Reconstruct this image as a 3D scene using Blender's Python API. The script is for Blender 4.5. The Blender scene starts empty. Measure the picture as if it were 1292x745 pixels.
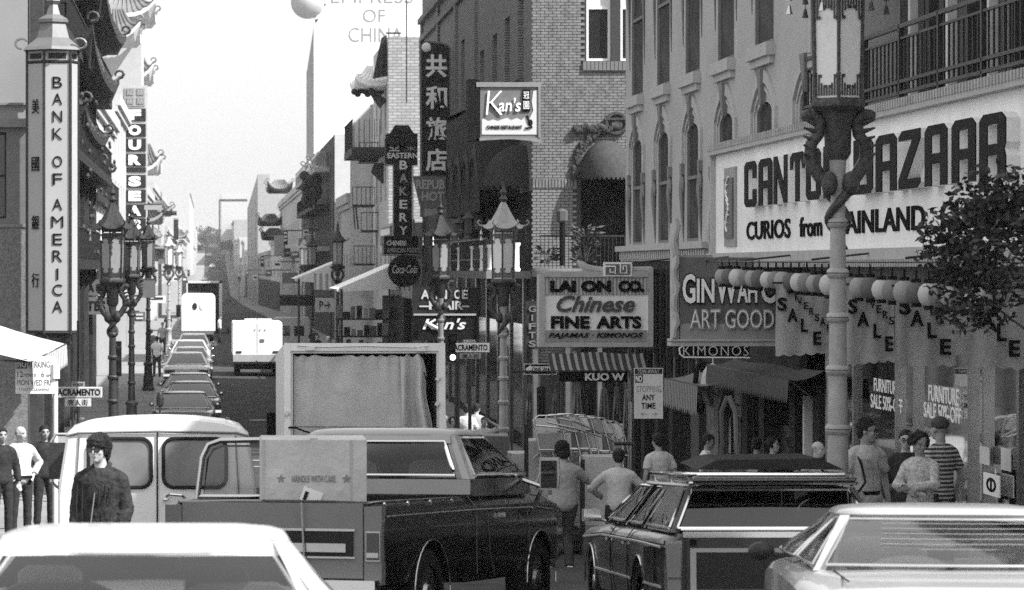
import bpy, math, random
from mathutils import Vector, Matrix, noise
random.seed(7)
R = math.radians
sc = bpy.context.scene
COL = sc.collection

# ---------------------------------------------------------------- camera
F, VX, VY, CZ = 3768.0, 265.0, 340.0, 5.1
cam_d = bpy.data.cameras.new('camera'); cam = bpy.data.objects.new('camera', cam_d); COL.objects.link(cam)
cam.location = (0, 0, CZ); cam.rotation_euler = (R(90), 0, 0)
cam_d.sensor_width = 36; cam_d.lens = F/1292*36
cam_d.shift_x = (646-VX)/1292; cam_d.shift_y = -(372.5-VY)/1292
cam_d.clip_start = .5; cam_d.clip_end = 12000
cam_d.dof.use_dof = True; cam_d.dof.focus_distance = 42; cam_d.dof.aperture_fstop = 5.6
sc.camera = cam
# ---------------------------------------------------------------- light
SUN = Vector((.58, -.37, .70)).normalized()
w = bpy.data.worlds.new('World'); sc.world = w; w.use_nodes = True
nt = w.node_tree; nt.nodes.clear()
sky = nt.nodes.new('ShaderNodeTexSky'); sky.sky_type = 'NISHITA'; sky.sun_disc = False
sky.sun_elevation = math.asin(SUN.z); sky.sun_rotation = math.atan2(SUN.x, SUN.y)
sky.dust_density = 4.0; sky.air_density = 1.0
bw = nt.nodes.new('ShaderNodeSeparateColor')        # orthochromatic film: the sky is recorded in black and white by its blue light
bg = nt.nodes.new('ShaderNodeBackground'); bg.inputs[1].default_value = .13
wo = nt.nodes.new('ShaderNodeOutputWorld')
hzm = nt.nodes.new('ShaderNodeMath'); hzm.operation = 'MULTIPLY_ADD'; hzm.inputs[1].default_value = .45; hzm.inputs[2].default_value = 3.1   # thin bright high haze over the blue
nt.links.new(sky.outputs[0], bw.inputs[0]); nt.links.new(bw.outputs[2], hzm.inputs[0]); nt.links.new(hzm.outputs[0], bg.inputs[0]); nt.links.new(bg.outputs[0], wo.inputs[0])
sd = bpy.data.lights.new('sun', 'SUN'); sd.energy = 4.8; sd.angle = R(.5); sd.color = (1, 1, 1)
so = bpy.data.objects.new('sun', sd); COL.objects.link(so); so.rotation_euler = SUN.to_track_quat('Z', 'Y').to_euler()
sc.view_settings.view_transform = 'Standard'; sc.view_settings.look = 'None'
sc.view_settings.exposure = .95; sc.view_settings.gamma = 1
sc.render.engine = 'CYCLES'
sc.cycles.max_bounces = 6; sc.cycles.transparent_max_bounces = 12; sc.cycles.volume_bounces = 0
sc.cycles.use_denoising = False

# ---------------------------------------------------------------- helpers
def lerp(a, b, t): return a+(b-a)*t
PROF = [(-60, 6.9), (0, 3.45), (60, 0), (90, .05), (126, .45), (200, .5), (300, .35), (500, -1), (800, -2), (1000, 5), (1250, 17), (1500, 17), (3000, 2), (6000, 0)]
def g(y):
    for (a, za), (b, zb) in zip(PROF, PROF[1:]):
        if y <= b: return lerp(za, zb, (y-a)/(b-a))
    return 0
def W(px, py, Y):
    s = F/Y
    return Vector(((px-VX)/s, Y, CZ-(py-VY)/s))
def YX(px, X): return X*F/(px-VX)          # depth of a facade point seen at px on the plane x = X
def ZY(py, Y): return CZ-(py-VY)*Y/F

LOC = {}
def link(o): COL.objects.link(o); return o
def tag(o, label=None, cat=None, group=None, kind=None):
    if label: o['label'] = label
    if cat: o['category'] = cat
    if group: o['group'] = group
    if kind: o['kind'] = kind
    return o
def thing(name, label, cat, loc=(0, 0, 0), rz=0, group=None):
    o = link(bpy.data.objects.new(name, None)); o.location = loc; o.rotation_euler = (0, 0, rz); o.empty_display_size = .2
    LOC[o.name] = Vector(loc)
    return tag(o, label, cat, group)
def kids(o): return [c for c in bpy.data.objects if c.parent == o]
_kid = {}
def copy_tree(o, parent=None):
    c = o.copy(); COL.objects.link(c); c.parent = parent
    if o.name in LOC: LOC[c.name] = LOC[o.name]
    for ch in _kid.get(o.name, []): 
        k = copy_tree(ch, c)
    return c
def reg(o, parent):
    _kid.setdefault(parent.name, []).append(o); LOC[o.name] = LOC.get(parent.name, Vector((0, 0, 0)))
def dup(o, loc, rz, label, group=None):
    c = o.copy(); COL.objects.link(c); c.location = loc; c.rotation_euler = (0, 0, rz); c['label'] = label
    if group: c['group'] = group
    LOC[c.name] = Vector(loc)
    def rec(a, b):
        for ch in _kid.get(a.name, []):
            k = ch.copy(); COL.objects.link(k); k.parent = b; _kid.setdefault(b.name, []).append(k); rec(ch, k)
    rec(o, c)
    return c

class Fr:
    """frame of a facade: u runs along it, d sticks out of it, z is up"""
    def __init__(s, o, u, n): s.o, s.u, s.n = Vector(o), Vector(u), Vector(n)
    def P(s, u, z, d=0): return s.o+s.u*u+s.n*d+Vector((0, 0, z))
def fwest(X): return Fr((X, 0, 0), (0, 1, 0), (-1, 0, 0))     # facades on the right side of the street: u is world y
def feast(X): return Fr((X, 0, 0), (0, 1, 0), (1, 0, 0))
def fsouth(Y): return Fr((0, Y, 0), (1, 0, 0), (0, -1, 0))

class M:
    def __init__(s): s.v = []; s.f = []
    def add(s, vs, fs):
        b = len(s.v); s.v += [tuple(v) for v in vs]; s.f += [tuple(i+b for i in q) for q in fs]; return s
    def hexa(s, p):   # 8 corners: bottom 4 ccw, top 4
        return s.add(p, [(0, 3, 2, 1), (4, 5, 6, 7), (0, 1, 5, 4), (1, 2, 6, 5), (2, 3, 7, 6), (3, 0, 4, 7)])
    def box(s, x0, x1, y0, y1, z0, z1):
        return s.hexa([(x0, y0, z0), (x1, y0, z0), (x1, y1, z0), (x0, y1, z0), (x0, y0, z1), (x1, y0, z1), (x1, y1, z1), (x0, y1, z1)])
    def fbox(s, fr, u0, u1, z0, z1, d0, d1):
        P = fr.P
        return s.hexa([P(u0, z0, d0), P(u1, z0, d0), P(u1, z0, d1), P(u0, z0, d1), P(u0, z1, d0), P(u1, z1, d0), P(u1, z1, d1), P(u0, z1, d1)])
    def obox(s, c, sx, sy, sz, rz=0, rx=0, ry=0):
        m = Matrix.Translation(c) @ Matrix.Rotation(rz, 4, 'Z') @ Matrix.Rotation(ry, 4, 'Y') @ Matrix.Rotation(rx, 4, 'X')
        p = [m @ Vector((a*sx/2, b*sy/2, c_*sz/2)) for c_ in (-1, 1) for a, b in ((-1, -1), (1, -1), (1, 1), (-1, 1))]
        return s.hexa(p)
    def quad(s, a, b, c, d): return s.add([a, b, c, d], [(0, 1, 2, 3)])
    def tube(s, pts, rad, n=8, ry=None):
        pts = [Vector(p) for p in pts]; k = len(pts)
        rad = [rad]*k if isinstance(rad, (int, float)) else rad
        vs = []; up = None
        for i, p in enumerate(pts):
            t = (pts[min(i+1, k-1)]-pts[max(i-1, 0)]).normalized()
            if up is None: up = Vector((0, 0, 1)) if abs(t.z) < .9 else Vector((0, 1, 0))
            a = t.cross(up).normalized(); b = a.cross(t).normalized(); up = b
            for j in range(n):
                q = 2*math.pi*j/n
                vs.append(p+a*math.cos(q)*rad[i]+b*math.sin(q)*rad[i])
        fs = [(i*n+j, i*n+(j+1) % n, (i+1)*n+(j+1) % n, (i+1)*n+j) for i in range(k-1) for j in range(n)]
        fs += [tuple(range(n))[::-1], tuple((k-1)*n+j for j in range(n))]
        return s.add(vs, fs)
    def bar(s, a, b, r=.02, n=6): return s.tube([a, b], r, n)
    def lathe(s, prof, c=(0, 0, 0), n=16, sx=1, sy=1, ph=0):
        vs = []; c = Vector(c)
        for r, z in prof:
            for j in range(n):
                q = 2*math.pi*j/n+ph; vs.append(c+Vector((r*math.cos(q)*sx, r*math.sin(q)*sy, z)))
        k = len(prof)
        fs = [(i*n+j, i*n+(j+1) % n, (i+1)*n+(j+1) % n, (i+1)*n+j) for i in range(k-1) for j in range(n)]
        fs += [tuple(range(n))[::-1], tuple((k-1)*n+j for j in range(n))]
        return s.add(vs, fs)
    def ell(s, c, rx, ry, rz, n=12, m=8, rot=None):
        vs = []; c = Vector(c)
        for i in range(m+1):
            t = math.pi*i/m
            for j in range(n):
                q = 2*math.pi*j/n
                v = Vector((rx*math.sin(t)*math.cos(q), ry*math.sin(t)*math.sin(q), -rz*math.cos(t)))
                if rot: v = rot @ v
                vs.append(c+v)
        return s.add(vs, [(i*n+j, i*n+(j+1) % n, (i+1)*n+(j+1) % n, (i+1)*n+j) for i in range(m) for j in range(n)])
    def prism(s, poly, fr, d0, d1):   # poly in (u,z)
        n = len(poly)
        vs = [fr.P(u, z, d0) for u, z in poly]+[fr.P(u, z, d1) for u, z in poly]
        return s.add(vs, [tuple(range(n))[::-1], tuple(range(n, 2*n))]+[(i, (i+1) % n, (i+1) % n+n, i+n) for i in range(n)])
    def loft(s, secs, cap=True, closed=True):
        n = len(secs[0]); vs = [p for q in secs for p in q]; fs = []
        for i in range(len(secs)-1):
            for j in range(n if closed else n-1):
                fs.append((i*n+j, i*n+(j+1) % n, (i+1)*n+(j+1) % n, (i+1)*n+j))
        if cap: fs += [tuple(range(n))[::-1], tuple((len(secs)-1)*n+j for j in range(n))]
        return s.add(vs, fs)
    def xf(s, mat):
        s.v = [tuple(mat @ Vector(v)) for v in s.v]; return s
    def mesh(s, name, mt, off=None, smooth=False, angle=35):
        me = bpy.data.meshes.new(name)
        v = s.v if off is None else [(a-off.x, b-off.y, c-off.z) for a, b, c in s.v]
        me.from_pydata(v, [], s.f); me.materials.append(mt)
        fix(me)
        if smooth:
            me.polygons.foreach_set('use_smooth', [True]*len(me.polygons)); me.set_sharp_from_angle(angle=R(angle))
        me.update(); return me
    def build(s, name, mt, parent=None, local=False, smooth=False, angle=35):
        off = None
        if parent is not None and not local: off = LOC[parent.name]
        o = link(bpy.data.objects.new(name, s.mesh(name, mt, off, smooth, angle)))
        if parent is not None: o.parent = parent; reg(o, parent)
        else: LOC[o.name] = Vector((0, 0, 0))
        return o
def fix(me):
    import bmesh
    b = bmesh.new(); b.from_mesh(me); bmesh.ops.recalc_face_normals(b, faces=b.faces); b.to_mesh(me); b.free()
def inst(me, name, parent, loc, rz=0, local=False):
    o = link(bpy.data.objects.new(name, me)); 
    if parent is not None:
        o.location = Vector(loc)-(Vector((0, 0, 0)) if local else LOC[parent.name]); o.parent = parent; _kid.setdefault(parent.name, []).append(o)
        LOC[o.name] = LOC[parent.name]
    else: o.location = loc
    o.rotation_euler = (0, 0, rz)
    return o

# ---------------------------------------------------------------- materials (a black and white world: every colour is a grey)
MT = {}
def mat(name, v, rough=.7, metal=0, bump=0, scale=8, var=.12, coat=0, vscale=None, spec=.3):
    m = bpy.data.materials.new(name); m.use_nodes = True; n = m.node_tree.nodes; l = m.node_tree.links
    b = n['Principled BSDF']; b.inputs['Roughness'].default_value = rough; b.inputs['Metallic'].default_value = metal
    b.inputs['Specular IOR Level'].default_value = min(spec, .05) if rough >= .55 else spec
    if coat: b.inputs['Coat Weight'].default_value = coat; b.inputs['Coat Roughness'].default_value = .04
    tc = n.new('ShaderNodeTexCoord')
    if var:
        a = n.new('ShaderNodeTexNoise'); a.inputs['Scale'].default_value = vscale or scale*.25; a.inputs['Detail'].default_value = 6; a.inputs['Roughness'].default_value = .65
        l.new(tc.outputs['Object'], a.inputs['Vector'])
        r = n.new('ShaderNodeMapRange'); r.inputs[1].default_value = .3; r.inputs[2].default_value = .7
        r.inputs[3].default_value = v*(1-var); r.inputs[4].default_value = min(1, v*(1+var))
        l.new(a.outputs[0], r.inputs[0]); l.new(r.outputs[0], b.inputs['Base Color'])
    else: b.inputs['Base Color'].default_value = (v, v, v, 1)
    if bump:
        a2 = n.new('ShaderNodeTexNoise'); a2.inputs['Scale'].default_value = scale; a2.inputs['Detail'].default_value = 5
        bp = n.new('ShaderNodeBump'); bp.inputs['Strength'].default_value = bump; bp.inputs['Distance'].default_value = .02
        l.new(tc.outputs['Object'], a2.inputs['Vector']); l.new(a2.outputs[0], bp.inputs['Height']); l.new(bp.outputs[0], b.inputs['Normal'])
    MT[name] = m; return m
def glassmat(name, tint=.5, refl=1.0, rough=.02, alpha=.85):
    m = bpy.data.materials.new(name); m.use_nodes = True; n = m.node_tree.nodes; l = m.node_tree.links; n.clear()
    out = n.new('ShaderNodeOutputMaterial'); t = n.new('ShaderNodeBsdfTransparent'); t.inputs[0].default_value = (tint, tint, tint, 1)
    gl = n.new('ShaderNodeBsdfGlossy'); gl.inputs['Roughness'].default_value = rough; gl.inputs['Color'].default_value = (refl, refl, refl, 1)
    fr = n.new('ShaderNodeFresnel'); fr.inputs['IOR'].default_value = 1.7
    mx = n.new('ShaderNodeMixShader'); l.new(fr.outputs[0], mx.inputs[0]); l.new(t.outputs[0], mx.inputs[1]); l.new(gl.outputs[0], mx.inputs[2]); l.new(mx.outputs[0], out.inputs[0])
    MT[name] = m; return m
def stripes(name, a, b, axis, freq, rough=.8, duty=.5):
    m = mat(name, a, rough, var=0); n = m.node_tree.nodes; l = m.node_tree.links
    gm = n.new('ShaderNodeNewGeometry'); sp = n.new('ShaderNodeSeparateXYZ'); l.new(gm.outputs['Position'], sp.inputs[0])
    mu = n.new('ShaderNodeMath'); mu.operation = 'MULTIPLY'; mu.inputs[1].default_value = freq; l.new(sp.outputs[axis], mu.inputs[0])
    fr = n.new('ShaderNodeMath'); fr.operation = 'FRACT'; l.new(mu.outputs[0], fr.inputs[0])
    gt = n.new('ShaderNodeMath'); gt.operation = 'GREATER_THAN'; gt.inputs[1].default_value = duty; l.new(fr.outputs[0], gt.inputs[0])
    mr = n.new('ShaderNodeMapRange'); mr.inputs[3].default_value = a; mr.inputs[4].default_value = b; l.new(gt.outputs[0], mr.inputs[0])
    l.new(mr.outputs[0], n['Principled BSDF'].inputs['Base Color']); return m
def brickmat(name, a, b, mortar, rot, bw_=.22, bh=.075, msize=.012):
    m = mat(name, a, .85, var=0); n = m.node_tree.nodes; l = m.node_tree.links; p = n['Principled BSDF']
    gm = n.new('ShaderNodeNewGeometry'); sp = n.new('ShaderNodeSeparateXYZ'); l.new(gm.outputs['Position'], sp.inputs[0])
    cb = n.new('ShaderNodeCombineXYZ'); l.new(sp.outputs[rot], cb.inputs[0]); l.new(sp.outputs[2], cb.inputs[1])
    br = n.new('ShaderNodeTexBrick'); l.new(cb.outputs[0], br.inputs['Vector'])
    br.inputs['Color1'].default_value = (a, a, a, 1); br.inputs['Color2'].default_value = (b, b, b, 1); br.inputs['Mortar'].default_value = (mortar,)*3+(1,)
    br.inputs['Scale'].default_value = 1; br.inputs['Brick Width'].default_value = bw_; br.inputs['Row Height'].default_value = bh; br.inputs['Mortar Size'].default_value = msize
    l.new(br.outputs['Color'], p.inputs['Base Color'])
    bp = n.new('ShaderNodeBump'); bp.inputs['Strength'].default_value = .6; bp.inputs['Distance'].default_value = .02; bp.invert = True
    l.new(br.outputs['Fac'], bp.inputs['Height']); l.new(bp.outputs[0], p.inputs['Normal'])
    return m
asphalt = mat('asphalt', .06, .9, bump=.5, scale=60, var=.35, vscale=1.3)
concrete = mat('concrete', .24, .9, bump=.3, scale=30, var=.2, vscale=1)
kerbm = mat('kerb_stone', .3, .9, bump=.3, scale=30)
pinkwall = mat('painted_stucco', .40, .9, bump=.55, scale=22, var=.10, vscale=.6)
trimm = mat('painted_trim', .42, .7, bump=.2, scale=20)
trimd = mat('painted_trim_dark', .2, .7, bump=.2, scale=20)
dark = mat('dark_paint', .03, .6, bump=.2, scale=20, var=.4)
black = mat('black_paint', .010, .6, var=.3)
blackl = mat('black_letter_paint', .008, .9, var=0)
white = mat('white_paint', .8, .6, bump=.08, scale=12, var=.05)
offwhite = mat('off_white_paint', .62, .6, bump=.1, scale=12, var=.08)
signw = mat('sign_white', .86, .45, var=.07, vscale=2)
signg = mat('sign_grey', .3, .5, var=.1, vscale=3)
signd = mat('sign_dark', .025, .6, var=.2, vscale=3)
signm = mat('sign_mid', .14, .45, var=.15, vscale=3)
greyletter = mat('grey_letter_paint', .42, .6, var=0)
whitel = mat('white_letter_paint', .85, .5, var=0)
ironm = mat('dark_iron', .03, .45, .2, bump=.3, scale=40, var=.3)
lampm = mat('lamp_post_paint', .34, .5, bump=.3, scale=60, var=.2, vscale=8)
lampd = mat('dragon_bronze', .07, .42, .3, bump=.9, scale=55, var=.5, vscale=20)
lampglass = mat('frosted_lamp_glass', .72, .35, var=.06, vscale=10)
lampglassd = mat('sooty_lamp_glass', .2, .35, var=.15, vscale=10)  # dark copy of the lamp glass, silhouette tone put into the colour
chrome = mat('chrome', .75, .12, 1, var=0)
chromed = mat('worn_chrome', .5, .3, 1, var=.1)
rubber = mat('rubber', .02, .85, var=.2)
darkglass = mat('dark_window_glass', .015, .06, var=0, spec=.8)
midglass = mat('dusty_window_glass', .05, .6, var=.6, vscale=1.2)
carglass = glassmat('car_glass', .62, .9, .02)
shopglass = glassmat('shop_glass', .55, .8, .03)
wagonglass = glassmat('wagon_glass', .28, .9, .03)
clearglass = glassmat('pickup_glass', .92, .45, .02)
frontglass = glassmat('rear_window_glass', .62, .9, .06)
clothm = mat('canvas_cloth', .5, .95, bump=.5, scale=90, var=.12, vscale=3)
cardm = mat('cardboard', .42, .9, bump=.15, scale=60, var=.12, vscale=4)
cardl = mat('pale_cardboard', .5, .9, bump=.5, scale=14, var=.16, vscale=2.5)
brickf = mat('light_face_brick', .17, .9, bump=.5, scale=45, var=.35, vscale=5)
mortar = mat('mortar', .05, .95, bump=.3, scale=40)
bricky = brickmat('light_brick_side', .27, .20, .07, 1)
brickx = brickmat('light_brick_south', .36, .26, .18, 0, .4, .14, .02)
granite = mat('granite_wall', .17, .9, bump=.8, scale=30, var=.35, vscale=12)
leafm = mat('leaf_green', .035, .6, var=.35, vscale=3)
leafl = mat('young_leaf_green', .07, .6, var=.35, vscale=3)
barkm = mat('bark', .08, .95, bump=.8, scale=20)
skin = mat('skin', .30, .5, var=.05, vscale=12)
skinl = mat('fair_skin', .42, .5, var=.05, vscale=12)
hairm = mat('black_hair', .010, .5, bump=.9, scale=90, var=.4, vscale=30)
hairg = mat('grey_hair', .3, .6, bump=.6, scale=70, var=.3, vscale=30)
# ---------------------------------------------------------------- lettering
_tc = {}
TS = bpy.data.scenes.new('workbench')       # side scene in which modifiers and text are turned into plain meshes
JUNK = []
def evalmesh(o, extra=()):
    for q in (o, *extra): TS.collection.objects.link(q)
    vl = TS.view_layers[0]; vl.update(); me = bpy.data.meshes.new_from_object(o.evaluated_get(vl.depsgraph))
    for q in (o, *extra): TS.collection.objects.unlink(q); JUNK.append(q)
    JUNK.append(me)
    return me
def textdata(s, off, shear, space, line):
    k = (s, off, shear, space, line)
    if k not in _tc:
        c = bpy.data.curves.new('lettering', 'FONT'); c.body = s; c.extrude = .5; c.offset = off; c.shear = shear; c.space_character = space; c.space_line = line
        c.align_x = 'CENTER'; c.resolution_u = 3
        o = bpy.data.objects.new('lettering', c); me = evalmesh(o)
        v = [tuple(x.co) for x in me.vertices]; f = [tuple(p.vertices) for p in me.polygons]
        x = [a[0] for a in v]; y = [a[1] for a in v]
        _tc[k] = (v, f, min(x), max(x), min(y), max(y))
    return _tc[k]
def text(s, c, u, w, h, mt, parent=None, depth=.02, off=.0, shear=0, space=1, line=1, zdir=(0, 0, 1), name='lettering'):
    v, f, x0, x1, y0, y1 = textdata(s, off, shear, space, line)
    u = Vector(u); z = Vector(zdir); n = u.cross(z); c = Vector(c); m = M()
    m.v = [tuple(c+u*((a-x0)/(x1-x0)-.5)*w+z*((b-y0)/(y1-y0)-.5)*h+n*(d+.5)*depth) for a, b, d in v]; m.f = list(f)
    off_ = LOC[parent.name] if parent is not None else None
    me = bpy.data.meshes.new(name); 
    vv = m.v if off_ is None else [(p[0]-off_.x, p[1]-off_.y, p[2]-off_.z) for p in m.v]
    me.from_pydata(vv, [], m.f); me.materials.append(mt)
    o = link(bpy.data.objects.new(name, me))
    if parent is not None: o.parent = parent; reg(o, parent)
    return o
UX, UY = (1, 0, 0), (0, -1, 0)
def ptext(s, parent, Y, px0, px1, py0, py1, mt, **k):
    """print on a south facing board at depth Y, placed by where it shows in the photograph"""
    a = W(px0, py1, Y); b = W(px1, py0, Y)
    return text(s, ((a.x+b.x)/2, Y, (a.z+b.z)/2), UX, b.x-a.x, b.z-a.z, mt, parent, **k)
def pbox(m, Y, px0, px1, py0, py1, d0=0, d1=.05):
    """box whose face looks south, spanning pixels at depth Y; d runs away from the camera"""
    a = W(px0, py1, Y); b = W(px1, py0, Y)
    return m.box(a.x, b.x, Y+d0, Y+d1, a.z, b.z)

# ---------------------------------------------------------------- walls with real openings
def wall(fr, u0, u1, z0, z1, ops, parent, mt, name='wall', depth=.22, backmat=None):
    """ops: (u0,u1,z0,z1). Front skin with jambs; nothing behind"""
    us = sorted({u0, u1, *[o[0] for o in ops], *[o[1] for o in ops]}); zs = sorted({z0, z1, *[o[2] for o in ops], *[o[3] for o in ops]})
    us = [u for u in us if u0 <= u <= u1]; zs = [z for z in zs if z0 <= z <= z1]
    m = M(); P = fr.P
    for a, b in zip(us, us[1:]):
        run = None
        for c, d in zip(zs, zs[1:]):
            hole = any(o[0] <= a+1e-6 and o[1] >= b-1e-6 and o[2] <= c+1e-6 and o[3] >= d-1e-6 for o in ops)
            if not hole:
                if run and abs(run[1]-c) < 1e-9: run[1] = d
                else:
                    if run: m.quad(P(a, run[0]), P(b, run[0]), P(b, run[1]), P(a, run[1]))
                    run = [c, d]
        if run: m.quad(P(a, run[0]), P(b, run[0]), P(b, run[1]), P(a, run[1]))
    for a, b, c, d in ops:
        for q in (((a, c), (b, c)), ((b, c), (b, d)), ((b, d), (a, d)), ((a, d), (a, c))):
            (p0, q0), (p1, q1) = q
            m.quad(P(p0, q0), P(p1, q1), P(p1, q1, -depth), P(p0, q0, -depth))
    me_off = LOC[parent.name]
    me = bpy.data.meshes.new(name); me.from_pydata([tuple(Vector(v)-me_off) for v in m.v], [], m.f); me.materials.append(mt)
    o = link(bpy.data.objects.new(name, me)); o.parent = parent; reg(o, parent)
    return o
_win = {}
def window(fr, parent, u0, u1, z0, z1, frame_mt, pane_mt, d=-.16, sash=True, bars=0, fw=.06, sill=None, sill_mt=None, blind=None, blind_frac=.4):
    w_, h_ = u1-u0, z1-z0
    key = (round(w_, 2), round(h_, 2), tuple(fr.n), frame_mt.name, pane_mt.name, sash, bars, fw, d, sill, None if not blind else blind.name, blind_frac)
    if key not in _win:
        f0 = Fr((0, 0, 0), fr.u, fr.n); m = M()
        m.fbox(f0, 0, fw, 0, h_, d, d+.07); m.fbox(f0, w_-fw, w_, 0, h_, d, d+.07)
        m.fbox(f0, fw, w_-fw, 0, fw, d, d+.068); m.fbox(f0, fw, w_-fw, h_-fw, h_, d, d+.068)
        if sash: m.fbox(f0, fw, w_-fw, h_/2-.03, h_/2+.03, d, d+.06)
        for k in range(bars):
            u = w_*(k+1)/(bars+1); m.fbox(f0, u-.02, u+.02, fw, h_-fw, d, d+.055)
        p = M().quad(f0.P(fw, fw, d+.02), f0.P(w_-fw, fw, d+.02), f0.P(w_-fw, h_-fw, d+.02), f0.P(fw, h_-fw, d+.02))
        sl = None
        if sill: 
            q = M().fbox(f0, -.1, w_+.1, -.2, 0, -.02, .14).fbox(f0, -.04, w_+.04, -.32, -.2, -.02, .08); sl = q.mesh('sill', sill_mt)
        bl = None
        if blind: bl = M().fbox(f0, fw, w_-fw, h_*(1-blind_frac), h_-fw, d+.024, d+.03).mesh('blind', blind)
        _win[key] = (m.mesh('window', frame_mt), p.mesh('pane', pane_mt), sl, bl)
    a, b, c, e = _win[key]; loc = fr.P(u0, z0)
    wo_ = inst(a, 'window', parent, loc)
    for nm, me in (('pane', b), ('sill', c), ('blind', e)):
        if me:
            k = link(bpy.data.objects.new(nm, me)); k.parent = wo_; _kid.setdefault(wo_.name, []).append(k)
    return wo_

# ================================================================ the setting
RX0, RX1 = -1.9, 5.5            # kerbs of the street
FR_, FL_ = 8.6, -4.9            # building lines
SY0, SY1 = 65.5, 76.0           # roadway of the cross street
def sheet(name, x0, x1, ys, dz, mt, parent=None, kind='structure'):
    m = M(); n = len(ys)
    m.v = [(x, y, g(y)+dz) for y in ys for x in (x0, x1)]
    m.f = [(2*i, 2*i+1, 2*i+3, 2*i+2) for i in range(n-1)]
    o = m.build(name, mt); return tag(o, kind=kind)
YS = [-60, 0, 20, 40, 60, 75, 90, 126, 200, 300, 400, 500, 650, 800, 900, 1000, 1125, 1250, 1500, 3000, 6000]
gm_ = mat('distant_ground', .12, .95, var=.3, vscale=.02)
sheet('ground', -6000, 6000, YS, -.06, gm_)
def ysub(a, b): return [a]+[y for y in YS if a < y < b]+[b]
sheet('road', RX0, RX1, ysub(-30, 1240), 0, asphalt)
m = M(); m.quad((-80, SY0, .012), (RX0-.01, SY0, .012), (RX0-.01, SY1, .012), (-80, SY1, .012)); m.quad((RX1+.01, SY0, .012), (80, SY0, .012), (80, SY1, .012), (RX1+.01, SY1, .012))
tag(m.build('cross_street', asphalt), kind='structure')
def pavement(x0, x1, y0, y1):
    ys = ysub(y0, y1); m = M(); n = len(ys); H = .14
    xk = x1 if x0 < 0 else x0
    m.v = []
    for y in ys: m.v += [(x0, y, g(y)+H), (x1, y, g(y)+H), (xk, y, g(y)-.02)]
    for i in range(n-1):
        a, b = 3*i, 3*i+3; m.f.append((a, a+1, b+1, b))
        k = 1 if x0 < 0 else 0
        m.f.append((a+k, a+2, b+2, b+k))
    for i in (0, n-1): m.f.append((3*i, 3*i+1, 3*i+2))
    m.quad((x0, y0, g(y0)+H), (x1, y0, g(y0)+H), (x1, y0, g(y0)-.05), (x0, y0, g(y0)-.05))
    m.quad((x0, y1, g(y1)+H), (x1, y1, g(y1)+H), (x1, y1, g(y1)-.05), (x0, y1, g(y1)-.05))
    p = tag(m.build('pavement', concrete), kind='structure')
    return p
for a, b in ((-30, SY0), (SY1, 1240)):
    pavement(-6.5, RX0, a, b); pavement(RX1, 10.5, a, b)
def kerb(xa, y0, y1):
    k = tag(link(bpy.data.objects.new('kerb', None)), kind='structure'); LOC[k.name] = Vector((0, 0, 0))
    y = y0
    while y < y1-.1:
        e = min(y+2.4, y1)-.012; x0, x1 = (xa-.15, xa+.004) if xa < 0 else (xa-.004, xa+.15)
        m = M().hexa([(x0, y, g(y)), (x1, y, g(y)), (x1, e, g(e)), (x0, e, g(e)), (x0, y, g(y)+.146), (x1, y, g(y)+.146), (x1, e, g(e)+.146), (x0, e, g(e)+.146)])
        m.build('kerb_stone', kerbm, k); y += 2.4
for xa in (RX0, RX1):
    kerb(xa, 28, SY0); kerb(xa, SY1, 150)
# crossing lines and lane line, worn
m = M()
for y in (SY0-2.6, SY0-.4, SY1+.6, SY1+3): m.box(RX0+.1, RX1-.1, y, y+.3, g(y)+.004, g(y)+.008)
tag(m.build('crossing_lines', mat('worn_road_paint', .4, .8, var=.5, vscale=9)), kind='structure')
mh = M().lathe([(.34, 0), (.34, .012), (.3, .014), (0, .015)], (1.6, 98, g(98)), 16); tag(mh.build('manhole_cover', ironm), 'round iron manhole cover in the road beyond the crossing', 'manhole cover')

# ================================================================ right side, south of the cross street: the long painted building
def far_shell(root, fr, u0, u1, z1, depth, mt, thick_sign=1):
    """sides, back and roof of a building behind its facade"""
    P = fr.P; m = M()
    a, b = -.24, -depth
    m.quad(P(u0, -1, -.0), P(u0, -1, b), P(u0, z1, b), P(u0, z1, 0)); m.quad(P(u1, -1, 0), P(u1, -1, b), P(u1, z1, b), P(u1, z1, 0))
    m.quad(P(u0, -1, b), P(u1, -1, b), P(u1, z1, b), P(u0, z1, b))
    o = m.build('side_wall', mt, root)
    r = M().quad(P(u0, z1, 0), P(u1, z1, 0), P(u1, z1, b), P(u0, z1, b)).build('roof', concrete, root)
    return o
def arch_pts(u0, u1, z0, zs, kind='round', n=8):
    """outline of an opening: straight to zs then an arch"""
    c = (u0+u1)/2; r = (u1-u0)/2; pts = []
    if kind == 'segment':
        for k in range(n+1):
            q = math.pi*k/n; pts.append((c+r*math.cos(q), zs+.22*math.sin(q)))
    elif kind == 'round':
        for k in range(n+1):
            q = math.pi*k/n; pts.append((c+r*math.cos(q), zs+r*math.sin(q)))
    else:   # pointed
        H = r*.46
        for k in range(n+1):
            t = k/n; s_ = 1-abs(2*t-1); x = c+r*(1-2*t)
            pts.append((x, zs+H*math.sin(s_*math.pi/2)**.8))
    return pts
def arch_infill(fr, u0, u1, zs, ztop, d, m, kind='round'):
    pts = arch_pts(u0, u1, 0, zs, kind); c = (u0+u1)/2; n = len(pts)
    for a, b in zip(pts, pts[1:]):
        m.quad(fr.P(a[0], a[1], d), fr.P(b[0], b[1], d), fr.P(b[0], ztop, d), fr.P(a[0], ztop, d))
        m.quad(fr.P(a[0], a[1], d), fr.P(b[0], b[1], d), fr.P(b[0], b[1], d-.06), fr.P(a[0], a[1], d-.06))
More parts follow.
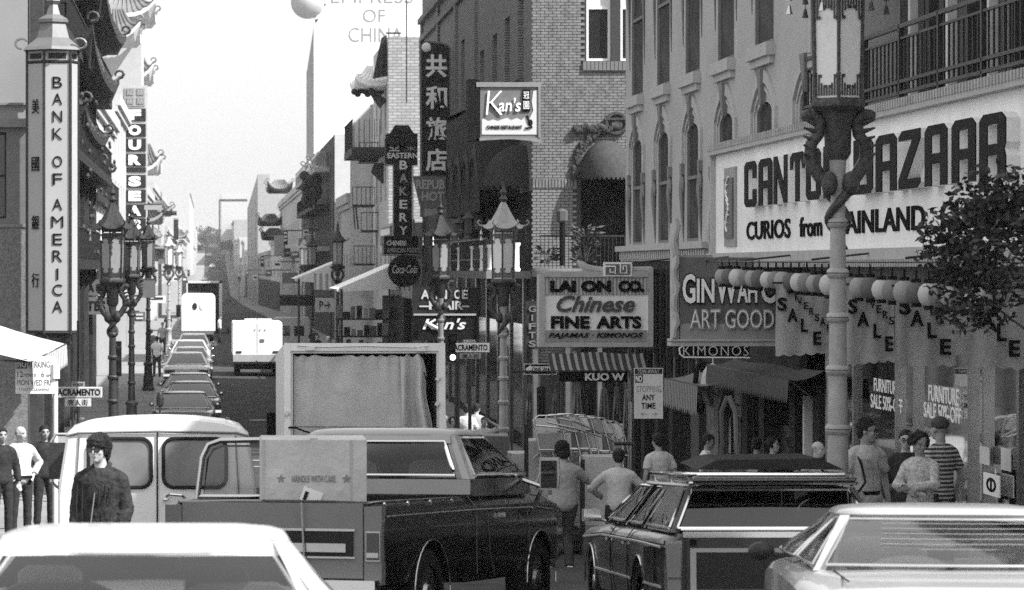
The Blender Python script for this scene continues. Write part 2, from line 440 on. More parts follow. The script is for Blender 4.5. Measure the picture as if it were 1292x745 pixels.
def arch_trim(fr, u0, u1, z0, zs, t, d0, d1, kind='pointed'):
    pin = [(u1, z0)]+arch_pts(u0, u1, z0, zs, kind, 10)+[(u0, z0)]
    c = (u0+u1)/2
    pout = [(u1+t, z0)]+[(c+(x-c)*(1+2*t/(u1-u0)), z+t*(1.2 if 1 else 1)*((z-zs)/(max(1e-3, max(q[1] for q in pin)-zs)) if z > zs else 0)) for x, z in pin[1:-1]]+[(u0-t, z0)]
    m = M(); k = len(pin)
    for i in range(k-1):
        a, b, c_, e = pin[i], pin[i+1], pout[i+1], pout[i]
        m.hexa([fr.P(a[0], a[1], d0), fr.P(b[0], b[1], d0), fr.P(c_[0], c_[1], d0), fr.P(e[0], e[1], d0), fr.P(a[0], a[1], d1), fr.P(b[0], b[1], d1), fr.P(c_[0], c_[1], d1), fr.P(e[0], e[1], d1)])
    return m
fr = fwest(FR_)
GAL = YX(1018, FR_)              # where the wall gives way to the gallery
PN = 61.8; PTOP = 14.4  # roof height out of view, chosen for the shadow it casts
pink = thing('stucco_building', 'long grey stucco building with pointed window hoods above the bazaar sign', 'building', (FR_, 50, 0))
step = 3.44; ups = [60.1-step*k for k in range(5)]
ops = []; lowin = []
for k in range(5):
    c = ups[k]; ops.append((c-.8, c+.8, CZ+3.47, CZ+6.6))
    ops.append((c-.64, c+.64, CZ+.5, CZ+2.78)); lowin.append(c)
c5 = ups[4]-step*1.05+.2; ops.append((c5-.3, c5+.64, CZ+1.9, CZ+2.78)); lowin.append(c5)
ops.append((ups[4]-step-.4, ups[4]-step+.5, CZ+3.9, CZ+6.6))
ops = [o for o in ops]
shopz = CZ-1.7
shopops = []
wall(fr, GAL, PN, CZ+.15, PTOP, ops, pink, pinkwall, depth=.075)
far_shell(pink, fr, GAL, PN, PTOP, 12, pinkwall)
M().fbox(fr, 50.9, PN, CZ+.16, CZ+.36, -.3, .10).fbox(fr, 50.9, PN+.02, CZ+.361, CZ+.47, -.05, .22).build('cornice', trimm, pink)
dent = M()
y = 51
while y < PN-.2:
    dent.fbox(fr, y, y+.12, CZ+.2, CZ+.34, .1, .17); y += .26
dent.build('dentils', trimm, pink)['kind'] = 'stuff'
for k, c in enumerate(ups):
    # tall upper windows: dark sash in a deep recess, moulded sill, scroll bracket on each side
    w1 = window(fr, pink, c-.8, c+.8, CZ+3.47, CZ+6.6, trimd, midglass, d=-.07, fw=.06, sill=True, sill_mt=trimm)
    for sgn in (-1, 1):
        if k > 3 and sgn < 0: continue
        t = M(); u = c+sgn*1.02
        zt = CZ+5.15
        t.fbox(fr, u-.11, u+.11, zt+.75, zt+1.2, -.01, .13).lathe([(.0, 0), (.10, .05), (.13, .16), (.1, .27), (0, .33)], fr.P(u, zt+.38, .05), 8)
        t.tube([fr.P(u, zt+.75, .09), fr.P(u+.02, zt+.5, .12), fr.P(u, zt+.1, .07), fr.P(u, zt-.55, .04), fr.P(u, zt-1.1, .02)], [.07, .1, .055, .035, .012], 7)
        t.v = [(FR_-(FR_-x_)*.42, y_, z_) for x_, y_, z_ in t.v]; t.build('bracket', trimd, pink, smooth=True)
for k, c in enumerate(lowin):
    m = M(); arch_infill(fr, c-.64 if k < 5 else c-.3, c+.64, CZ+2.38, CZ+2.78, -.004, m, 'segment'); m.build('arch_head', pinkwall, pink)
    if k < 5: window(fr, pink, c-.64, c+.64, CZ+.5, CZ+2.78, trimd, midglass, d=-.07, fw=.05)
    h = arch_trim(fr, c-.92, c+.92, CZ+1.9, CZ+2.48, .17, -.01, .05); hood = h.build('window_hood', trimm, pink)
    arch_trim(fr, c-.76, c+.76, CZ+1.9, CZ+2.42, .06, -.01, .025).build('inner_hood', trimm, pink)
    M().hexa([fr.P(c-.07, CZ+2.55, 0), fr.P(c+.07, CZ+2.55, 0), fr.P(c+.07, CZ+2.55, .07), fr.P(c-.07, CZ+2.55, .07), fr.P(c-.17, CZ+3.1, 0), fr.P(c+.17, CZ+3.1, 0), fr.P(c+.17, CZ+3.1, .1), fr.P(c-.17, CZ+3.1, .1)]).build('keystone', trimd, pink)
    for sgn in (-1, 1):
        u = c+sgn*.98; t = M(); zt = CZ+1.22
        if k < 3:
            t.fbox(fr, u-.1, u+.1, zt+.5, zt+.7, -.01, .16).lathe([(0, 0), (.1, .05), (.14, .18), (.1, .3), (0, .36)], fr.P(u, zt+.14, .07), 8)
            t.tube([fr.P(u, zt+.5, .1), fr.P(u, zt+.2, .13), fr.P(u, zt-.2, .08), fr.P(u, zt-.45, .05), fr.P(u, zt-.72, .02)], [.07, .1, .06, .04, .012], 7)
            t.v = [(FR_-(FR_-x_)*.42, y_, z_) for x_, y_, z_ in t.v]; t.build('bracket', trimd, pink, smooth=True)

# bazaar building: recessed gallery with balcony above the sign
gal = thing('bazaar_building', 'bazaar building with iron balcony and striped gallery over glass shopfront', 'building', (FR_, 35, 0))
BY0 = 15.5; GT = 14.2; frg = fwest(FR_+1.3)  # unseen near end and roof height set to shade the street
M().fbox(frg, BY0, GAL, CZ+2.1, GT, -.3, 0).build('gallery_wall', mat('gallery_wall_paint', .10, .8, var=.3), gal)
M().fbox(fr, BY0, GAL, CZ+5.4, GT, -1.3, 0).build('upper_wall', pinkwall, gal)
M().fbox(fr, BY0, GAL, CZ+1.75, CZ+2.1, -1.6, .0).build('gallery_floor', trimm, gal)
far_shell(gal, fr, BY0, GAL, GT, 12, pinkwall)
M().fbox(fr, GAL-.25, GAL, CZ+2.1, CZ+5.4, -1.29, -.002).build('end_pier', pinkwall, gal)
y = GAL-.7; k = 0
cur = mat('gallery_curtain', .62, .9, var=.25); curd = mat('gallery_door', .035, .5, var=.3)
while y > BY0+.4:
    wd = (.08, .26, .12, .34, .1, .2)[k % 6]; z1 = CZ+5.4
    M().fbox(frg, y-wd, y, CZ+2.1, z1, .0, .06+.05*(k % 3)).build('door_panel' if k % 2 else 'curtain_panel', cur if k % 2 == 0 else curd, gal)
    y -= wd+(.1, .22, .05, .3)[k % 4]; k += 1
frb = fwest(FR_-.05)
bal = M().fbox(frb, BY0, GAL-.05, CZ+2.98, CZ+3.03, -.03, .03).fbox(frb, BY0, GAL-.05, CZ+2.84, CZ+2.87, -.02, .02).fbox(frb, BY0, GAL-.05, CZ+2.30, CZ+2.34, -.03, .03).fbox(frb, BY0, GAL-.05, CZ+2.16, CZ+2.2, -.03, .03).build('balcony_railing', ironm, gal)
bm_ = M().box(-.012, .012, -.012, .012, 0, .68).mesh('baluster', ironm)
sm_ = M().box(-.03, .03, -.03, .03, -.28, .86).mesh('railing_post', ironm)
y = GAL-.12; k = 0
while y > BY0+.1:
    b_ = link(bpy.data.objects.new('baluster' if k % 9 else 'railing_post', bm_ if k % 9 else sm_)); b_.parent = bal; b_.location = frb.P(y, CZ+2.18)-LOC[gal.name]; _kid.setdefault(bal.name, []).append(b_)
    y -= .22; k += 1

# the big sign board
def sgnz(r): return CZ+r
SN, SS = YX(903, FR_-.3), 25.5
frs = fwest(FR_-.3)
sg = thing('bazaar_sign', 'huge white sign board with three-dimensional CANTON BAZAAR letters across the facade', 'sign', (FR_-.3, 40, CZ))
m = M()
y = SN; panels = []
while y > SS:
    e = max(y-3.1, SS); M().fbox(frs, e+.008, y, CZ+.26, CZ+1.86, -.28, 0).build('sign_panel', signw, sg); y -= 3.1
M().fbox(frs, SS, SN+.12, CZ+1.862, CZ+1.93, -.3, .12).fbox(frs, SS, SN+.1, CZ+.12, CZ+.258, -.3, .14).fbox(frs, SN+.002, SN+.1, CZ+.258, CZ+1.862, -.29, .08).build('sign_frame', trimm, sg)
tooth = M(); y = SN+.05; n_ = 0
while y > SS:
    tooth.fbox(frs, y-.07, y, CZ+1.93, CZ+2.03, -.1, .14); tooth.fbox(frs, y-.07, y, CZ+.03, CZ+.118, -.1, .16)
    y -= .13
o = tooth.build('dentil_moulding', mat('moulding_paint', .38, .8, var=.2), sg); o['kind'] = 'stuff'
# 3-D letters drawn as chamfered blocks
def glyph(ch):
    """list of polygons in a 0..1 x 0..1 box; block letters with cut corners, bars of width b"""
    b = .30; h = .17; c = .16
    L = [(0, 0), (b, 0), (b, 1), (c, 1), (0, 1-c*.6)]
    top = [(b, 1-h), (1-b, 1-h), (1-b, 1), (b, 1)]
    bot = [(b, 0), (1-b, 0), (1-b, h), (b, h)]
    mid = [(b, .36), (1-b, .36), (1-b, .36+h), (b, .36+h)]
    Rr = [(1-b, 0), (1, 0), (1, 1-c*.6), (1-c, 1), (1-b, 1)]
    Lc = [(c, 0), (b, 0), (b, 1), (c, 1), (0, 1-c*.6), (0, c*.6)]
    Rc = [(1-b, 0), (1-c, 0), (1, c*.6), (1, 1-c*.6), (1-c, 1), (1-b, 1)]
    if ch == 'A': return [L, Rr, top, mid]
    if ch == 'C': return [Lc, top, bot, [(1-b, .62), (1, .62), (1, 1-c*.6), (1-c, 1), (1-b, 1)], [(1-b, 0), (1-c, 0), (1, c*.6), (1, .38), (1-b, .38)]]
    if ch == 'O': return [Lc, Rc, top, bot]
    if ch == 'B': return [[(0, 0), (b, 0), (b, 1), (0, 1)], top, bot, mid, Rc]
    if ch == 'T': return [[(.36, 0), (.64, 0), (.64, 1-h), (.36, 1-h)], [(0, .66), (.14, .66), (.2, 1-h), (.8, 1-h), (.86, .66), (1, .66), (1, 1-c*.6), (1-c, 1), (c, 1), (0, 1-c*.6)]]
    if ch == 'N': return [[(0, 0), (.24, 0), (.24, 1), (0, 1)], [(.76, 0), (1, 0), (1, 1), (.76, 1)], [(.24, 1), (.24, .62), (.76, 0), (.76, .38)]]
    if ch == 'Z': return [[(0, 1-h), (1, 1-h), (1, 1), (c, 1), (0, 1-c*.6)], [(0, 0), (1-c, 0), (1, c*.6), (1, h), (0, h)], [(.0, h), (.36, h), (1, 1-h), (.64, 1-h)]]
    if ch == 'R': return [[(0, 0), (b, 0), (b, 1), (c, 1), (0, 1-c*.6)], top, mid, [(1-b, 0), (1, 0), (1, .34), (1-.06, .44), (1, .54), (1, 1-c*.6), (1-c, 1), (1-b, 1)]]
ltr = mat('weathered_letter_face', .012, .6, var=.5, vscale=4, spec=.15); lside = mat('letter_side', .72, .6, var=.1)
lx = [(940, 'C'), (958, 'A'), (977, 'N'), (998, 'T'), (1018, 'O'), (1040, 'N'), (1078, 'B'), (1106, 'A'), (1135, 'Z'), (1168, 'A'), (1202, 'A'), (1237, 'R')]
lw = [15, 17, 17, 18, 18, 18, 24, 26, 27, 28, 30, 33]
for (px, ch), wd in zip(lx, lw):
    ya = YX(px, FR_-.44); yb = YX(px+wd, FR_-.44)
    f2 = Fr((FR_-.3, ya, 0), (0, -1, 0), (-1, 0, 0)); wm = ya-yb
    zt, zb = CZ+1.625, CZ+.94
    body = M(); face = M()
    for pl in glyph(ch):
        q = [(u*wm, zb+v*(zt-zb)) for u, v in pl]
        body.prism(q, f2, .0, .14); face.prism(q, f2, .14, .155)
    lo = body.build('letter', lside, sg)
    fo = face.build('letter_face', ltr, lo); LOC[fo.name] = LOC[sg.name]
def wtext(s, parent, X, px0, px1, z0, z1, mt, **k):
    ya, yb = YX(px0, X), YX(px1, X)
    return text(s, (X, (ya+yb)/2, (z0+z1)/2), UY, ya-yb, z1-z0, mt, parent, **k)
XF = FR_-.3
wtext('CURIOS', sg, XF, 943, 998, CZ+.45, CZ+.73, blackl, off=.012)
wtext('from', sg, XF, 1010, 1038, CZ+.45, CZ+.73, blackl, off=.012)
wtext('MAINLAND', sg, XF, 1054, 1168, CZ+.46, CZ+.75, blackl, off=.015)
wtext('CHINA', sg, XF, 1188, 1272, CZ+.47, CZ+.77, blackl, off=.015)
# crest at the left end of the board
m = M(); ya, yb = YX(916, XF), YX(930, XF)
M().fbox(frs, yb, ya, CZ+.36, CZ+1.62, .002, .03).build('crest_panel', signg, sg)
M().fbox(frs, yb+.14, ya-.14, CZ+.5, CZ+1.45, .032, .06).build('crest_field', signm, sg)
t = M()
for k in range(7): t.tube([frs.P((ya+yb)/2+.12*math.sin(k*1.3+q*.9), CZ+.6+k*.12+q*.05, .075) for q in range(4)], .018, 5)
t.build('crest_carving', signw, sg)
# bird shaped bracket and iron scroll beside the sign
bk = thing('scroll_bracket', 'ornate carved bracket hanging at the left edge of the bazaar sign', 'bracket', (FR_-.35, SN+.25, CZ))
M().tube([frs.P(SN+.18+.05*math.sin(k*1.7), CZ+1.7-.16*k, .05+.03*math.cos(k)) for k in range(14)], [.035+.02*math.sin(k*2)**2 for k in range(14)], 6).build('bracket_stem', trimm, bk, smooth=True)
# ================================================================ shopfronts under the long building
gd = lambda y: g(y)+.14
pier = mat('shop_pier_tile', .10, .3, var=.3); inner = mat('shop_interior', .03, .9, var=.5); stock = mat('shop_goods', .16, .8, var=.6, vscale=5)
noticem = mat('paper_notice', .6, .8, var=.2)  # plain pale paper of the notices
sf = thing('bazaar_shopfront', 'glass shopfront with painted furniture sale lettering beneath the hanging banners', 'shopfront', (FR_, 36, 0))
ZB = CZ-.1
M().fbox(fr, 15.5, 50.6, ZB-.35, CZ+.1, -.3, -.02).build('fascia', signm, sf)
pxs = [1042, 1076, 1130, 1153, 1222, 1240, 1284, 1300]
pys = [YX(p, FR_) for p in pxs]+[24.5]
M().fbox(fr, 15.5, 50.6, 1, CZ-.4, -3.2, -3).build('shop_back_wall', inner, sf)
for a in pys[:-1]: M().fbox(fr, a-.05, a+.05, gd(a)-.1, ZB-.35, -.12, 0).build('mullion', chromed, sf)
for a, b in zip(pys, pys[1:]):
    a, b = max(a, b), min(a, b)
    y_ = (a+b)/2
    P = fr.P
    M().quad(P(b+.05, gd(y_)+.25, -.06), P(a-.05, gd(y_)+.25, -.06), P(a-.05, ZB-.35, -.06), P(b+.05, ZB-.35, -.06)).build('pane', shopglass, sf)
M().fbox(fr, 15.5, 50.6, 0, 2.0, -.3, -.1).build('stall_riser', pier, sf)
sale = thing('window_sale_lettering', 'white FURNITURE SALE 50%-OFF lettering painted on the bazaar window by the lamp post', 'lettering', (FR_, 40, 2))
XG = FR_+.035
wtext('FURNITURE', sale, XG, 1103, 1134, ZY(497, YX(1118, FR_)), ZY(480, YX(1118, FR_)), whitel, off=.01, depth=.006)
wtext('SALE 50%-OFF', sale, XG, 1099, 1139, ZY(519, YX(1118, FR_)), ZY(501, YX(1118, FR_)), whitel, off=.01, depth=.006)
sale2 = thing('window_sale_lettering', 'white FURNITURE SALE 50%-OFF lettering on the window above the striped shirt', 'lettering', (FR_, 34, 2))
wtext('FURNITURE', sale2, XG, 1172, 1210, ZY(510, YX(1190, FR_)), ZY(489, YX(1190, FR_)), whitel, off=.01, depth=.006)
wtext('SALE 50%-OFF', sale2, XG, 1166, 1213, ZY(532, YX(1190, FR_)), ZY(512, YX(1190, FR_)), whitel, off=.01, depth=.006)
# goods behind the glass
gp = [(1090, 25), (1100, 60), (1112, 18), (1140, 70), (1165, 55), (1180, 95), (1200, 70), (1216, 40), (1255, 50), (1275, 35)]
for k, (px, hp) in enumerate(gp):
    X = FR_+.5+.25*(k % 3); Y = YX(px, X); s = F/Y; wd = (.5, .3, .7)[k % 3]; hh = hp/s*1.3
    t = thing('furniture_piece', ('carved cabinet', 'folding screen', 'tall vase', 'small chest')[k % 4]+' displayed behind the bazaar window, '+['beside the lamp post', 'under the left sale lettering', 'near the man with the shoulder strap', 'between the two sale letterings', 'behind the striped shirt', 'under the right sale lettering', 'behind the woman with curly hair', 'beside the shop door', 'behind the door notices', 'by the last door mullion'][k], 'shop display', (X, Y, gd(Y)+.5))
    b0 = 2.0
    if k % 4 == 2: M().lathe([(.08, b0), (.16, b0+.2), (.2, b0+hh*.5), (.1, b0+hh*.85), (.13, b0+hh)], (X, Y, 0), 12).build('vase', offwhite, t, smooth=True)
    else:
        m = M().box(X-.15, X+.15, Y-wd/2, Y+wd/2, b0, b0+hh); m.build('body', stock if k % 2 else inner, t)
        M().box(X-.17, X+.0, Y-wd/2-.02, Y+wd/2+.02, b0+hh, b0+hh+.05).build('top', offwhite if k % 3 == 0 else stock, t)
for k, (px, py, w_, h_) in enumerate([(1243, 575, 12, 22), (1270, 580, 12, 28), (1247, 602, 9, 7), (1190, 500, 18, 30), (1201, 478, 14, 8)]):
    Y = YX(px, FR_); s = F/Y; c = Vector((FR_-.01 if k < 3 else FR_+.12, Y, ZY(py, Y)))
    hw = w_/s/2/ (8.6/Y) * .5 ; hw = (YX(px-w_/2, FR_)-YX(px+w_/2, FR_))/2
    p = M().box(c.x, c.x+.01, c.y-hw, c.y+hw, c.z-h_/s/2, c.z+h_/s/2).build('paper_notice', noticem if k < 4 else offwhite)
    tag(p, ['papers taped on the shop door glass above the round emblem notice', 'long papers taped on the last shop door by the frame edge', 'small oval notice just above the round emblem notice', 'large pale poster inside the window under right sale lettering', 'small dark lettered card at the top of the bazaar window'][k], 'notice')
q = thing('door_notice', 'white door notice with a black ringed vertical bar emblem', 'notice', W(1253, 612, YX(1253, FR_-.01)))
Yq = YX(1253, FR_); zq = ZY(612, Yq)
M().box(FR_-.02, FR_-.008, Yq-.34, Yq+.34, zq-.12, zq+.12).build('card', white, q)
M().add([(FR_-.024, Yq+a*math.cos(t)*2.6, zq+a*math.sin(t)) for a in (.05, .08) for t in [k*math.pi/8 for k in range(16)]], [(k, (k+1) % 16, (k+1) % 16+16, k+16) for k in range(16)]).build('ring', blackl, q)
M().box(FR_-.028, FR_-.022, Yq-.03, Yq+.03, zq-.05, zq+.05).build('bar', blackl, q)

# gift shop with awnings (between the stop sign and the lamp post)
gs = thing('curio_shopfront', 'dark open curio shopfront with hanging goods under the neon KIMONOS sign', 'shopfront', (FR_, 55, 0))
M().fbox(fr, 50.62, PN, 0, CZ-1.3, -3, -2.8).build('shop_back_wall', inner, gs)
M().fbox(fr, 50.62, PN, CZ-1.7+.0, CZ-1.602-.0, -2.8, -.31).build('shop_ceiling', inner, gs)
for px in (798, 812, 828, 846, 905, 940, 962, 1000, 1030):
    a = YX(px, FR_); M().fbox(fr, a-.22, a+.22, 0, CZ-1.605, -.25, -.0+.01*(px % 3)).build('pier', pier if px % 2 else MT['dark_paint'], gs)
for k, px in enumerate((820, 836, 870, 890, 922, 950, 980, 1015)):
    a = YX(px, FR_+.5); M().fbox(fr, a-.5, a+.5, 1.2, 2.6+.5*(k % 3), -.8, -.6).build('display_cabinet', (stock, pier, signm)[k % 3], gs)
M().fbox(fr, 43.3, PN, CZ-1.6, CZ+.149, -.2, .06).build('fascia', MT['dark_paint'], gs)
slm = mat('corrugated_panel', .16, .7, var=.4)
for k in range(48):
    a = PN-.2-k*.21; M().fbox(fr, a-.09, a, CZ-1.6-.3*(k % 3), CZ-.1+.1*(k % 2), .062+.03*(k % 2), .085+.03*(k % 2)).build('fascia_slat', (slm, dark, dark, black)[k % 4], gs)

def awning(name, label, fr, u0, u1, ztop, zbot, d0, d1, mt, val=.3, scal=True, vm=None, ends=True, nsc=None, group=None):
    t = thing(name, label, 'awning', fr.P((u0+u1)/2, zbot), 0, group)
    P = fr.P; m = M(); n = 10; vs = []
    for i in range(n+1):
        u = lerp(u0, u1, i/n)
        for j in range(5):
            q = j/4; sag = -.05*math.sin(math.pi*q)-.02*math.sin(math.pi*i/n*3)
            vs.append(P(u, lerp(ztop, zbot, q)+sag, lerp(d0, d1, q)))
    m.add(vs, [(i*5+j, (i+1)*5+j, (i+1)*5+j+1, i*5+j+1) for i in range(n) for j in range(4)])
    m.build('cover', mt, t)
    v = M(); ns = nsc or max(6, int(abs(u1-u0)/.22))
    for i in range(ns):
        a, b = lerp(u0, u1, i/ns), lerp(u0, u1, (i+1)/ns)
        if scal:
            k = 5; pts = [P(lerp(a, b, q/k), zbot-val-(.09*math.sin(math.pi*q/k)), d1+.015) for q in range(k+1)]
            v.add([P(a, zbot, d1)]+pts+[P(b, zbot, d1)], [tuple(range(k+3))])
        else: v.quad(P(a, zbot, d1), P(b, zbot, d1), P(b, zbot-val, d1+.01), P(a, zbot-val, d1+.01))
    v.build('valance', vm or mt, t)
    if ends:
        for k, u in enumerate((u0, u1)): M().add([P(u, ztop, d0), P(u, zbot, d1), P(u, zbot-val, d1), P(u, zbot-val, d0+.02)], [(0, 1, 2, 3)] if u == u1 else [(0, 1, 2, 3)]).build('end_panel', mt, t) if ends == 'full' else None
    f = M(); f.bar(P(u0, zbot, d1-.02), P(u1, zbot, d1-.02), .02)
    for u in (u0+.05, u1-.05): f.bar(P(u, zbot, d1-.02), P(u, ztop-.5, d0), .015)
    f.build('awning_frame', ironm, t); return t
aw1 = stripes('striped_awning_cloth', .05, .3, 1, 5.2, duty=.6); aw2 = mat('faded_awning_cloth', .085, .9, bump=.4, scale=60, var=.3)
awning('striped_awning', 'small pale pleated awning right of the stop sign with fringed edge', fr, YX(880, 7.9), YX(838, 7.9), CZ-1.72, CZ-1.9, .0, .7, stripes('pleated_awning_cloth', .08, .28, 1, 6), val=.40)
awning('faded_awning', 'faded grey fringed awning below the neon kimonos sign', fr, YX(1004, 8.2), YX(884, 8.0), CZ-1.42, CZ-1.56, .0, .5, aw2, val=.24, nsc=40)
# bags and tubes hanging under it
for k, (px, py, Y_, rx, rz, a) in enumerate([(884, 490, 49.5, .07, .42, .1), (900, 488, 49.2, .13, .36, .2), (1006, 508, 45, .12, .42, 0), (1018, 500, 44.5, .06, .4, .3)]):
    c = W(px, py, Y_); m = M()
    for h in range(3): m.tube([c+Vector((rx*(1+.15*h)*math.cos(q), .05*h, rz*math.sin(q))) for q in [math.pi*2*j/14+a for j in range(15)]], .028, 5)
    m.bar(c+Vector((0, 0, rz)), c+Vector((0, .1, rz+.25)), .01)
    tag(m.build('hanging_strap', offwhite if k % 2 else black), ['black looped strap hanging at the left end of the fringed awning', 'pale looped strap hanging beside the black one under the awning', 'dark wide hanging loop at the right end of the fringed awning', 'pale hanging loop nearest the white shop post'][k], 'hanging goods')
for k, (x0, y0, x1, y1, Y_) in enumerate([(918, 500, 908, 598, 45), (920, 500, 936, 600, 44.6), (944, 490, 956, 570, 47), (958, 505, 950, 560, 47)]):
    a, b = W(x0, y0, Y_), W(x1, y1, Y_)
    m = M().tube([a, a.lerp(b, .25)+Vector((-.06 if k == 0 else .05, 0, .05)), a.lerp(b, .6), b], .04 if k < 2 else .02, 6)
    tag(m.build('carrying_pole', mat('bamboo_%d' % k, (.12, .2, .03, .03)[k], .6)), ['dark bent bamboo pole leaning left under the awning', 'pale bent bamboo pole leaning right under the awning', 'thin black pole slanting right in the curio shop', 'thin short black pole slanting left in the curio shop'][k], 'pole')
pp = W(1020, 590, 43); M().box(pp.x-.04, pp.x+.08, pp.y, pp.y+.2, gd(43), CZ-1.75)
tag(M().box(pp.x-.06, pp.x+.06, 43, 43.12, gd(43), ZY(500, 43)).build('shop_post', offwhite), 'peeling white shop post just left of the nearest lamp post', 'post')
# white hanging cloths in the shop
for k, (px, w_) in enumerate([(976, 14), (925, 20)]):
    c = W(px, 540, 50.5); vs = []; hw = w_/F*50.5/2
    for i in range(9):
        for j in range(6): vs.append((c.x+lerp(-hw, hw, i/8), 50.4+.06*math.sin(i*2.4), lerp(CZ-2.5, CZ-3.9, j/5)))
    tag(M().add(vs, [(i*6+j, (i+1)*6+j, (i+1)*6+j+1, i*6+j+1) for i in range(8) for j in range(5)]).build('hanging_cloth', clothm if k else offwhite), ['pale hanging cloth beside the woman in the curio shop', 'wide grey hanging cloth in the middle of the curio shop'][k], 'cloth')

# ---------------------------------------------------------------- round lanterns strung under the sign
lcs = [mat('lantern_grey', .3, .6, var=.1), mat('lantern_mid', .2, .6, var=.1), mat('lantern_pale', .48, .6, var=.1), mat('lantern_dark', .12, .6, var=.1)]
lantern_px = [911, 920, 930, 941, 950, 958, 969, 979, 988, 998, 1008, 1018, 1028, 1037, 1046, 1071, 1084, 1098, 1112, 1126, 1141, 1156, 1172, 1186, 1200, 1216, 1232, 1250]
XL = FR_-1.15
lm = None
for k, px in enumerate(lantern_px):
    Y = YX(px, XL); s = F/Y; r = .108+.006*(k % 3); c = Vector((XL, Y, ZY(350, Y)+.02 if px > 1060 else ZY(351, Y)))
    c.z = CZ-.10-.0006*(px-900)+(.005*(k % 2))
    t = thing('round_lantern', '%s round paper lantern hanging below the bazaar sign, %s' % (('grey', 'dull', 'pale', 'dark')[k*7 % 4], 'number %d from the left' % (k+1)), 'lantern', c, 0, 'round lanterns strung under the bazaar sign')
    body = M(); n = 16; 
    secs = [(r*math.sin(math.pi*i/10)*1.0+ (0.003 if i % 2 else 0), -r*1.12*math.cos(math.pi*i/10)) for i in range(1, 10)]
    body.lathe(secs, c, 16); body.build('lantern_body', lcs[k*7 % 4], t, smooth=True)
    for q_ in ([(.05, -r*1.12-.03), (.055, -r*1.05)], [(.055, r*1.05), (.05, r*1.12+.03)]): M().lathe(q_, c, 8).build('lantern_cap', black, t)
    M().bar(c+Vector((0, 0, r*1.1)), c+Vector((.0, 0, r*1.1+.12)), .012).build('hanger', black, t)
ORD = ['first', 'second', 'third', 'fourth', 'fifth', 'sixth', 'seventh', 'eighth', 'ninth', 'tenth', 'eleventh', 'twelfth', 'thirteenth', 'fourteenth', 'fifteenth']
k = 0
for o in [o for o in bpy.data.objects if o.name.startswith('round_lantern')]:
    px = lantern_px[k]; n_ = k+1
    if k < 15: ps = '%s lantern from the left end of the row' % ORD[k]
    else: ps = '%s lantern right of the lamp post' % ORD[k-15]
    o['label'] = '%s round paper lantern, the %s' % (('grey', 'dull grey', 'pale', 'dark')[k*7 % 4], ps); k += 1
m = M().tube([(XL, YX(905, XL), CZ+.14), (XL, 45, CZ+.12), (XL, 40, CZ+.1), (XL, 26, CZ+.06)], .012, 5)
for y in (52, 47, 42, 37, 32): m.bar((XL, y, CZ+.12), (FR_-.4, y, CZ+.2), .015)
tag(m.build('lantern_wire', ironm), 'thin wire and brackets carrying the row of round lanterns', 'wire')

# ---------------------------------------------------------------- anniversary sale banners
bcl = mat('banner_cloth', .40, .9, bump=.4, scale=50, var=.12, vscale=2); ban_l = blackl
def banner(px0, px1, py0, py1, Y, label, words, seed):
    """a cloth hung square across the pavement edge, facing down the street"""
    a, b = W(px0, py1, Y), W(px1, py0, Y)
    t = thing('sale_banner', label, 'banner', ((a.x+b.x)/2, Y, b.z), 0, 'cloth sale banners below the lanterns')
    vs = []; nx, nz = 28, 14
    for i in range(nx+1):
        for j in range(nz+1):
            u, q = i/nx, j/nz
            x = lerp(a.x, b.x, u)+.008*math.sin(q*5+seed)*q
            z = lerp(b.z, a.z-.03*abs(math.sin(u*math.pi*5+seed))-.02*math.sin(u*3+seed), q)
            vs.append((x, Y+.22*(u-.5)+.018*math.sin(u*13+seed+q*1.5)*q+.012*math.sin(u*27+q*3)*(1-q), z))
    M().add(vs, [(i*(nz+1)+j, (i+1)*(nz+1)+j, (i+1)*(nz+1)+j+1, i*(nz+1)+j+1) for i in range(nx) for j in range(nz)]).build('cloth', bcl, t, smooth=True, angle=180)
    M().bar((a.x-.05, Y-.11, b.z+.01), (b.x+.05, Y+.11, b.z+.01), .015).bar(((a.x+b.x)/2, Y, b.z), ((a.x+b.x)/2, Y, b.z+.25), .008).build('hanging_rod', ironm, t)
    for w_ in words:
        c, px, py, wp, hp_ = w_[:5]; yy = Y+.22*((px-px0)/(px1-px0)-.5)-.035
        ptext(c, t, yy, px-wp/2, px+wp/2, py-hp_/2, py+hp_/2, ban_l, depth=.008, off=w_[5] if len(w_) > 5 else .035)
    return t
banner(977, 1052, 358, 445, 38.4, 'grey cloth sale banner left of the lamp post', [('S', 987, 384, 12, 17), ('A', 1000, 398, 13, 17), ('L', 1015, 411, 9, 17), ('E', 1031, 427, 10, 17),
    ('N', 998, 367, 5, 9, .02), ('I', 1004, 375, 2, 8, .02), ('V', 1009, 380, 7, 9, .02), ('E', 1017, 386, 6, 9, .02), ('R', 1024, 393, 6, 9, .02), ('S', 1031, 401, 6, 9, .02), ('A', 1038, 406, 7, 10, .02), ('R', 1046, 414, 6, 9, .02)], 1)
banner(1064, 1131, 360, 457, 34.6, 'grey cloth sale banner directly right of the lamp post', [('S', 1076, 387, 12, 19), ('A', 1089, 403, 15, 19), ('L', 1107, 418, 10, 18), ('E', 1122, 434, 10, 19),
    ('N', 1087, 370, 7, 9, .02), ('I', 1095, 377, 2, 10, .02), ('V', 1101, 384, 8, 11, .02), ('E', 1109, 390, 6, 10, .02), ('R', 1117, 397, 7, 10, .02), ('S', 1125, 405, 7, 10, .02)], 2)
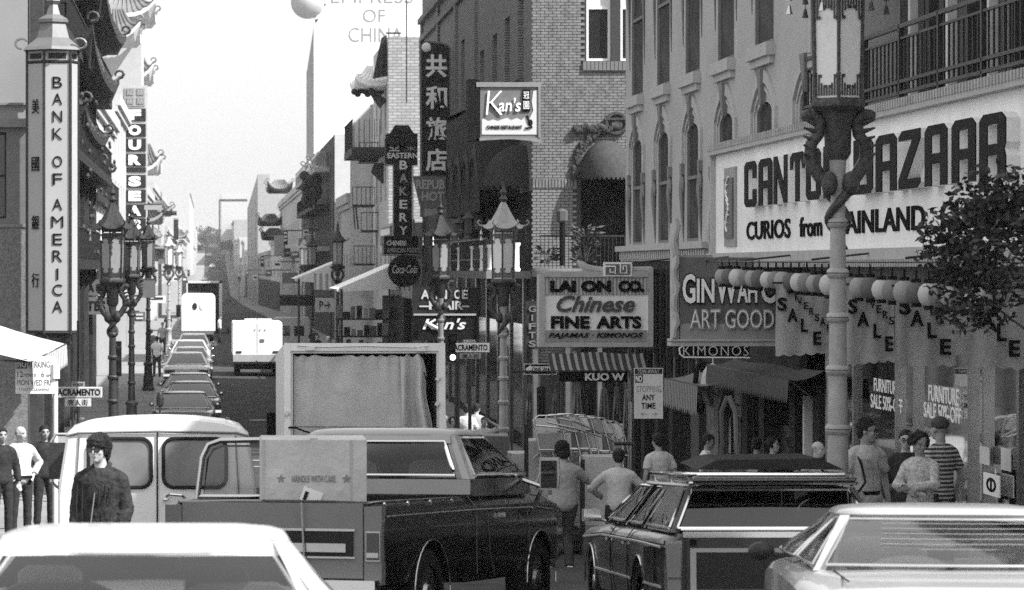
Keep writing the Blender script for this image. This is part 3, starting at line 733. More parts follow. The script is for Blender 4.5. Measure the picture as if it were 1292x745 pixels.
banner(1128, 1208, 362, 461, 32.4, 'third grey sale banner, overlapping its left neighbour', [('S', 1142, 387, 15, 21), ('A', 1157, 402, 17, 20), ('L', 1176, 417, 12, 20), ('E', 1193, 438, 14, 20),
    ('N', 1156, 369, 8, 9, .02), ('I', 1163, 376, 3, 12, .02), ('V', 1169, 383, 8, 12, .02), ('E', 1177, 390, 6, 12, .02), ('R', 1186, 398, 8, 12, .02)], 3.3)
banner(1209, 1300, 364, 463, 29.6, 'last sale banner partly hidden behind the street tree', [('S', 1228, 384, 14, 22), ('A', 1246, 402, 16, 22), ('L', 1264, 420, 12, 22), ('E', 1280, 440, 14, 21)], 4.1)

# ---------------------------------------------------------------- projecting sign: ginwah art goods
gY = 44.8
gw = thing('neon_shop_sign', 'grey projecting neon sign reading GINWAH ART GOODS with ornate left edge', 'sign', W(915, 400, gY))
m = M(); pbox(m, gY, 858, 980, 325, 408, .03, .3); m.build('upper_panel', signm, gw)
m = M(); pbox(m, gY, 858, 980, 408, 428, .035, .295); pbox(m, gY, 858, 980, 409, 428, .0, .03); m.build('lower_panel', signg, gw)
m = M(); pbox(m, gY, 846, 982, 428, 431, -.05, .34); pbox(m, gY, 846, 982, 432, 437, -.03, .33); m.build('bottom_frame', trimm, gw)
m = M(); c = W(852, 400, gY)
m.tube([W(852+2.2*math.sin(k*1.5), 276+9.4*k, gY-.02) for k in range(17)], [.04+.025*math.sin(k*1.9)**2 for k in range(17)], 7); pbox(m, gY, 849, 857, 282, 430, .02, .28)
m.build('carved_edge', trimm, gw, smooth=True)
m = M(); pbox(m, gY, 856, 900, 322, 345, .05, .25); m.build('top_panel', signg, gw)
nw = mat('neon_letter_white', .9, .4, var=0); ng = mat('neon_letter_grey', .42, .5, var=0)
def oletter(s, parent, Y, px0, px1, py0, py1, mt, mt2, off=.05, **k):
    ptext(s, parent, Y, px0-1, px1+1, py0-1.5, py1+1.5, mt2, off=off+.035, depth=.02, **k)
    ptext(s, parent, Y-.03, px0, px1, py0, py1, mt, off=off-.03, depth=.03, **k)
oletter('G', gw, gY, 861, 877, 346, 383, nw, signd); oletter('IN', gw, gY, 879, 901, 352, 382, nw, signd)
oletter('W', gw, gY, 903, 930, 345, 383, nw, signd); oletter('AH', gw, gY, 930, 955, 352, 382, nw, signd); oletter('C', gw, gY, 960, 978, 346, 383, nw, signd)
ptext('ART GOOD', gw, gY-.03, 870, 977, 390, 416, ng, off=.03)
ptext('ART GOOD', gw, gY-.06, 871, 976, 392, 414, whitel, off=-.02)
km = thing('kimonos_sign', 'black neon sign reading KIMONOS hung beneath the grey projecting sign', 'sign', W(900, 443, gY))
m = M(); pbox(m, gY, 854, 946, 435, 452.5, .02, .2); m.build('sign_board', black, km)
m = M().tube([W(861, 437, gY-.02), W(857, 440, gY-.02), W(858, 447, gY-.02), W(863, 451, gY-.02), W(946, 451.5, gY-.02)], .013, 5); m.build('neon_tube', whitel, km)
ptext('KIMONOS', km, gY-.02, 862, 944, 437, 449, mat('neon_tube_grey', .6, .4, var=0), off=-.015, space=1.2)

# ---------------------------------------------------------------- projecting sign: fine arts
lY = 56.5
la = thing('fine_arts_sign', 'white projecting sign of LAI ON CO. Chinese Fine Arts with curled roof trim', 'sign', W(750, 390, lY))
m = M(); pbox(m, lY, 687, 818, 350, 432, .03, .35); m.build('sign_board', signw, la)
m = M(); pbox(m, lY, 688.5, 816.5, 351, 372, .0, .029); m.build('hatched_panel', stripes('hatched_panel_paint', .5, .25, 0, 14), la)
m = M(); pbox(m, lY, 688.5, 816.5, 417, 431, .0, .029); m.build('lower_band', signg, la)
m = M(); pbox(m, lY, 680, 686.8, 347, 438, -.03, .38); pbox(m, lY, 818.2, 824, 338, 438, -.03, .38); pbox(m, lY, 687, 818, 432.2, 438, -.04, .38); pbox(m, lY, 687, 818, 343, 349.8, -.04, .38)
m.build('sign_frame', trimm, la)
for nm, pts in (('curled_ridge', [(674, 337), (678, 339), (684, 344), (694, 346), (715, 346.5), (762, 347)]), ('curled_ridge', [(728, 330), (733, 333), (739, 339), (750, 341), (765, 342), (822, 341)])):
    m = M().tube([W(x, y, lY+.1) for x, y in pts], [.02, .06, .09, .08, .07, .07], 8); m.build(nm, mat('ridge_paint', .4, .7) if 'ridge_paint' not in MT else MT['ridge_paint'], la, smooth=True)
m = M(); pbox(m, lY, 761, 797, 331, 349, -.06, .0); m.build('emblem_frame', signw, la)
m = M(); pbox(m, lY, 763.5, 794.5, 333.5, 347, -.075, -.061); m.build('emblem_field', signm, la)
kp = lambda L_, m: m.tube([W(x, y, lY-.09) for x, y in L_], .014, 4)
m = M(); kp([(783, 333.5), (783, 345), (791, 345), (791, 336), (786.5, 336), (786.5, 341)], m); kp([(764, 336.5), (776.5, 336.5), (776.5, 346)], m); kp([(770, 339.5), (770, 344), (775.0, 344)], m); m.build('key_pattern', signw, la)
ptext('LAI ON', la, lY-.01, 694, 771, 354, 369, blackl, off=.07); ptext('CO.', la, lY-.01, 780, 813, 354, 369, blackl, off=.07)
ptext('Chinese', la, lY-.005, 702, 801, 373, 394, mat('grey_script_paint', .07, .5, var=0), off=.025, shear=.35)
ptext('FINE', la, lY-.005, 695, 744, 399, 415, blackl, off=.045); ptext('ARTS', la, lY-.005, 752, 809, 399, 415, blackl, off=.045)
ptext('PAJAMAS · KIMONOS', la, lY-.01, 692, 811, 420, 428, blackl, off=.02, shear=.3)
M().bar(W(824, 345, lY+.1), W(838, 345, lY+.1), .05).bar(W(824, 400, lY+.1), W(850, 388, lY+.1), .02).build('wall_bracket', ironm, la)
# KUO WAH awning and shop on the corner
kw = awning('striped_shop_awning', 'striped awning lettered KUO W above the garment racks', fsouth(58.2), W(690, 470, 58.2).x, W(812, 470, 58.2).x, ZY(446, 58), ZY(468, 57.8), 0, .7, aw1 if 0 else stripes('corner_awning_stripes', .05, .3, 0, 7, duty=.6), val=.02, scal=False)
m = M(); pbox(m, 57.45, 706, 792, 469, 482, 0, .03); m.build('valance_board', black, kw)
ptext('KUO W', kw, 57.43, 738, 788, 471, 480.5, whitel, off=.04)
M().box(W(640, 0, 61).x, W(690, 0, 61).x, 61.9, 62, 2.9, 3.0)
cs = thing('corner_shop', 'dark corner garment shop with goods hanging under the striped awning', 'shopfront', (7.5, 62, 0))
# the shop is an open stall front on the corner of the long building
M().box(FR_, FR_+3, PN+.02, PN+.3, 0, CZ-2.0).build('end_wall', dark, cs)
for k, (px, py, w_, h_, v) in enumerate([(668, 505, 10, 44, 1), (683, 512, 12, 50, 0), (700, 515, 10, 40, 1), (728, 508, 14, 44, 2), (745, 510, 12, 40, 0), (762, 512, 14, 46, 1), (778, 508, 10, 44, 2), (790, 515, 8, 50, 3)]):
    Y = 61.2+.1*(k % 3); c = W(px, py-h_/2, Y); hw, hh = w_*Y/F/2, h_*Y/F
    vs = []
    for i in range(9):
        q = i/8*2-1
        for j in range(7):
            r = j/6; wd = hw*(.55+.45*r) if v != 0 else hw*(1-.2*r)
            vs.append((c.x+q*wd, Y+.06*math.sin(i*2+j*.4)*r, c.z-hh*r-.04*abs(q)*(1-r)))
    m = M().add(vs, [(i*7+j, (i+1)*7+j, (i+1)*7+j+1, i*7+j+1) for i in range(8) for j in range(6)])
    m.bar(c+Vector((0, 0, .1)), c, .008)
    tag(m.build('hanging_garment', (dark, stock, signm, signg)[v], smooth=True), ['dark garment hanging left of the one way sign', 'grey jacket hanging just below the one way sign', 'dark robe hanging right of the one way sign', 'grey robe hanging under the first letters of the awning', 'short robe hanging below the awning lettering', 'long dark robe hanging below the awning centre', 'pale grey robe hanging at the awning right end', 'narrow light robe hanging left of the stop sign pole'][k], 'garment')
M().box(6.4, 6.45, 61, 61.2, 0, 3).v
m = M().bar((6.2, 61.35, 3.0), (8.7, 61.35, 3.0), .025); 
for x in (6.2, 8.55): m.bar((x, 61.35, 0), (x, 61.35, 3.0), .025)
tag(m.build('garment_rail', ironm), 'metal rail carrying the hanging garments of the corner shop', 'rail')
# vertical GIFTS board left of the fine arts sign
gf = thing('gifts_sign', 'narrow vertical GIFTS sign board left of the fine arts sign', 'sign', W(673, 410, 74))
m = M(); pbox(m, 78.2, 663, 680, 380, 441, 0, .15); m.build('sign_board', signd, gf)
for k, ch in enumerate('GIFTS'): ptext(ch, gf, 78.18, 667 if ch != 'I' else 670.5, 676 if ch != 'I' else 672.5, 386+k*11, 394+k*11, MT['gifts_paint'] if 'gifts_paint' in MT else mat('gifts_paint', .14, .8), off=.02)

# ================================================================ Kan's corner building, light brick
KY = 79.6; KT = 16.2; KX = FR_
kb = thing('brick_building', 'light brick corner building with arched awning doorway and stone carving', 'building', (KX, KY, 0))
fk = fsouth(KY); fw = fwest(KX)
kxr = 14.0
dx0, dx1 = W(733, 0, KY).x, W(796, 0, KY).x        # arched opening
wx0, wx1 = W(740, 0, KY).x, W(771, 0, KY).x
wz0, wz1 = ZY(77, KY), ZY(-10, KY)
ops = [(dx0, dx1+.4, 0, ZY(226, KY)), (wx0, wx1, wz0, wz1+1), (W(783, 0, KY).x, W(800, 0, KY).x+.4, wz0, wz1+1)]
wall(fk, KX, kxr, 0, KT, ops, kb, mortar, depth=.3)
# bricks of the street corner face, laid course by course (real geometry)
nb = 0; stuff = M(); BW, BH, J = .215, .078, .014
near = []
z = 0.6; row = 0
while z < KT-.1:
    x = KX-.0-(BW/2 if row % 2 else 0)
    while x < 12.2:
        a, b = max(x, KX-.03), min(x+BW-J, 12.2)
        if b-a > .03 and z > 2.6 and z < 14.6:
            if not any(o[0]-.02 < b and o[1]+.02 > a and o[2]-.02 < z+BH and o[3]+.02 > z for o in ops):
                near.append((a, b, z, .02+.008*random.random()))
        x += BW
    z += BH; row += 1
near.sort(key=lambda q: abs(q[2]-6.0)+abs(q[0]-9.6)*.5)
bmesh_c = {}
for a, b, z, d in near[:290]:
    key = round(b-a, 2)
    if key not in bmesh_c: bmesh_c[key] = M().box(0, key, -.024, .05, 0, BH-J).mesh('brick', brickf)
    inst(bmesh_c[key], 'brick', kb, (a, KY-(d-.024), z))
for a, b, z, d in near[290:]: stuff.box(a, b, KY-d, KY+.05, z, z+BH-J)
o = stuff.build('brick_courses', brickf, kb); o['kind'] = 'stuff'
window(fk, kb, wx0, wx1, wz0, wz1+1, white, darkglass, d=-.2, fw=.07, blind=offwhite, blind_frac=.5)
window(fk, kb, W(783, 0, KY).x, W(800, 0, KY).x+.4, wz0, wz1+1, white, darkglass, d=-.2, fw=.07, blind=offwhite, blind_frac=.5)
m = M()
for k in range(16): m.box(wx0-.1+k*.105, wx0-.02+k*.105+.01, KY-.09, KY, wz0-.26, wz0-.02)
m.build('brick_sill', signm, kb)['kind'] = 'stuff'
m = M(); k = 0
xx = KX
while xx < dx0-.1: m.box(xx, xx+.06, KY-.05, KY, ZY(237, KY), ZY(226, KY)); xx += .085
m.build('soldier_course', brickf, kb)['kind'] = 'stuff'
# west face with tall windows
kops = []; kwn = []
for px in (603, 620, 637, 656, 677):
    pass
kp_ = [(608, 64, 22), (624, 44, 0), (640, 22, 0), (657, -5, 0)]
for px, pt, _ in kp_:
    Yc = YX(px, KX); kops.append((Yc-.75, Yc+.75, ZY(pt, Yc)-3.6, ZY(pt, Yc)))
c0 = [YX(q, KX) for q in (546, 555, 565, 574, 584)]
for yc in c0: kops.append((yc-.7, yc+.7, 10.6, 12.9))
wall(fw, KY, 121, 7.2, KT, [o for o in kops], kb, bricky, depth=.45)
wall(fw, KY, 121, 0, 7.2, [], kb, dark, depth=.3)
for o in kops: window(fw, kb, o[0], o[1], o[2], o[3], offwhite, darkglass, d=-.42, fw=.08, sill=True, sill_mt=brickf)
M().quad((KX, 121, 0), (11, 121, 0), (11, 121, KT), (KX, 121, KT)).quad((KX, KY+.05, KT), (11, KY+.05, KT), (11, 121, KT), (KX, 121, KT)).build('rear_wall', bricky, kb)
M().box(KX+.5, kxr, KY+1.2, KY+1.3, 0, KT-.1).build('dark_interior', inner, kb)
M().fbox(fw, 96.2, 121, 14.3, 14.5, -.02, .12).fbox(fw, 96.2, 121, 15.0, 15.2, -.02, .2).build('cornice', brickf, kb)
for y in (96.4, 104, 112, 120.6): M().fbox(fw, y-.35, y+.35, 7.2, 14.99, -.02, .10).build('pilaster', bricky, kb)
# stone carving over the doorway
cvm = mat('carved_stone', .055, .9, bump=.9, scale=30, var=.5)
m = M(); c = W(778, 156, KY-.15)
m.ell(c+Vector((0, .08, 0)), .2, .06, .2, 14, 8); m.tube([c+Vector((.27*math.cos(q), .06, .27*math.sin(q))) for q in [k*math.pi/8 for k in range(17)]], .06, 6)
m.build('carved_boss', cvm, kb, smooth=True)
m = M(); pbox(m, KY, 724, 762, 159, 166, -.16, -.05); pbox(m, KY, 762, 796, 149, 152, -.15, -.06)
for k in range(30):
    q = math.pi*(.5+.5*k/29); 
    px, py = 762+math.cos(q)*36, 222-math.sin(q)*56
    m.ell(W(px+random.uniform(-3, 3), py+random.uniform(-2, 2), KY-.08), .08, .08, .09, 6, 5)
for k in range(16): m.ell(W(726+k*3.4, 162+3*math.sin(k*1.2), KY-.14), .09, .07, .08, 6, 5)
m.build('carved_surround', cvm, kb, smooth=True)
dome = mat('dark_awning_cloth', .055, .9, bump=.4, scale=40, var=.25)
def dome_awning(c, rx, ry, h, label, drop=.3, half=(math.pi, 2*math.pi)):
    t = thing('dome_awning', label, 'awning', c); m = M(); n, k = 18, 7; vs = []
    for i in range(n+1):
        q = lerp(half[0], half[1], i/n)
        for j in range(k+1):
            r = math.sin(math.pi/2*j/k); z = math.cos(math.pi/2*j/k)
            vs.append((c[0]+rx*r*math.cos(q), c[1]+ry*r*math.sin(q), c[2]+h*z))
    m.add(vs, [(i*(k+1)+j, (i+1)*(k+1)+j, (i+1)*(k+1)+j+1, i*(k+1)+j+1) for i in range(n) for j in range(k)]); m.build('cover', dome, t, smooth=True)
    v = M()
    for i in range(n*2):
        q0, q1 = lerp(half[0], half[1], i/n/2), lerp(half[0], half[1], (i+1)/n/2); d = drop if i % 2 else drop*.55
        p = lambda q: (c[0]+rx*math.cos(q), c[1]+ry*math.sin(q))
        v.quad((*p(q0), c[2]), (*p(q1), c[2]), (*p(q1), c[2]-d), (*p(q0), c[2]-d))
    v.build('valance', dome, t)
a = W(764.5, 222, KY)
dome_awning((a.x, KY-.01, a.z), .7, .85, .95, 'dark dome awning over the arched doorway of the brick corner building', .12)
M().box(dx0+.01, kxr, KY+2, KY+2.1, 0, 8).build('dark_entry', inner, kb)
# dark canopy with scallops along the west face, and the corner dome
kc = thing('dark_canopy', 'very dark cloth canopy stretched along the upper side of the brick building', 'canopy', (KX-.9, 100, 7))
ca, cb_ = YX(660, KX-1.0), YX(566, KX-1.0)
M().quad((KX, 82, 10.4), (KX, 95, 10.6), (KX-1.1, 94.5, 9.9), (KX-1.1, 83, 9.7)).build('cover', dome, kc)
M().box(KX-1.12, KX-1.1, 83, 94.5, 6.7, 9.7).build('front_curtain', dome, kc)
M().quad((KX, 94.6, 6.7), (KX-1.1, 94.6, 6.7), (KX-1.1, 94.5, 9.9), (KX, 95, 10.6)).build('end_curtain', dome, kc)
M().box(KX-1.1, KX-.0, 82.9, 82.96, 7.3, 9.7).build('near_curtain', dome, kc)
for k in range(4):
    y = 84.4+k*2.8; vs = []
    for i in range(13):
        q = math.pi*i/12
        for j in range(5): vs.append((KX-1.14-.06*math.sin(j/4*math.pi/2), y+1.1*math.cos(q)*1, 7.3+1.3*math.sin(q)*(1-.25*j/4)))
    M().add(vs, [(i*5+j, (i+1)*5+j, (i+1)*5+j+1, i*5+j+1) for i in range(12) for j in range(4)]).build('scallop', mat('scallop_cloth', .075, .9, var=.3) if k == 0 else MT['scallop_cloth'], kc)
a = W(645, 232, 81.5)
dome_awning((KX-.15, 81.3, a.z), 1.0, .8, 1.05, "dark dome awning on the street corner below the Kan's sign", .14, (math.pi*.5, 1.9*math.pi))

# Kan's projecting sign
kY = 78.6
ks = thing('restaurant_sign', "projecting Kan's Chinese Restaurant sign on the brick corner", 'sign', W(643, 142, kY))
m = M(); pbox(m, kY, 606, 679, 110, 176, .03, .25); m.build('sign_board', signm, ks)
m = M(); pbox(m, kY, 601, 683, 104, 110, -.02, .3); m.add([W(601, 178, kY), W(601, 174, kY), W(683, 174, kY), W(683, 181, kY), W(670, 178, kY), W(642, 175.5, kY)], [(0, 1, 2, 3, 4, 5)]); pbox(m, kY, 679.2, 682, 110, 174, -.02, .3); m.build('sign_frame', trimd, ks)
m = M(); pbox(m, kY, 590, 605, 100, 178, .0, .6); m.build('sign_return', black, ks)
pts = [(608, 170), (678, 170), (678, 114), (673, 115), (671, 128), (673, 140), (668, 150), (662, 148), (658, 152), (652, 149), (645, 152), (640, 149), (633, 151), (628, 153), (622, 151), (616, 153), (610, 150), (608, 151)]
fs_ = fsouth(kY); m = M(); m.prism([(W(x, y, kY).x, W(x, y, kY).z) for x, y in pts], fs_, -.028, -.012); m.build('white_field', mat('sign_field_white', .5, .6, var=.05), ks)
ptext('K', ks, kY, 613, 634, 115, 145, whitel, off=-.02, shear=.1); ptext("an's", ks, kY, 629, 657, 124, 141, whitel, off=.01, shear=.15)
ptext('CHINESE RESTAURANT', ks, kY-.0, 614, 659, 158.5, 163, blackl, off=.03, depth=.01)
m = M(); pbox(m, kY, 659, 669, 113, 141, -.0, .012); m.build('name_plate', black, ks)
ptext('冠', ks, kY-.02, 660.5, 667.5, 116, 125, whitel); ptext('園', ks, kY-.02, 660.5, 667.5, 128, 138, whitel)
m = M(); m.ell(W(669, 155, kY), .07, .02, .09, 8, 6); m.tube([W(665, 146, kY), W(667, 153, kY), W(671, 161, kY), W(663, 162, kY)], .03, 5); m.build('bird_emblem', black, ks)

# Republic hotel vertical sign
hY = 105.5
hs = thing('hotel_sign', 'tall dark vertical hotel sign with four large pale Chinese characters', 'sign', W(550, 150, hY))
m = M(); m.prism([(W(x, y, hY).x, W(x, y, hY).z) for x, y in [(531, 222), (529.5, 52), (556, 53), (566, 57), (569, 62), (569, 222)]], fsouth(hY), -.3, 0); m.build('sign_board', signd, hs)
m = M().tube([W(x, y, hY-.03) for x, y in [(532, 221), (530.7, 53.5), (556, 54.5), (565, 58), (568, 63), (568, 221)]], .025, 5); m.build('sign_edging', trimd, hs)
gl2 = mat('aged_letter_paint', .8, .6, var=.1)
for k, ch in enumerate('共和旅店'):
    y0 = 69+k*39.5; ptext(ch, hs, hY, 537, 564, y0, y0+29, gl2, off=.028, depth=.03)
m = M().ell(W(538, 60, hY-.05), .17, .05, .17, 14, 8); m.build('round_emblem', gl2, hs, smooth=True)
hs2 = thing('hotel_sign_board', 'tapered grey board reading REPUBLIC HOTEL under the vertical sign', 'sign', W(545, 243, hY-.5))
m = M(); m.prism([(W(x, y, hY-.5).x, W(x, y, hY-.5).z) for x, y in [(529, 256), (521, 222.5), (563, 222.5), (563, 264), (531, 263)]], fsouth(hY-.5), -.3, 0); m.build('sign_board', signm, hs2)
ptext('REPUB', hs2, hY-.5, 525, 561, 227, 239, greyletter, off=.03); ptext('HOT', hs2, hY-.5, 532, 560, 242, 254, greyletter, off=.03)

# balcony on the west face: lanterns, columns, railing
kbl = thing('corner_balcony', 'balcony with short white columns and dark railing on the brick building', 'balcony', (KX-.5, 90, 4.5))
b0, b1 = 80, 94.5
M().box(KX-1.2, KX, b0, b1, 4.85, 5.05).build('balcony_floor', trimd, kbl)
M().box(KX-1.2, KX-1.16, b0, b1, 5.9, 5.95).box(KX-1.2, KX-1.16, b0, b1, 5.35, 5.38).build('top_rail', ironm, kbl)
ya = [YX(p, KX-1.1) for p in (571, 583, 600, 612, 622, 650)]
for y in ya: M().lathe([(.14, 5.05), (.15, 5.1), (.12, 5.15), (.12, 5.65), (.15, 5.7), (.15, 5.75)], (KX-1.12, y, 0), 12).build('short_column', white, kbl, smooth=True)
bb = M().box(-.012, .012, -.012, .012, 0, .85).mesh('baluster', ironm)
y = b0+.1
while y < b1: inst(bb, 'baluster', kbl, (KX-1.18, y, 5.05)); y += .32
x_ = KX-1.1
for k in range(14): inst(bb, 'baluster', kbl, (KX-1.15+k*.085, b0+.02, 5.05))
for k, (px, py) in enumerate([(592, 285), (606, 280), (622, 272), (633, 262), (580, 290), (612, 296), (598, 304), (660, 285)]):
    Y = 84+k*1.3; c = W(px, py, Y)
    t = thing('balcony_lantern', 'small dark hanging lantern on the brick building balcony, '+['second from the hotel sign', 'third along the upper row', 'nearest the far lamp roof', 'right above the far lamp finial', 'first beside the hotel sign', 'middle of the lower row', 'left of the lower row', 'right of the far lamp'][k], 'lantern', c, 0, 'small lanterns hung over the corner balcony')
    M().lathe([(.05, -.28), (.13, -.22), (.14, 0), (.13, .18), (.22, .2), (.05, .36), (.02, .45)], c, 6).build('lantern_body', mat('tin_lantern', .09, .6) if 'tin_lantern' not in MT else MT['tin_lantern'], t)
    M().bar(c+Vector((0, 0, .44)), c+Vector((0, 0, 1.0)), .01).build('hanger', ironm, t)
# terrace on the south face: railing, lamp, plants
tr = thing('terrace_railing', 'thin iron railing of the terrace in front of the brick corner wall', 'railing', (9.4, 78.6, 4.6))
M().box(KX+.06, 10.9, 78.55, 78.6, 5.95, 6.0).build('top_rail', ironm, tr)
b2 = M().box(-.008, .008, -.008, .008, 0, .85).mesh('baluster', ironm)
for k in range(22): inst(b2, 'baluster', tr, (KX+.1+k*.105, 78.57, 5.1))
m = M().box(KX-.02, 14, 78.2, KY-.03, 4.9, 5.12); tag(m.build('terrace_slab', trimd), 'narrow projecting terrace slab on the brick corner wall', 'ledge')
tl = thing('terrace_lamp', 'black post lamp with small square lantern standing on the brick wall terrace', 'lamp', W(709, 335, 78.4))
M().bar(W(709.5, 335, 78.4), W(709.5, 281, 78.4), .075, 8).build('post', black, tl)
M().lathe([(.1, 0), (.14, .05), (.15, .3), (.05, .36)], W(709.5, 281, 78.4), 6).build('lantern_body', MT['tin_lantern'], tl)
def plant(name, label, cat, c, r, h, n, mt, leaf=.12, seed=1):
    rnd = random.Random(seed); t = thing(name, label, cat, c); m = M(); st = M()
    for k in range(n):
        a = rnd.uniform(0, 6.28); q = rnd.random(); rr = r*math.sqrt(rnd.random()); z = h*rnd.uniform(.1, 1)
        p = Vector(c)+Vector((rr*math.cos(a), rr*math.sin(a), z)); d = Vector((math.cos(a), math.sin(a), rnd.uniform(-.3, .9))).normalized()*leaf*rnd.uniform(.6, 1.3)
        s_ = d.cross(Vector((rnd.uniform(-1, 1), rnd.uniform(-1, 1), 1))).normalized()*leaf*.22
        m.add([p, p+d*.5+s_, p+d, p+d*.5-s_], [(0, 1, 2, 3)])
        if k % 9 == 0: st.bar(Vector(c)+Vector((0, 0, 0)), p, .008, 4)
    o = m.build('leaves', mt, t); o['kind'] = 'stuff'; st.build('stem', barkm, t); return t
plant('potted_shrub', 'spiky shrub on the terrace edge against the dark doorway', 'plant', W(738, 335, 78.5), .3, 1.0, 160, leafl, .22, 3)
plant('potted_shrub', 'small low plant on the terrace left of the black post lamp', 'plant', W(690, 334, 78.5), .25, .4, 60, leafm, .2, 4)
# front of the ground floor and fascia signs facing the crossing
m = M(); pbox(m, 79.2, 672, 800, 372, 680, .3, .35); o = m
gfz = thing('corner_restaurant_front', 'dark ground floor front of the brick corner building', 'shopfront', (KX, KY, 0))
M().box(KX-.05, 14, KY-.5, KY-.1, 4.3, 4.88).build('fascia', dark, gfz)
M().box(KX-.02, 14, KY-.35, KY-.05, 0, 1.0).build('stall_riser', pier, gfz)
for k in range(6): M().box(KX-.02+k*.85, KX+.1+k*.85, KY-.4, KY-.06, 1.0, 4.3).build('pier', pier, gfz)
af = thing('arcade_sign', "black fascia sign lettered A NICE FAIR over script Kan's", 'sign', W(560, 400, 79))
aY = 80.5
m = M(); pbox(m, aY, 521, 601, 363, 396, .02, .25); m.build('upper_board', signd, af)
m = M(); pbox(m, aY, 521, 601, 398.5, 430, .02, .25); m.build('lower_board', black, af)
m = M(); pbox(m, aY, 522, 601, 396, 398.4, -.02, .25); m.build('divider', signg, af)
for ch, a, b in (('A', 531, 542), ('N', 550, 557), ('I', 561, 564), ('C', 573, 580), ('E', 583, 590)): ptext(ch, af, aY, a, b, 366, 377.5, greyletter, off=.03)
ptext('–F', af, aY, 529, 550, 380, 391, greyletter, off=.03); ptext('AIR–', af, aY, 558, 592, 380, 391, greyletter, off=.03)
ptext("Kan's", af, aY, 533, 588, 402, 416, mat('pale_script_paint', .6, .5, var=0), off=.02, shear=.3)
m = M().tube([W(537, 407, aY-.02), W(545, 411, aY-.02), W(556, 417, aY-.02)], .05, 6); m.build('script_tail', MT['pale_script_paint'], af)
# dark west shopfronts on the ground floor
wsf = thing('row_of_shop_windows', 'dark ground floor windows under the corner balcony', 'shopfront', (KX, 100, 0))
for k in range(11):
    y = 81+k*3.6
    M().fbox(fw, y, y+.3, .2, 5.0, 0, .1).build('pier', pier, wsf)
    M().quad(fw.P(y+.3, .6, .05), fw.P(y+3.6, .6, .05), fw.P(y+3.6, 3.6, .05), fw.P(y+.3, 3.6, .05)).build('pane', darkglass, wsf)
# ================================================================ right side, further down the street
def facade_block(name, label, side, X, y0, y1, zt, mt, rows, win=(1.1, 1.8), pitch=2.4, z0=4.2, fh=3.4, cat='building', framemt=None, panemt=None, cornice=True, depth=10, zb=-1.5, ground_mt=None, bars=0):
    fr = fwest(X) if side > 0 else feast(X)
    t = thing(name, label, cat, (X, y0, 0)); n = max(1, int((y1-y0-.6)/pitch)); st = (y1-y0)/n
    ops = []
    for r in range(rows):
        for k in range(n):
            c = y0+st*(k+.5); z = z0+fh*r
            if z+win[1] < zt-.4: ops.append((c-win[0]/2, c+win[0]/2, z, z+win[1]))
    wall(fr, y0, y1, 3.6 if ground_mt else zb, zt, ops, t, mt, depth=.2)
    if ground_mt: wall(fr, y0, y1, zb, 3.6, [], t, ground_mt)
    for o in ops: window(fr, t, *o, framemt or offwhite, panemt or darkglass, d=-.17, fw=.07, bars=bars)
    far_shell(t, fr, y0, y1, zt, depth, mt)
    if cornice: M().fbox(fr, y0+.004, y1-.004, zt-.45, zt+.12, -.1, .3).fbox(fr, y0+.006, y1-.006, zt-.75, zt-.46, -.1, .16).build('cornice', mt, t)
    return t, fr
def pagoda(name, label, c, w, d, h, mt, under=None, lift=.45, cat='roof', parent=None, ribs=14, curl=True):
    """upturned tiled eave: plan w (across x) by d (along y), centre c at eave level"""
    t = parent or thing(name, label, cat, c); cx, cy, cz = c; m = M(); n = 6; N = 9
    def ring(q, k):   # q 0..1 eave to ridge
        hw = lerp(w/2, w*.18, q); hd = lerp(d/2, d*.30, q); z = cz+h*(q**1.7)
        pts = []
        for sx, sy, ex, ey in ((-1, -1, 1, -1), (1, -1, 1, 1), (1, 1, -1, 1), (-1, 1, -1, -1)):
            for i in range(N):
                s = i/N; x = lerp(sx, ex, s); y = lerp(sy, ey, s); l = (abs(2*s-1))**3*lift*(1-q)**2
                pts.append((cx+x*hw*(1+.04*abs(2*s-1)**3), cy+y*hd, z+l))
        return pts
    m.loft([ring(i/n, i) for i in range(n+1)]); m.build('tiled_roof', mt, t, smooth=True, angle=50)
    e = M(); r0 = ring(0, 0); r1 = [(x, y, z-.22) for x, y, z in r0]; r2 = [(cx+(x-cx)*.8, cy+(y-cy)*.8, cz-.3) for x, y, z in r0]
    e.loft([r0, r1, r2]); e.build('eave', under or mt, t)
    rb = M()
    for i in range(0, len(r0), 1):
        a = Vector(r0[i]); b = Vector(ring(.5, 0)[i]); cc = Vector(ring(1, 0)[i]); up = Vector((0, 0, .03)); rb.tube([a+up, Vector(ring(.25, 0)[i])+up, b+up, cc+up], .045, 4)
    o = rb.build('tile_ribs', mt, t); o['kind'] = 'stuff'
    if curl:
        q = M()
        for sx, sy in ((-1, -1), (1, -1), (1, 1), (-1, 1)):
            p = Vector((cx+sx*w/2, cy+sy*d/2, cz+lift)); q.tube([p+Vector((sx*.25*math.sin(a)*1.0, 0, .22-.22*math.cos(a)))*(1-.08*k) for k, a in enumerate([k*.7 for k in range(8)])], [.07-.005*k for k in range(8)], 5)
        q.build('corner_scroll', mt, t)
    return t
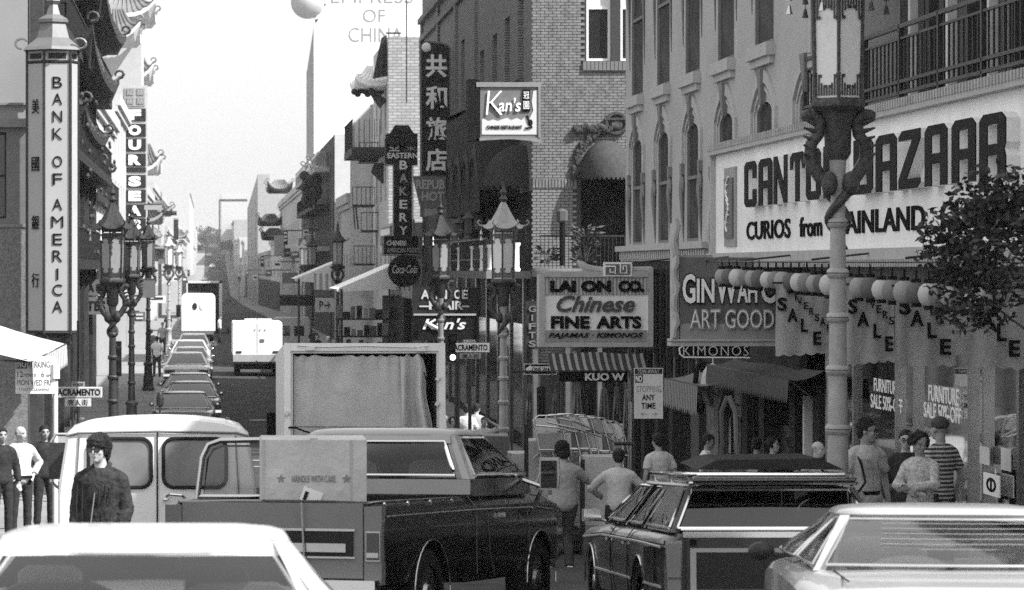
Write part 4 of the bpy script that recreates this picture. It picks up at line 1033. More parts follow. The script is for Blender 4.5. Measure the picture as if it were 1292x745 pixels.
def balcony(parent, fr, u0, u1, z, d, mt, rail=.9, step=.3, under=.3):
    b = M().fbox(fr, u0, u1, z-under, z, .01, d).fbox(fr, u0, u1, z+rail-.05, z+rail, d-.05, d).build('balcony', mt, parent)
    m = M().box(-.015, .015, -.015, .015, 0, rail).mesh('baluster', mt) if ('bal', mt.name, rail) not in _win else _win[('bal', mt.name, rail)]
    _win[('bal', mt.name, rail)] = m
    def add(p):
        o = link(bpy.data.objects.new('baluster', m)); o.location = p-LOC[parent.name]; o.parent = b; _kid.setdefault(b.name, []).append(o)
    u = u0
    while u <= u1: add(fr.P(u, z, d-.03)); u += step
    k = step
    while k < d: add(fr.P(u0+.02, z, k)); k += step*.8
    return b
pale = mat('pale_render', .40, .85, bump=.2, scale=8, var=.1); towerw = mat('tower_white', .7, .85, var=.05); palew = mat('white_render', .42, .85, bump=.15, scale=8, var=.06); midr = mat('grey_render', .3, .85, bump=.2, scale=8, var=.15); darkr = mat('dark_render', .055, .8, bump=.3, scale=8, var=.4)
tilem = mat('glazed_roof_tile', .17, .5, bump=.3, scale=20, var=.2); tiled = mat('dark_roof_tile', .045, .5, bump=.3, scale=20, var=.3)
X2 = 8.2
t, f1 = facade_block('bakery_building', 'low building carrying the tall bakery sign beyond the brick corner building', 1, X2, 121.1, 137, 7.0, midr, 2, pitch=3, ground_mt=darkr)
balcony(t, f1, 122, 130, 6.1, .8, midr, rail=.8)
t = thing('brick_walled_building', 'tall building showing a pale brick side wall and a white pagoda eave', 'building', (X2, 137.4, 0)); f1 = fwest(X2)
wall(f1, 137.4, 150, -1, 15.8, [(139+k*3.6, 140.2+k*3.6, 5+r*3.3, 7+r*3.3) for k in range(3) for r in range(3)], t, pale)
for k in range(3):
    for r in range(3): window(f1, t, 139+k*3.6, 140.2+k*3.6, 5+r*3.3, 7+r*3.3, offwhite, darkglass, fw=.07)
far_shell(t, f1, 137.45, 150, 15.8, 10, pale); M().box(X2, X2+10, 137.3, 137.42, 0, 15.8).build('brick_side_wall', brickx, t)
p = W(467, 104, 141); pagoda('', '', (p.x+.15, 141.2, p.z-.1), 1.9, 5.5, .75, white, offwhite, .35, parent=t, ribs=8)
m = M()
for k in range(9): m.ell(W(447+k*4.2, 116+3*math.sin(k*2), 139.5+k*.2), .17, .2, .16, 7, 5)
m.tube([W(484, 132, 139), W(474, 122, 139), W(466, 112, 139)], [.3, .2, .12], 6); m.build('eave_bracket', dark, t, smooth=True)
m = M().add([W(470, 100, 138), W(481, 48, 138), W(488, 44, 138), W(490, 96, 138)], [(0, 1, 2, 3)]).bar(W(482, 90, 138), W(483, 60, 138), .09); m.build('roof_gable', dark, t)
balcony(t, f1, 139, 147, ZY(188, 141), 1.6, dark, rail=1.3, under=.35)
M().hexa([W(468, 218, 141), W(482, 232, 141), W(482, 232, 142), W(468, 218, 142), W(472, 206, 141), W(490, 206, 141), W(490, 206, 142), W(472, 206, 142)]).build('balcony_bracket', darkr, t)
t, f1 = facade_block('fire_escape_building', 'grey ribbed facade with iron fire escapes past the pagoda eave', 1, X2, 150.05, 173, 13.4, pale, 3, pitch=2.6, cornice=False, ground_mt=midr)
for k in range(16): M().fbox(f1, 150.3+k*1.42, 150.45+k*1.42, 3.6, 13.4, .002, .14).build('pilaster', pale, t)
fe = thing('fire_escape', 'iron fire escape landings projecting near the bakery sign', 'fire escape', (7.6, 146, 8))
m = M()
for px0, px1, py in ((444, 472, 260), (455, 490, 292), (446, 472, 334), (453, 490, 204)):
    a, b = W(px0, py, 146), W(px1, py, 146); m.box(a.x, b.x, 145.4, 148, a.z-.05, a.z+.05)
    for k in range(6): m.bar((lerp(a.x, b.x, k/5), 145.4, a.z), (lerp(a.x, b.x, k/5), 145.4, a.z+.9), .015, 4)
    m.bar((a.x, 145.4, a.z+.9), (b.x, 145.4, a.z+.9), .02, 4)
m.bar(W(452, 290, 146), W(449, 262, 146), .04).bar(W(448, 290, 146), W(446, 262, 146), .03); m.build('landing', ironm, fe)
t, f1 = facade_block('low_flat_building', 'low grey flat roofed building below the rooftop sign wall', 1, X2, 173.1, 187.8, 9.4, midr, 1, pitch=3)
X3 = 7.85
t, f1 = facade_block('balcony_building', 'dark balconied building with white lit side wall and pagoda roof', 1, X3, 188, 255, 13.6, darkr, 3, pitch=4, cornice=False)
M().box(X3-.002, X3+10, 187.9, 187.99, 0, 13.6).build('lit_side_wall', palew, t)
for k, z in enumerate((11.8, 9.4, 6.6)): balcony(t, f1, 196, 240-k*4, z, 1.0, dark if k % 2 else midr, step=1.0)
p = W(402, 214, 205); pagoda('', '', (p.x+.2, 206, p.z), 2.0, 12, 1.1, tilem, offwhite, .5, parent=t)
m = M()
for k in range(14): m.ell(W(384+(k*7) % 20, 222+(k*5) % 36, 200), .35, .4, .35, 6, 5)
m.build('carved_bracket', dark, t)
# tower with painted rooftop name
t = thing('white_tower', 'tall blank white tower with pale EMPRESS OF CHINA lettering', 'building', (9.36, 270, 0))
xt = W(396, 0, 270).x
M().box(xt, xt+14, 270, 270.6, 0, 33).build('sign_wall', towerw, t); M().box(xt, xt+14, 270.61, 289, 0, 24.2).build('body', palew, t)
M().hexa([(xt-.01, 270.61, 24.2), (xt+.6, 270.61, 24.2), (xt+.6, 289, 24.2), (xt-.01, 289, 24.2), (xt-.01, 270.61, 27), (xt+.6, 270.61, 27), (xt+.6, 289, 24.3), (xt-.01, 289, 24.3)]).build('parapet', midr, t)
M().box(xt-.06, xt-.015, 270.2, 289, 0, 24.2).build('shaded_side_wall', midr, t)  # grey skin on the white tower puts this side's shade into colour
pl = mat('faded_rooftop_lettering', .24, .7, var=.1)
ptext('EMPRESS', t, 269.98, 418, 521, -14, 4, pl, off=-.01); ptext('OF', t, 269.98, 458, 486, 12, 28, pl, off=-.01); ptext('CHINA', t, 269.98, 440, 508, 35, 53, pl, off=-.01)
gl = thing('round_globe', 'large pale round globe hung at the edge of the white tower', 'globe', W(388, 4, 268))
M().ell(W(388, 3, 268), 1.5, 1.5, 1.5, 28, 18).build('globe_shell', mat('globe_paint', .42, .6, var=.15, vscale=1), gl, smooth=True)
M().hexa([W(397, 25, 268), W(402, 24, 268), W(402, 24, 268.5), W(397, 25, 268.5), W(398, 30, 268), W(399, 29, 268), W(399, 29, 268.5), W(398, 30, 268.5)]).bar(W(403, 8, 268), W(410, 6, 269.5), .12).build('globe_bracket', ironm, gl)
t, f1 = facade_block('white_corner_building', 'bright white building with upturned roofs beyond the balconied one', 1, 8.1, 255.5, 345, 12.6, palew, 3, pitch=6, win=(1.8, 2), ground_mt=midr)
M().box(8.05, 18, 255.3, 255.48, 0, 12.6).build('lit_side_wall', palew, t)
for (px, py, Y_) in ((352, 240, 320), (340, 282, 340), (345, 300, 330)):
    p = W(px, py, Y_); pagoda('', '', (p.x, Y_, p.z), 2.6 if py > 200 else 2, 10, 1.0, tiled if py > 250 else tilem, dark, .8, parent=t)
balcony(t, f1, 300, 330, 7.2, 1.0, dark, step=1.5); balcony(t, f1, 285, 296, 6.6, 1.0, dark, step=1.5)
t, f1 = facade_block('grey_gabled_tower', 'narrow grey tower with slanted top and four marked windows', 1, 8.0, 500, 640, 18, midr, 4, pitch=46, win=(10, 2.2), z0=5.5, fh=3, cornice=False)
p0 = W(327, 250, 500); M().hexa([(8, 500, 18.002), (10, 500, 18.002), (10, 640, 18.002), (8, 640, 18.002), (8, 500, 21), (10, 500, 21), (10, 640, 18.1), (8, 640, 18.1)]).build('slanted_top', midr, t)
rnd = random.Random(11)
specs = [(346, 400, 9), (400.5, 500, 7.5), (640.5, 700, 9), (700.5, 760, 12), (760.5, 830, 8), (830.5, 920, 14), (920.5, 1020, 15), (1020.5, 1120, 22)]
dsr = ['pale block with dark shopfronts beyond the white corner building', 'low shop block before the grey gabled tower', 'small pale block just beyond the gabled tower', 'taller cream block far down the right side', 'low grey block far down the right side', 'distant pale block below the construction frame', 'distant white block on the rising street', 'farthest tall pale block at the right of the hill']
for k, (a, b, z) in enumerate(specs):
    facade_block('distant_building', dsr[k], 1, 8.1+.1*(k % 3), a, b, z+rnd.uniform(-.3, .3), (pale, midr, palew)[k % 3], 3, pitch=(b-a)/4, win=((b-a)/9, 2), ground_mt=darkr if k < 3 else midr, zb=-4)
t = thing('distant_tower', 'large pale hazy block behind a thin frame at the end of the street', 'building', (10, 1000, 0))
a, b = W(281, 330, 1000), W(313, 255, 1000); M().box(a.x, b.x+5, 1121, 1180, 0, 34).build('body', palew, t)
cr = thing('rooftop_frame', 'thin dark crane-like frame rising on the distant pale block', 'frame', (a.x, 1000, 5))
m = M(); z0 = W(0, 330, 1000).z; z1 = W(0, 253, 1000).z; x0 = W(277, 0, 1000).x; x1 = W(312, 0, 1000).x
m.box(x0-.25, x0+.25, 1000, 1001, 5, z1).box(x0-.2, x1, 1000, 1001, z1-.4, z1+.4); m.build('mast', ironm, cr)

# ================================================================ left side
FLB = -4.7; LY = 77.0
fl = feast(FLB)
bb_ = thing('bank_building', 'dark pagoda balconied bank building on the left corner', 'building', (FLB, LY, 0))
fS = fsouth(LY)
zz = lambda py: ZY(py, LY)
M().box(-20, FLB, LY, LY+.4, zz(150), 18).build('upper_south_wall', mat('bank_wall_paint', .24, .8, var=.08, vscale=.5), bb_)
M().box(-20, FLB+.05, LY-.18, LY+.4, zz(161), zz(150)-.002).box(-20, FLB+.03, LY-.1, LY+.4, zz(133), zz(130)).build('cornice', trimd, bb_)
ax = W(-6, 0, LY).x; bx = W(8, 0, LY).x
wall(fS, -20, FLB, zz(285), zz(161)-.002, [(ax-1, bx, zz(276), zz(167))], bb_, MT['trim_paint'] if 'trim_paint' in MT else signm, depth=.3)
window(fS, bb_, ax-1, bx, zz(276), zz(167), dark, darkglass, d=-.28)
M().box(-20, FLB-.002, LY-.02, LY+.4, 0, zz(287)).build('granite_base_wall', granite, bb_)
M().box(-20, FLB+.0, LY-.05, LY+.0, zz(287)+.002, zz(283)).box(-20, -5.8, LY-.05, LY-.022, zz(512)-.03, zz(511)).build('string_course', trimd, bb_)
o_ = []
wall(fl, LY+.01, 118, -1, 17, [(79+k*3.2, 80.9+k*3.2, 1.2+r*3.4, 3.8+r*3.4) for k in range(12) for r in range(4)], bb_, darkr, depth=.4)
for k in range(12):
    for r in range(4): window(fl, bb_, 79+k*3.2, 80.9+k*3.2, 1.2+r*3.4, 3.8+r*3.4, dark, darkglass, d=-.35, fw=.08, bars=2)
M().box(-16, FLB-.41, LY+.41, 118, 16.9, 17).build('roof', concrete, bb_)
for k in range(11): M().fbox(fl, 78+k*3.6, 78.3+k*3.6, 0, 13, .0, .35).build('column', dark if k % 2 else MT['dark_render'], bb_)
for z, d in ((5.4, .8), (8.6, .9), (11.6, .9)): balcony(bb_, fl, 80, 116, z, d, dark, rail=1.0, step=.7)
for (px, py, Y_, w_, d_, lf) in ((118, 34, 104, 2.6, 24, .7), (128, 98, 101, 2.2, 26, .8), (120, 170, 98, 1.8, 20, .5), (136, 225, 112, 1.4, 10, .4)):
    z = ZY(py, Y_); pagoda('', '', (FLB+.1, Y_, z), w_, d_, 1.3, tiled, dark, lf, parent=bb_)
m = M()
rnd = random.Random(5)
for k in range(60): m.ell(fl.P(rnd.uniform(80, 117), rnd.uniform(5.6, 10.5), rnd.uniform(.7, 1.05)), .06, .22, .10, 6, 4)
m.build('carved_ornament', mat('gilt_carving', .05, .5, var=.6, vscale=5), bb_)['kind'] = 'stuff'

# bank sign: tall lantern-shaped column
bs = thing('bank_sign', 'tall pale vertical BANK OF AMERICA sign shaped like a lantern column', 'sign', W(66, 240, 75))
bY = 75.0
zt, zb = ZY(62, bY), ZY(420, bY)
pf = lambda px, Y: Vector((W(px, 0, Y).x, Y))
def vpanel(a, b, z0, z1, mt, nm, th=.03):
    d = (b-a).normalized(); n = Vector((d.y, -d.x))
    m = M().hexa([(a.x, a.y, z0), (b.x, b.y, z0), (b.x-n.x*th, b.y-n.y*th, z0), (a.x-n.x*th, a.y-n.y*th, z0), (a.x, a.y, z1), (b.x, b.y, z1), (b.x-n.x*th, b.y-n.y*th, z1), (a.x-n.x*th, a.y-n.y*th, z1)])
    return m.build(nm, mt, bs)
A0, A1, A2, A3 = Vector((W(33, 0, bY).x, bY+.35)), Vector((W(55.5, 0, bY).x, bY)), Vector((W(89, 0, bY).x, bY)), Vector((W(97.5, 0, bY).x, bY+.45))
bankw = mat('bank_sign_face', .34, .5, var=.05, vscale=1)
for a, b, nm in ((A0, A1, 'side_face'), (A1, A2, 'front_face'), (A2, A3, 'side_face')):
    a2, b2 = a.lerp(b, .04), a.lerp(b, .96)
    vpanel(a2, b2, zb+.05, ZY(80, bY), bankw, nm); vpanel(a2, b2, ZY(76, bY), ZY(64, bY), bankw, nm)
    a3, b3 = a.lerp(b, .16)+Vector((0, -.012)), a.lerp(b, .84)+Vector((0, -.012)); vpanel(a3, b3, ZY(74, bY), ZY(67, bY), dark, 'top_slot', .01)
m = M()
for p in (A0, A1, A2, A3): m.bar((p.x, p.y-.01, zb-.05), (p.x, p.y-.01, zt+.02), .035, 6)
for z in (zb, ZY(78, bY), zt): m.tube([(p.x, p.y-.01, z) for p in (A0, A1, A2, A3)], .03, 4)
m.build('corner_frame', ironm, bs)
M().hexa([(A0.x, A0.y+.03, zb), (A3.x, A3.y, zb), (A3.x, bY+1, zb), (A0.x, bY+1, zb), (A0.x, A0.y+.03, zt), (A3.x, A3.y, zt), (A3.x, bY+1, zt), (A0.x, bY+1, zt)]).build('core', dark, bs)
c = Vector((W(66, 0, bY).x, bY+.5, zt))
m = M().lathe([(.85, -.02), (.78, .06), (.46, .3), (.36, .66), (.42, .7), (.42, .78), (.2, .9), (.12, 1.15), (.2, 1.25), (.06, 1.5)], c, 6, ph=R(30)); m.build('pagoda_cap', mat('cap_bronze', .15, .5, .3), bs)
m = M()
for px, sx in ((30, -1), (98, 1)):
    p = W(px, 62, bY-.0); m.tube([p+Vector((sx*(.05+.16*math.sin(a)), 0, .0+.13-.13*math.cos(a))) for a in [k*.6 for k in range(8)]], .035, 5)
m.build('corner_scroll', MT['cap_bronze'], bs)
for ch, py in zip('BANKOFAMERICA', (104, 125, 147, 169, 204, 226, 258, 280, 302, 323, 346, 366, 387)):
    wd = 2.5 if ch == 'I' else (15 if ch == 'M' else 12); cx = 72.5
    ptext(ch, bs, bY-.005, cx-wd/2, cx+wd/2, py-7, py+7, blackl, off=-.005)
dxy = (A1-A0).normalized()
for ch, py in zip('美國銀行', (134, 207, 281, 354)):
    c = (A0+A1)/2; z = ZY(py, bY)
    text(ch, (c.x, c.y-.02, z), (dxy.x, dxy.y, 0), .24, .36, blackl, bs, off=.0)
M().box(W(28, 0, bY).x, W(88, 0, bY).x, bY+.1, bY+1, ZY(436, bY), ZY(421, bY)).bar(W(34, 424, bY), W(34, 452, bY), .03).bar(W(60, 424, bY), W(60, 452, bY), .03).bar(W(92, 424, bY), W(92, 560, bY+.2), .03).build('sign_bracket', dark, bs)
M().bar(W(96.5, 150, bY+.6), W(96.5, 600, bY+.6), .03)
# signs between bank sign and lamps
cn = thing('restaurant_board', 'grey sign board with cropped letters NA C and ITES behind the bank sign', 'sign', W(125, 375, 110))
m = M(); pbox(m, 110, 97, 128, 353, 373, 0, .2); pbox(m, 110, 97, 140, 375, 397, 0, .2); m.build('sign_board', signm, cn)
ptext('NA C', cn, 110, 105, 128, 359, 368, blackl, off=.02); ptext('ITES', cn, 110, 107, 133, 380, 392, blackl, off=.02)
# Four Seas
fY = 171
q = thing('four_seas_sign', 'tall vertical FOUR SEAS sign of dark panels with white letters', 'sign', W(169, 200, fY))
m = M(); pbox(m, fY, 153.5, 186, 108, 292, .05, .5); m.build('frame', mat('four_seas_frame', .42, .6, var=.1), q)
for ch, py in zip('FOUR-SEAS', (145, 164.5, 183, 202, 214.5, 229, 247.5, 266, 284)):
    h = 3.0 if ch == '-' else 8
    m = M(); pbox(m, fY, 155.5, 184, py-h, py+h, 0, .05); m.build('letter_panel', signd, q)
    if ch != '-': ptext(ch, q, fY-.01, 162, 178, py-6.5, py+6.5, whitel, off=.065)
m = M(); pbox(m, fY, 157, 183, 111, 134, 0, .05); m.build('emblem_panel', signg, q)
m = M()
for cx in (163.5, 176.5):
    for cy in (117, 128): pbox(m, fY, cx-4.5, cx+4.5, cy-4.2, cy+4.2, -.02, -.001)
m.build('emblem_square', signm, q)
for cx in (163.5, 176.5):
    for cy in (117, 128): ptext('囍', q, fY-.02, cx-3.6, cx+3.6, cy-3.4, cy+3.4, greyletter)
# block behind
t, f1 = facade_block('grey_shop_building', 'grey three storey building beyond the bank balconies', -1, -4.8, 118.1, 150, 12.4, pale, 3, pitch=3.4, ground_mt=midr)
balcony(t, f1, 120, 148, 8.2, .3, dark, step=.9); balcony(t, f1, 120, 148, 5.0, .3, dark, step=.9)
t, f1 = facade_block('pagoda_tower', 'white building topped by scalloped pagoda roofs behind the four seas sign', -1, -4.8, 150.1, 196, 13.8, palew, 3, pitch=4.2, win=(1.4, 2.0), ground_mt=midr)
M().box(-16, -4.79, 149.9, 150.08, 0, 13.8).build('lit_side_wall', palew, t)
for (px, py, Y_, w_, d_) in ((160, 24, 170, 3.3, 8, ), (143, 50, 164, 3.0, 6), (170, 100, 186, 2.4, 7), (193, 214, 190, 2.2, 8)):
    p = W(px, py, Y_); pagoda('', '', (min(p.x, -4.2), Y_, p.z), w_, d_, 1.5, tilem, offwhite, .8, parent=t)
M().box(W(137, 0, 170).x-1, W(176, 0, 170).x, 175, 181, 13.8, ZY(34, 176)).build('tower_shaft', palew, t)
specs = [(196.5, 244, 11.0, 'white building with upturned eave just beyond the pagoda tower'), (244.5, 320, 12.2, 'pale building with hanging signs in the middle of the left side'), (320.5, 400, 9.6, 'low white shop building on the left side'), (400.5, 500, 11.5, 'bright block halfway down the left side'), (500.5, 600, 10.5, 'hazy white block on the left side'), (600.5, 700, 12, 'hazy cream block far down on the left'), (700.5, 860, 23.5, 'tall white hazy tower far down on the left'), (860.5, 1000, 12, 'small pale block near the foot of the hill'), (1000.5, 1120, 20, 'farthest pale block left of the hill')]
for k, (a, b, z, lb) in enumerate(specs):
    t, f1 = facade_block('distant_building', lb, -1, -4.8-.05*(k % 2), a, b, z, (palew, pale)[k % 2], 3 if b < 700 else 5, pitch=(b-a)/(9 if k < 3 else 5), win=(min(2.4, (b-a)/12), 2), ground_mt=midr, zb=-4)
    if k < 4:
        pagoda('', '', (-4.3, a+8, z-2.5+k*.2), 2.2, 9, .9, tilem if k % 2 else tiled, midr, .5, parent=t)
        balcony(t, f1, a+14, b-5, 7.2, .9, midr, step=2)
# small projecting signs down both sides
sl = [(193, 262, 150, 22, 6, 'flat projecting canopy sign high on the left beyond the four seas sign'), (214, 270, 200, 18, 4, 'thin horizontal sign near the far left facades'), (186, 365, 104, 20, 22, 'small dark square hanging sign near the third lamp'), (193, 392, 125, 10, 26, 'narrow dark vertical sign near the third lamp'), (392, 346, 150, 40, 9, ''), (375, 380, 160, 44, 12, 'grey board under the tent-like awning'), (366, 352, 200, 20, 12, 'small dark lettered board by the far right lamps'), (410, 385, 112, 24, 18, 'grey parking sign board below the tent awning'), (352, 310, 240, 12, 26, 'dark hanging sign on the right between the lamps and balconies'), (222, 290, 350, 6, 26, 'pale vertical sign far down the left side'), (207, 330, 220, 14, 6, 'small pale awning sign far left')]
for k, (px, py, Y_, w_, h_, lb) in enumerate(sl):
    if not lb: continue
    m = M(); pbox(m, Y_, px-w_/2, px+w_/2, py-h_/2, py+h_/2, 0, .2); t = thing('hanging_sign', lb, 'sign', W(px, py, Y_)); m.build('sign_board', (signg, signd, signm, offwhite)[k % 4], t)
    m = M().bar(W(px-w_/2, py-h_/2-1, Y_+.1), W(px+w_/2, py-h_/2-1, Y_+.1), .04); m.build('sign_bracket', ironm, t)
    if 'parking' in lb: ptext('P→', t, Y_-.01, 403, 417, 380, 390, blackl)
# tent awnings at mid right
for (pts, Y_, lb, mt_) in (([(425, 365), (500, 333), (500, 362)], 128, 'large white pitched canvas awning over the market stall', white), ([(372, 352), (425, 330), (428, 356)], 150, 'second white pitched awning behind the market awning', offwhite)):
    a, b, c = [W(x, y, Y_) for x, y in pts]; t = thing('pitched_awning', lb, 'awning', a)
    m = M().add([a, b, c, a+Vector((0, 8, 0)), b+Vector((0, 8, 0)), c+Vector((0, 8, 0)), a+Vector((0, 0, -.12)), c+Vector((0, 0, -.12))], [(0, 1, 2), (3, 4, 5), (0, 1, 4, 3), (0, 2, 7, 6)]); m.build('canvas', mt_, t)
    M().bar((a.x+.2, Y_, gd(Y_)), (a.x+.2, Y_, a.z), .06).bar((b.x-.3, Y_, gd(Y_)), (b.x-.3, Y_, a.z), .04).build('awning_post', ironm, t)
m = M()
t = thing('striped_side_awning', 'small striped awning beside the far lamp on the right', 'awning', W(408, 352, 150)); m = M(); pbox(m, 149, 396, 424, 345, 366, 0, .05); m.build('valance', stripes('small_awning_stripes', .3, .6, 0, 3.3), t)
# market stall interior under the tent
st = thing('market_stall', 'dark market stall with stacked goods under the white pitched awning', 'stall', (7, 130, 0))
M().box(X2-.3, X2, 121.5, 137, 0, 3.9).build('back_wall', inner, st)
rnd = random.Random(8)
for k in range(26):
    Y_ = 127+(k % 3)*1.5; w_ = rnd.uniform(5, 9); h_ = rnd.uniform(6, 17); px = 429+(k//3)*8.2+(k % 3); base = (402, 424, 446)[k % 3]; m = M()
    pbox(m, Y_, px-w_/2, px+w_/2, base-h_, base, 0, .3); m.build('stall_goods', (stock, signm, signg, dark, dark)[k % 5], st)
for b_, y_ in ((402, 127), (424, 128.5), (446, 130)):
    m = M(); pbox(m, y_, 425, 500, b_+.3, b_+2, -.1, .5); m.build('shelf', dark, st)
# round cola disc, bakery sign
by = 121
t = thing('bakery_sign', 'dark vertical EASTERN BAKERY neon sign with small pagoda top', 'sign', W(507, 250, by))
m = M(); pbox(m, by, 486, 527, 175, 209, .0, .4); pbox(m, by, 497, 520, 209, 300, .0, .4); pbox(m, by, 483, 530, 298, 323, -.01, .4); m.build('sign_board', signd, t)
m = M().tube([W(x, y, by-.03) for x, y in [(487, 208), (496, 208), (496, 298), (484, 298), (484, 322), (529, 322), (529, 298), (521, 298), (521, 209), (526, 209)]], .025, 4); m.build('neon_edging', trimm, t)
p = W(507, 175, by); pagoda('', '', (p.x, by+.2, p.z), 1.2, .8, .5, dark, dark, .12, parent=t, curl=False)
ptext('亞', t, by-.02, 491, 504, 179, 191, whitel); ptext('東', t, by-.02, 512, 525, 179, 191, greyletter)
ptext('EASTERN', t, by-.02, 489, 527, 193, 200, whitel, off=.02)
for k, ch in enumerate('BAKERY'): ptext(ch, t, by-.02, 504, 514, 203+k*16.5, 214+k*16.5, greyletter if k in (1, 2) else whitel, off=.02)
ptext('CHINESE', t, by-.03, 488, 513, 304, 310, whitel, off=.02); ptext('AMERICAN FOODS', t, by-.03, 488, 529, 313, 319, greyletter, off=.02)
t = thing('cola_sign', 'round dark disc sign with white script Coca-Cola lettering', 'sign', W(509, 342, by-1))
M().lathe([(.62, -.1), (.66, 0), (.62, .1)], (0, 0, 0), 28).xf(Matrix.Translation(W(510, 342, by-1)) @ Matrix.Rotation(R(90), 4, 'X')).build('disc', signd, t, smooth=True)
ptext('Coca-Cola', t, by-1.12, 495, 526, 335, 345, whitel, shear=.4, off=0)
tag(M().bar(W(543, 0-10, 118), W(543, 330, 118), .05).build('flag_pole', offwhite), 'thin pale pole rising in front of the bakery sign', 'pole')
tag(M().bar(W(513, -10, 136), W(513, 130, 136), .03).box(W(487, 0, 136).x, W(506, 0, 136).x, 136, 136.1, ZY(43, 136), ZY(41, 136)).build('roof_mast', ironm), 'thin antenna mast on the pale brick building roof', 'antenna')

# ================================================================ distant hill: trees, cars
def tree(name, label, c, h, r, n, leaf, mt, seed, group=None, trunk_r=.2, sq=1.0, lmt=None, singles=0):
    rnd = random.Random(seed); t = thing(name, label, 'tree', c, 0, group); c = Vector(c)
    T = M(); top = c+Vector((0, 0, h*.62)); T.tube([c, c.lerp(top, .5)+Vector((rnd.uniform(-.1, .1)*r, 0, 0)), top], [trunk_r, trunk_r*.7, trunk_r*.3], 7)
    cl = []
    for k in range(14):
        a = rnd.uniform(0, 6.28); q = rnd.uniform(.3, .95); e = c+Vector((math.cos(a)*r*q, math.sin(a)*r*q*sq, h*rnd.uniform(.45, .95)))
        T.tube([c.lerp(top, rnd.uniform(.5, 1)), e], [trunk_r*.3, trunk_r*.06], 5); cl.append((e, r*rnd.uniform(.28, .5)))
    T.build('trunk', barkm, t)
    L = M(); LL = M(); s1 = []
    for k in range(n):
        e, cr_ = cl[rnd.randrange(len(cl))]
        d = Vector((rnd.gauss(0, 1), rnd.gauss(0, 1), rnd.gauss(0, 1))).normalized()*cr_*rnd.random()**.45; p = e+d
        ax = Vector((rnd.gauss(0, 1), rnd.gauss(0, 1), rnd.gauss(0, .6))).normalized()*leaf*rnd.uniform(.7, 1.3)
        s_ = ax.cross(Vector((rnd.gauss(0, 1), rnd.gauss(0, 1), rnd.gauss(0, 1)))).normalized()*leaf*.24
        quad = [p-ax*.5, p+s_, p+ax*.5, p-s_]
        if singles: s1.append((p.y, quad, k % 3))
        else: (LL if k % 3 == 0 else L).add(quad, [(0, 1, 2, 3)])
    if singles:
        s1.sort(key=lambda q: q[0])
        for i, (y, quad, k) in enumerate(s1):
            if i < singles: M().add(quad, [(0, 1, 2), (0, 2, 3)]).build('leaf', lmt if k == 0 else mt, t)
            else: (LL if k == 0 else L).add(quad, [(0, 1, 2, 3)])
    o = L.build('crown', mt, t); o['kind'] = 'stuff'; o = LL.build('crown_highlights', lmt or mt, t); o['kind'] = 'stuff'  # paler leaves scattered through the crown
    return t
tpos = [(246, 330, 1150, 6.5, 3.0), (253, 326, 1160, 8, 3.4), (262, 324, 1200, 9, 3.6), (270, 322, 1230, 10, 3.4), (277, 324, 1210, 9, 3.0), (249, 318, 1260, 8, 3.2), (258, 314, 1270, 9, 3.5), (267, 312, 1280, 9, 3), (275, 312, 1275, 8, 3), (284, 328, 1100, 8, 2.4), (291, 330, 1060, 7, 2.2)]
tw = ['leftmost low tree at the foot of the hazy hill', 'second tree from the left on the hazy hill', 'tall tree in the middle of the hazy hill', 'tree right of the hill middle beside the thin mast', 'tree below the thin mast at the hill foot', 'upper left tree on the hill crest', 'round tree on the hill crest left of centre', 'tree on the hill crest above the road', 'rightmost tree on the hill crest', 'narrow tree in front of the pale distant block', 'small tree right of the thin mast by distant houses']
for k, (px, py, Y_, h, r) in enumerate(tpos): 
    c = W(px, py, Y_); tree('hill_tree', tw[k], (c.x, Y_, min(c.z, g(Y_)+6)), h, r, 420, .9, leafm, k+20, 'trees on the distant hill', lmt=leafl)
# street tree at the right edge
tree('street_tree', 'leafy street tree at the right edge hanging before the last banner', (7.38, 25.6, gd(25.6)), 4.65, 1.15, 8500, .088, leafm, 3, trunk_r=.06, lmt=leafl, singles=300)

# more small signs, flags and balconies that crowd both sides of the far street
rnd = random.Random(21)
cl = [(386, 300, 215, 7, 20, 'R'), (372, 322, 230, 12, 8, 'R'), (360, 300, 250, 6, 18, 'R'), (350, 335, 270, 10, 9, 'R'), (339, 345, 300, 8, 8, 'R'), (331, 330, 350, 4, 14, 'R'), (322, 350, 400, 6, 6, 'R'), (312, 345, 470, 4, 8, 'R'), (404, 362, 150, 16, 8, 'R'),
      (198, 300, 260, 6, 20, 'L'), (205, 345, 300, 10, 7, 'L'), (216, 330, 330, 5, 14, 'L'), (222, 352, 380, 7, 6, 'L'), (228, 335, 430, 4, 12, 'L'), (233, 352, 480, 6, 5, 'L'), (200, 378, 170, 18, 9, 'L'), (176, 400, 110, 14, 12, 'L'), (238, 345, 560, 3, 8, 'L')]
wd_ = ['upright', 'wide low', 'slim', 'squat', 'small', 'thin', 'tiny square', 'narrow', 'broad']
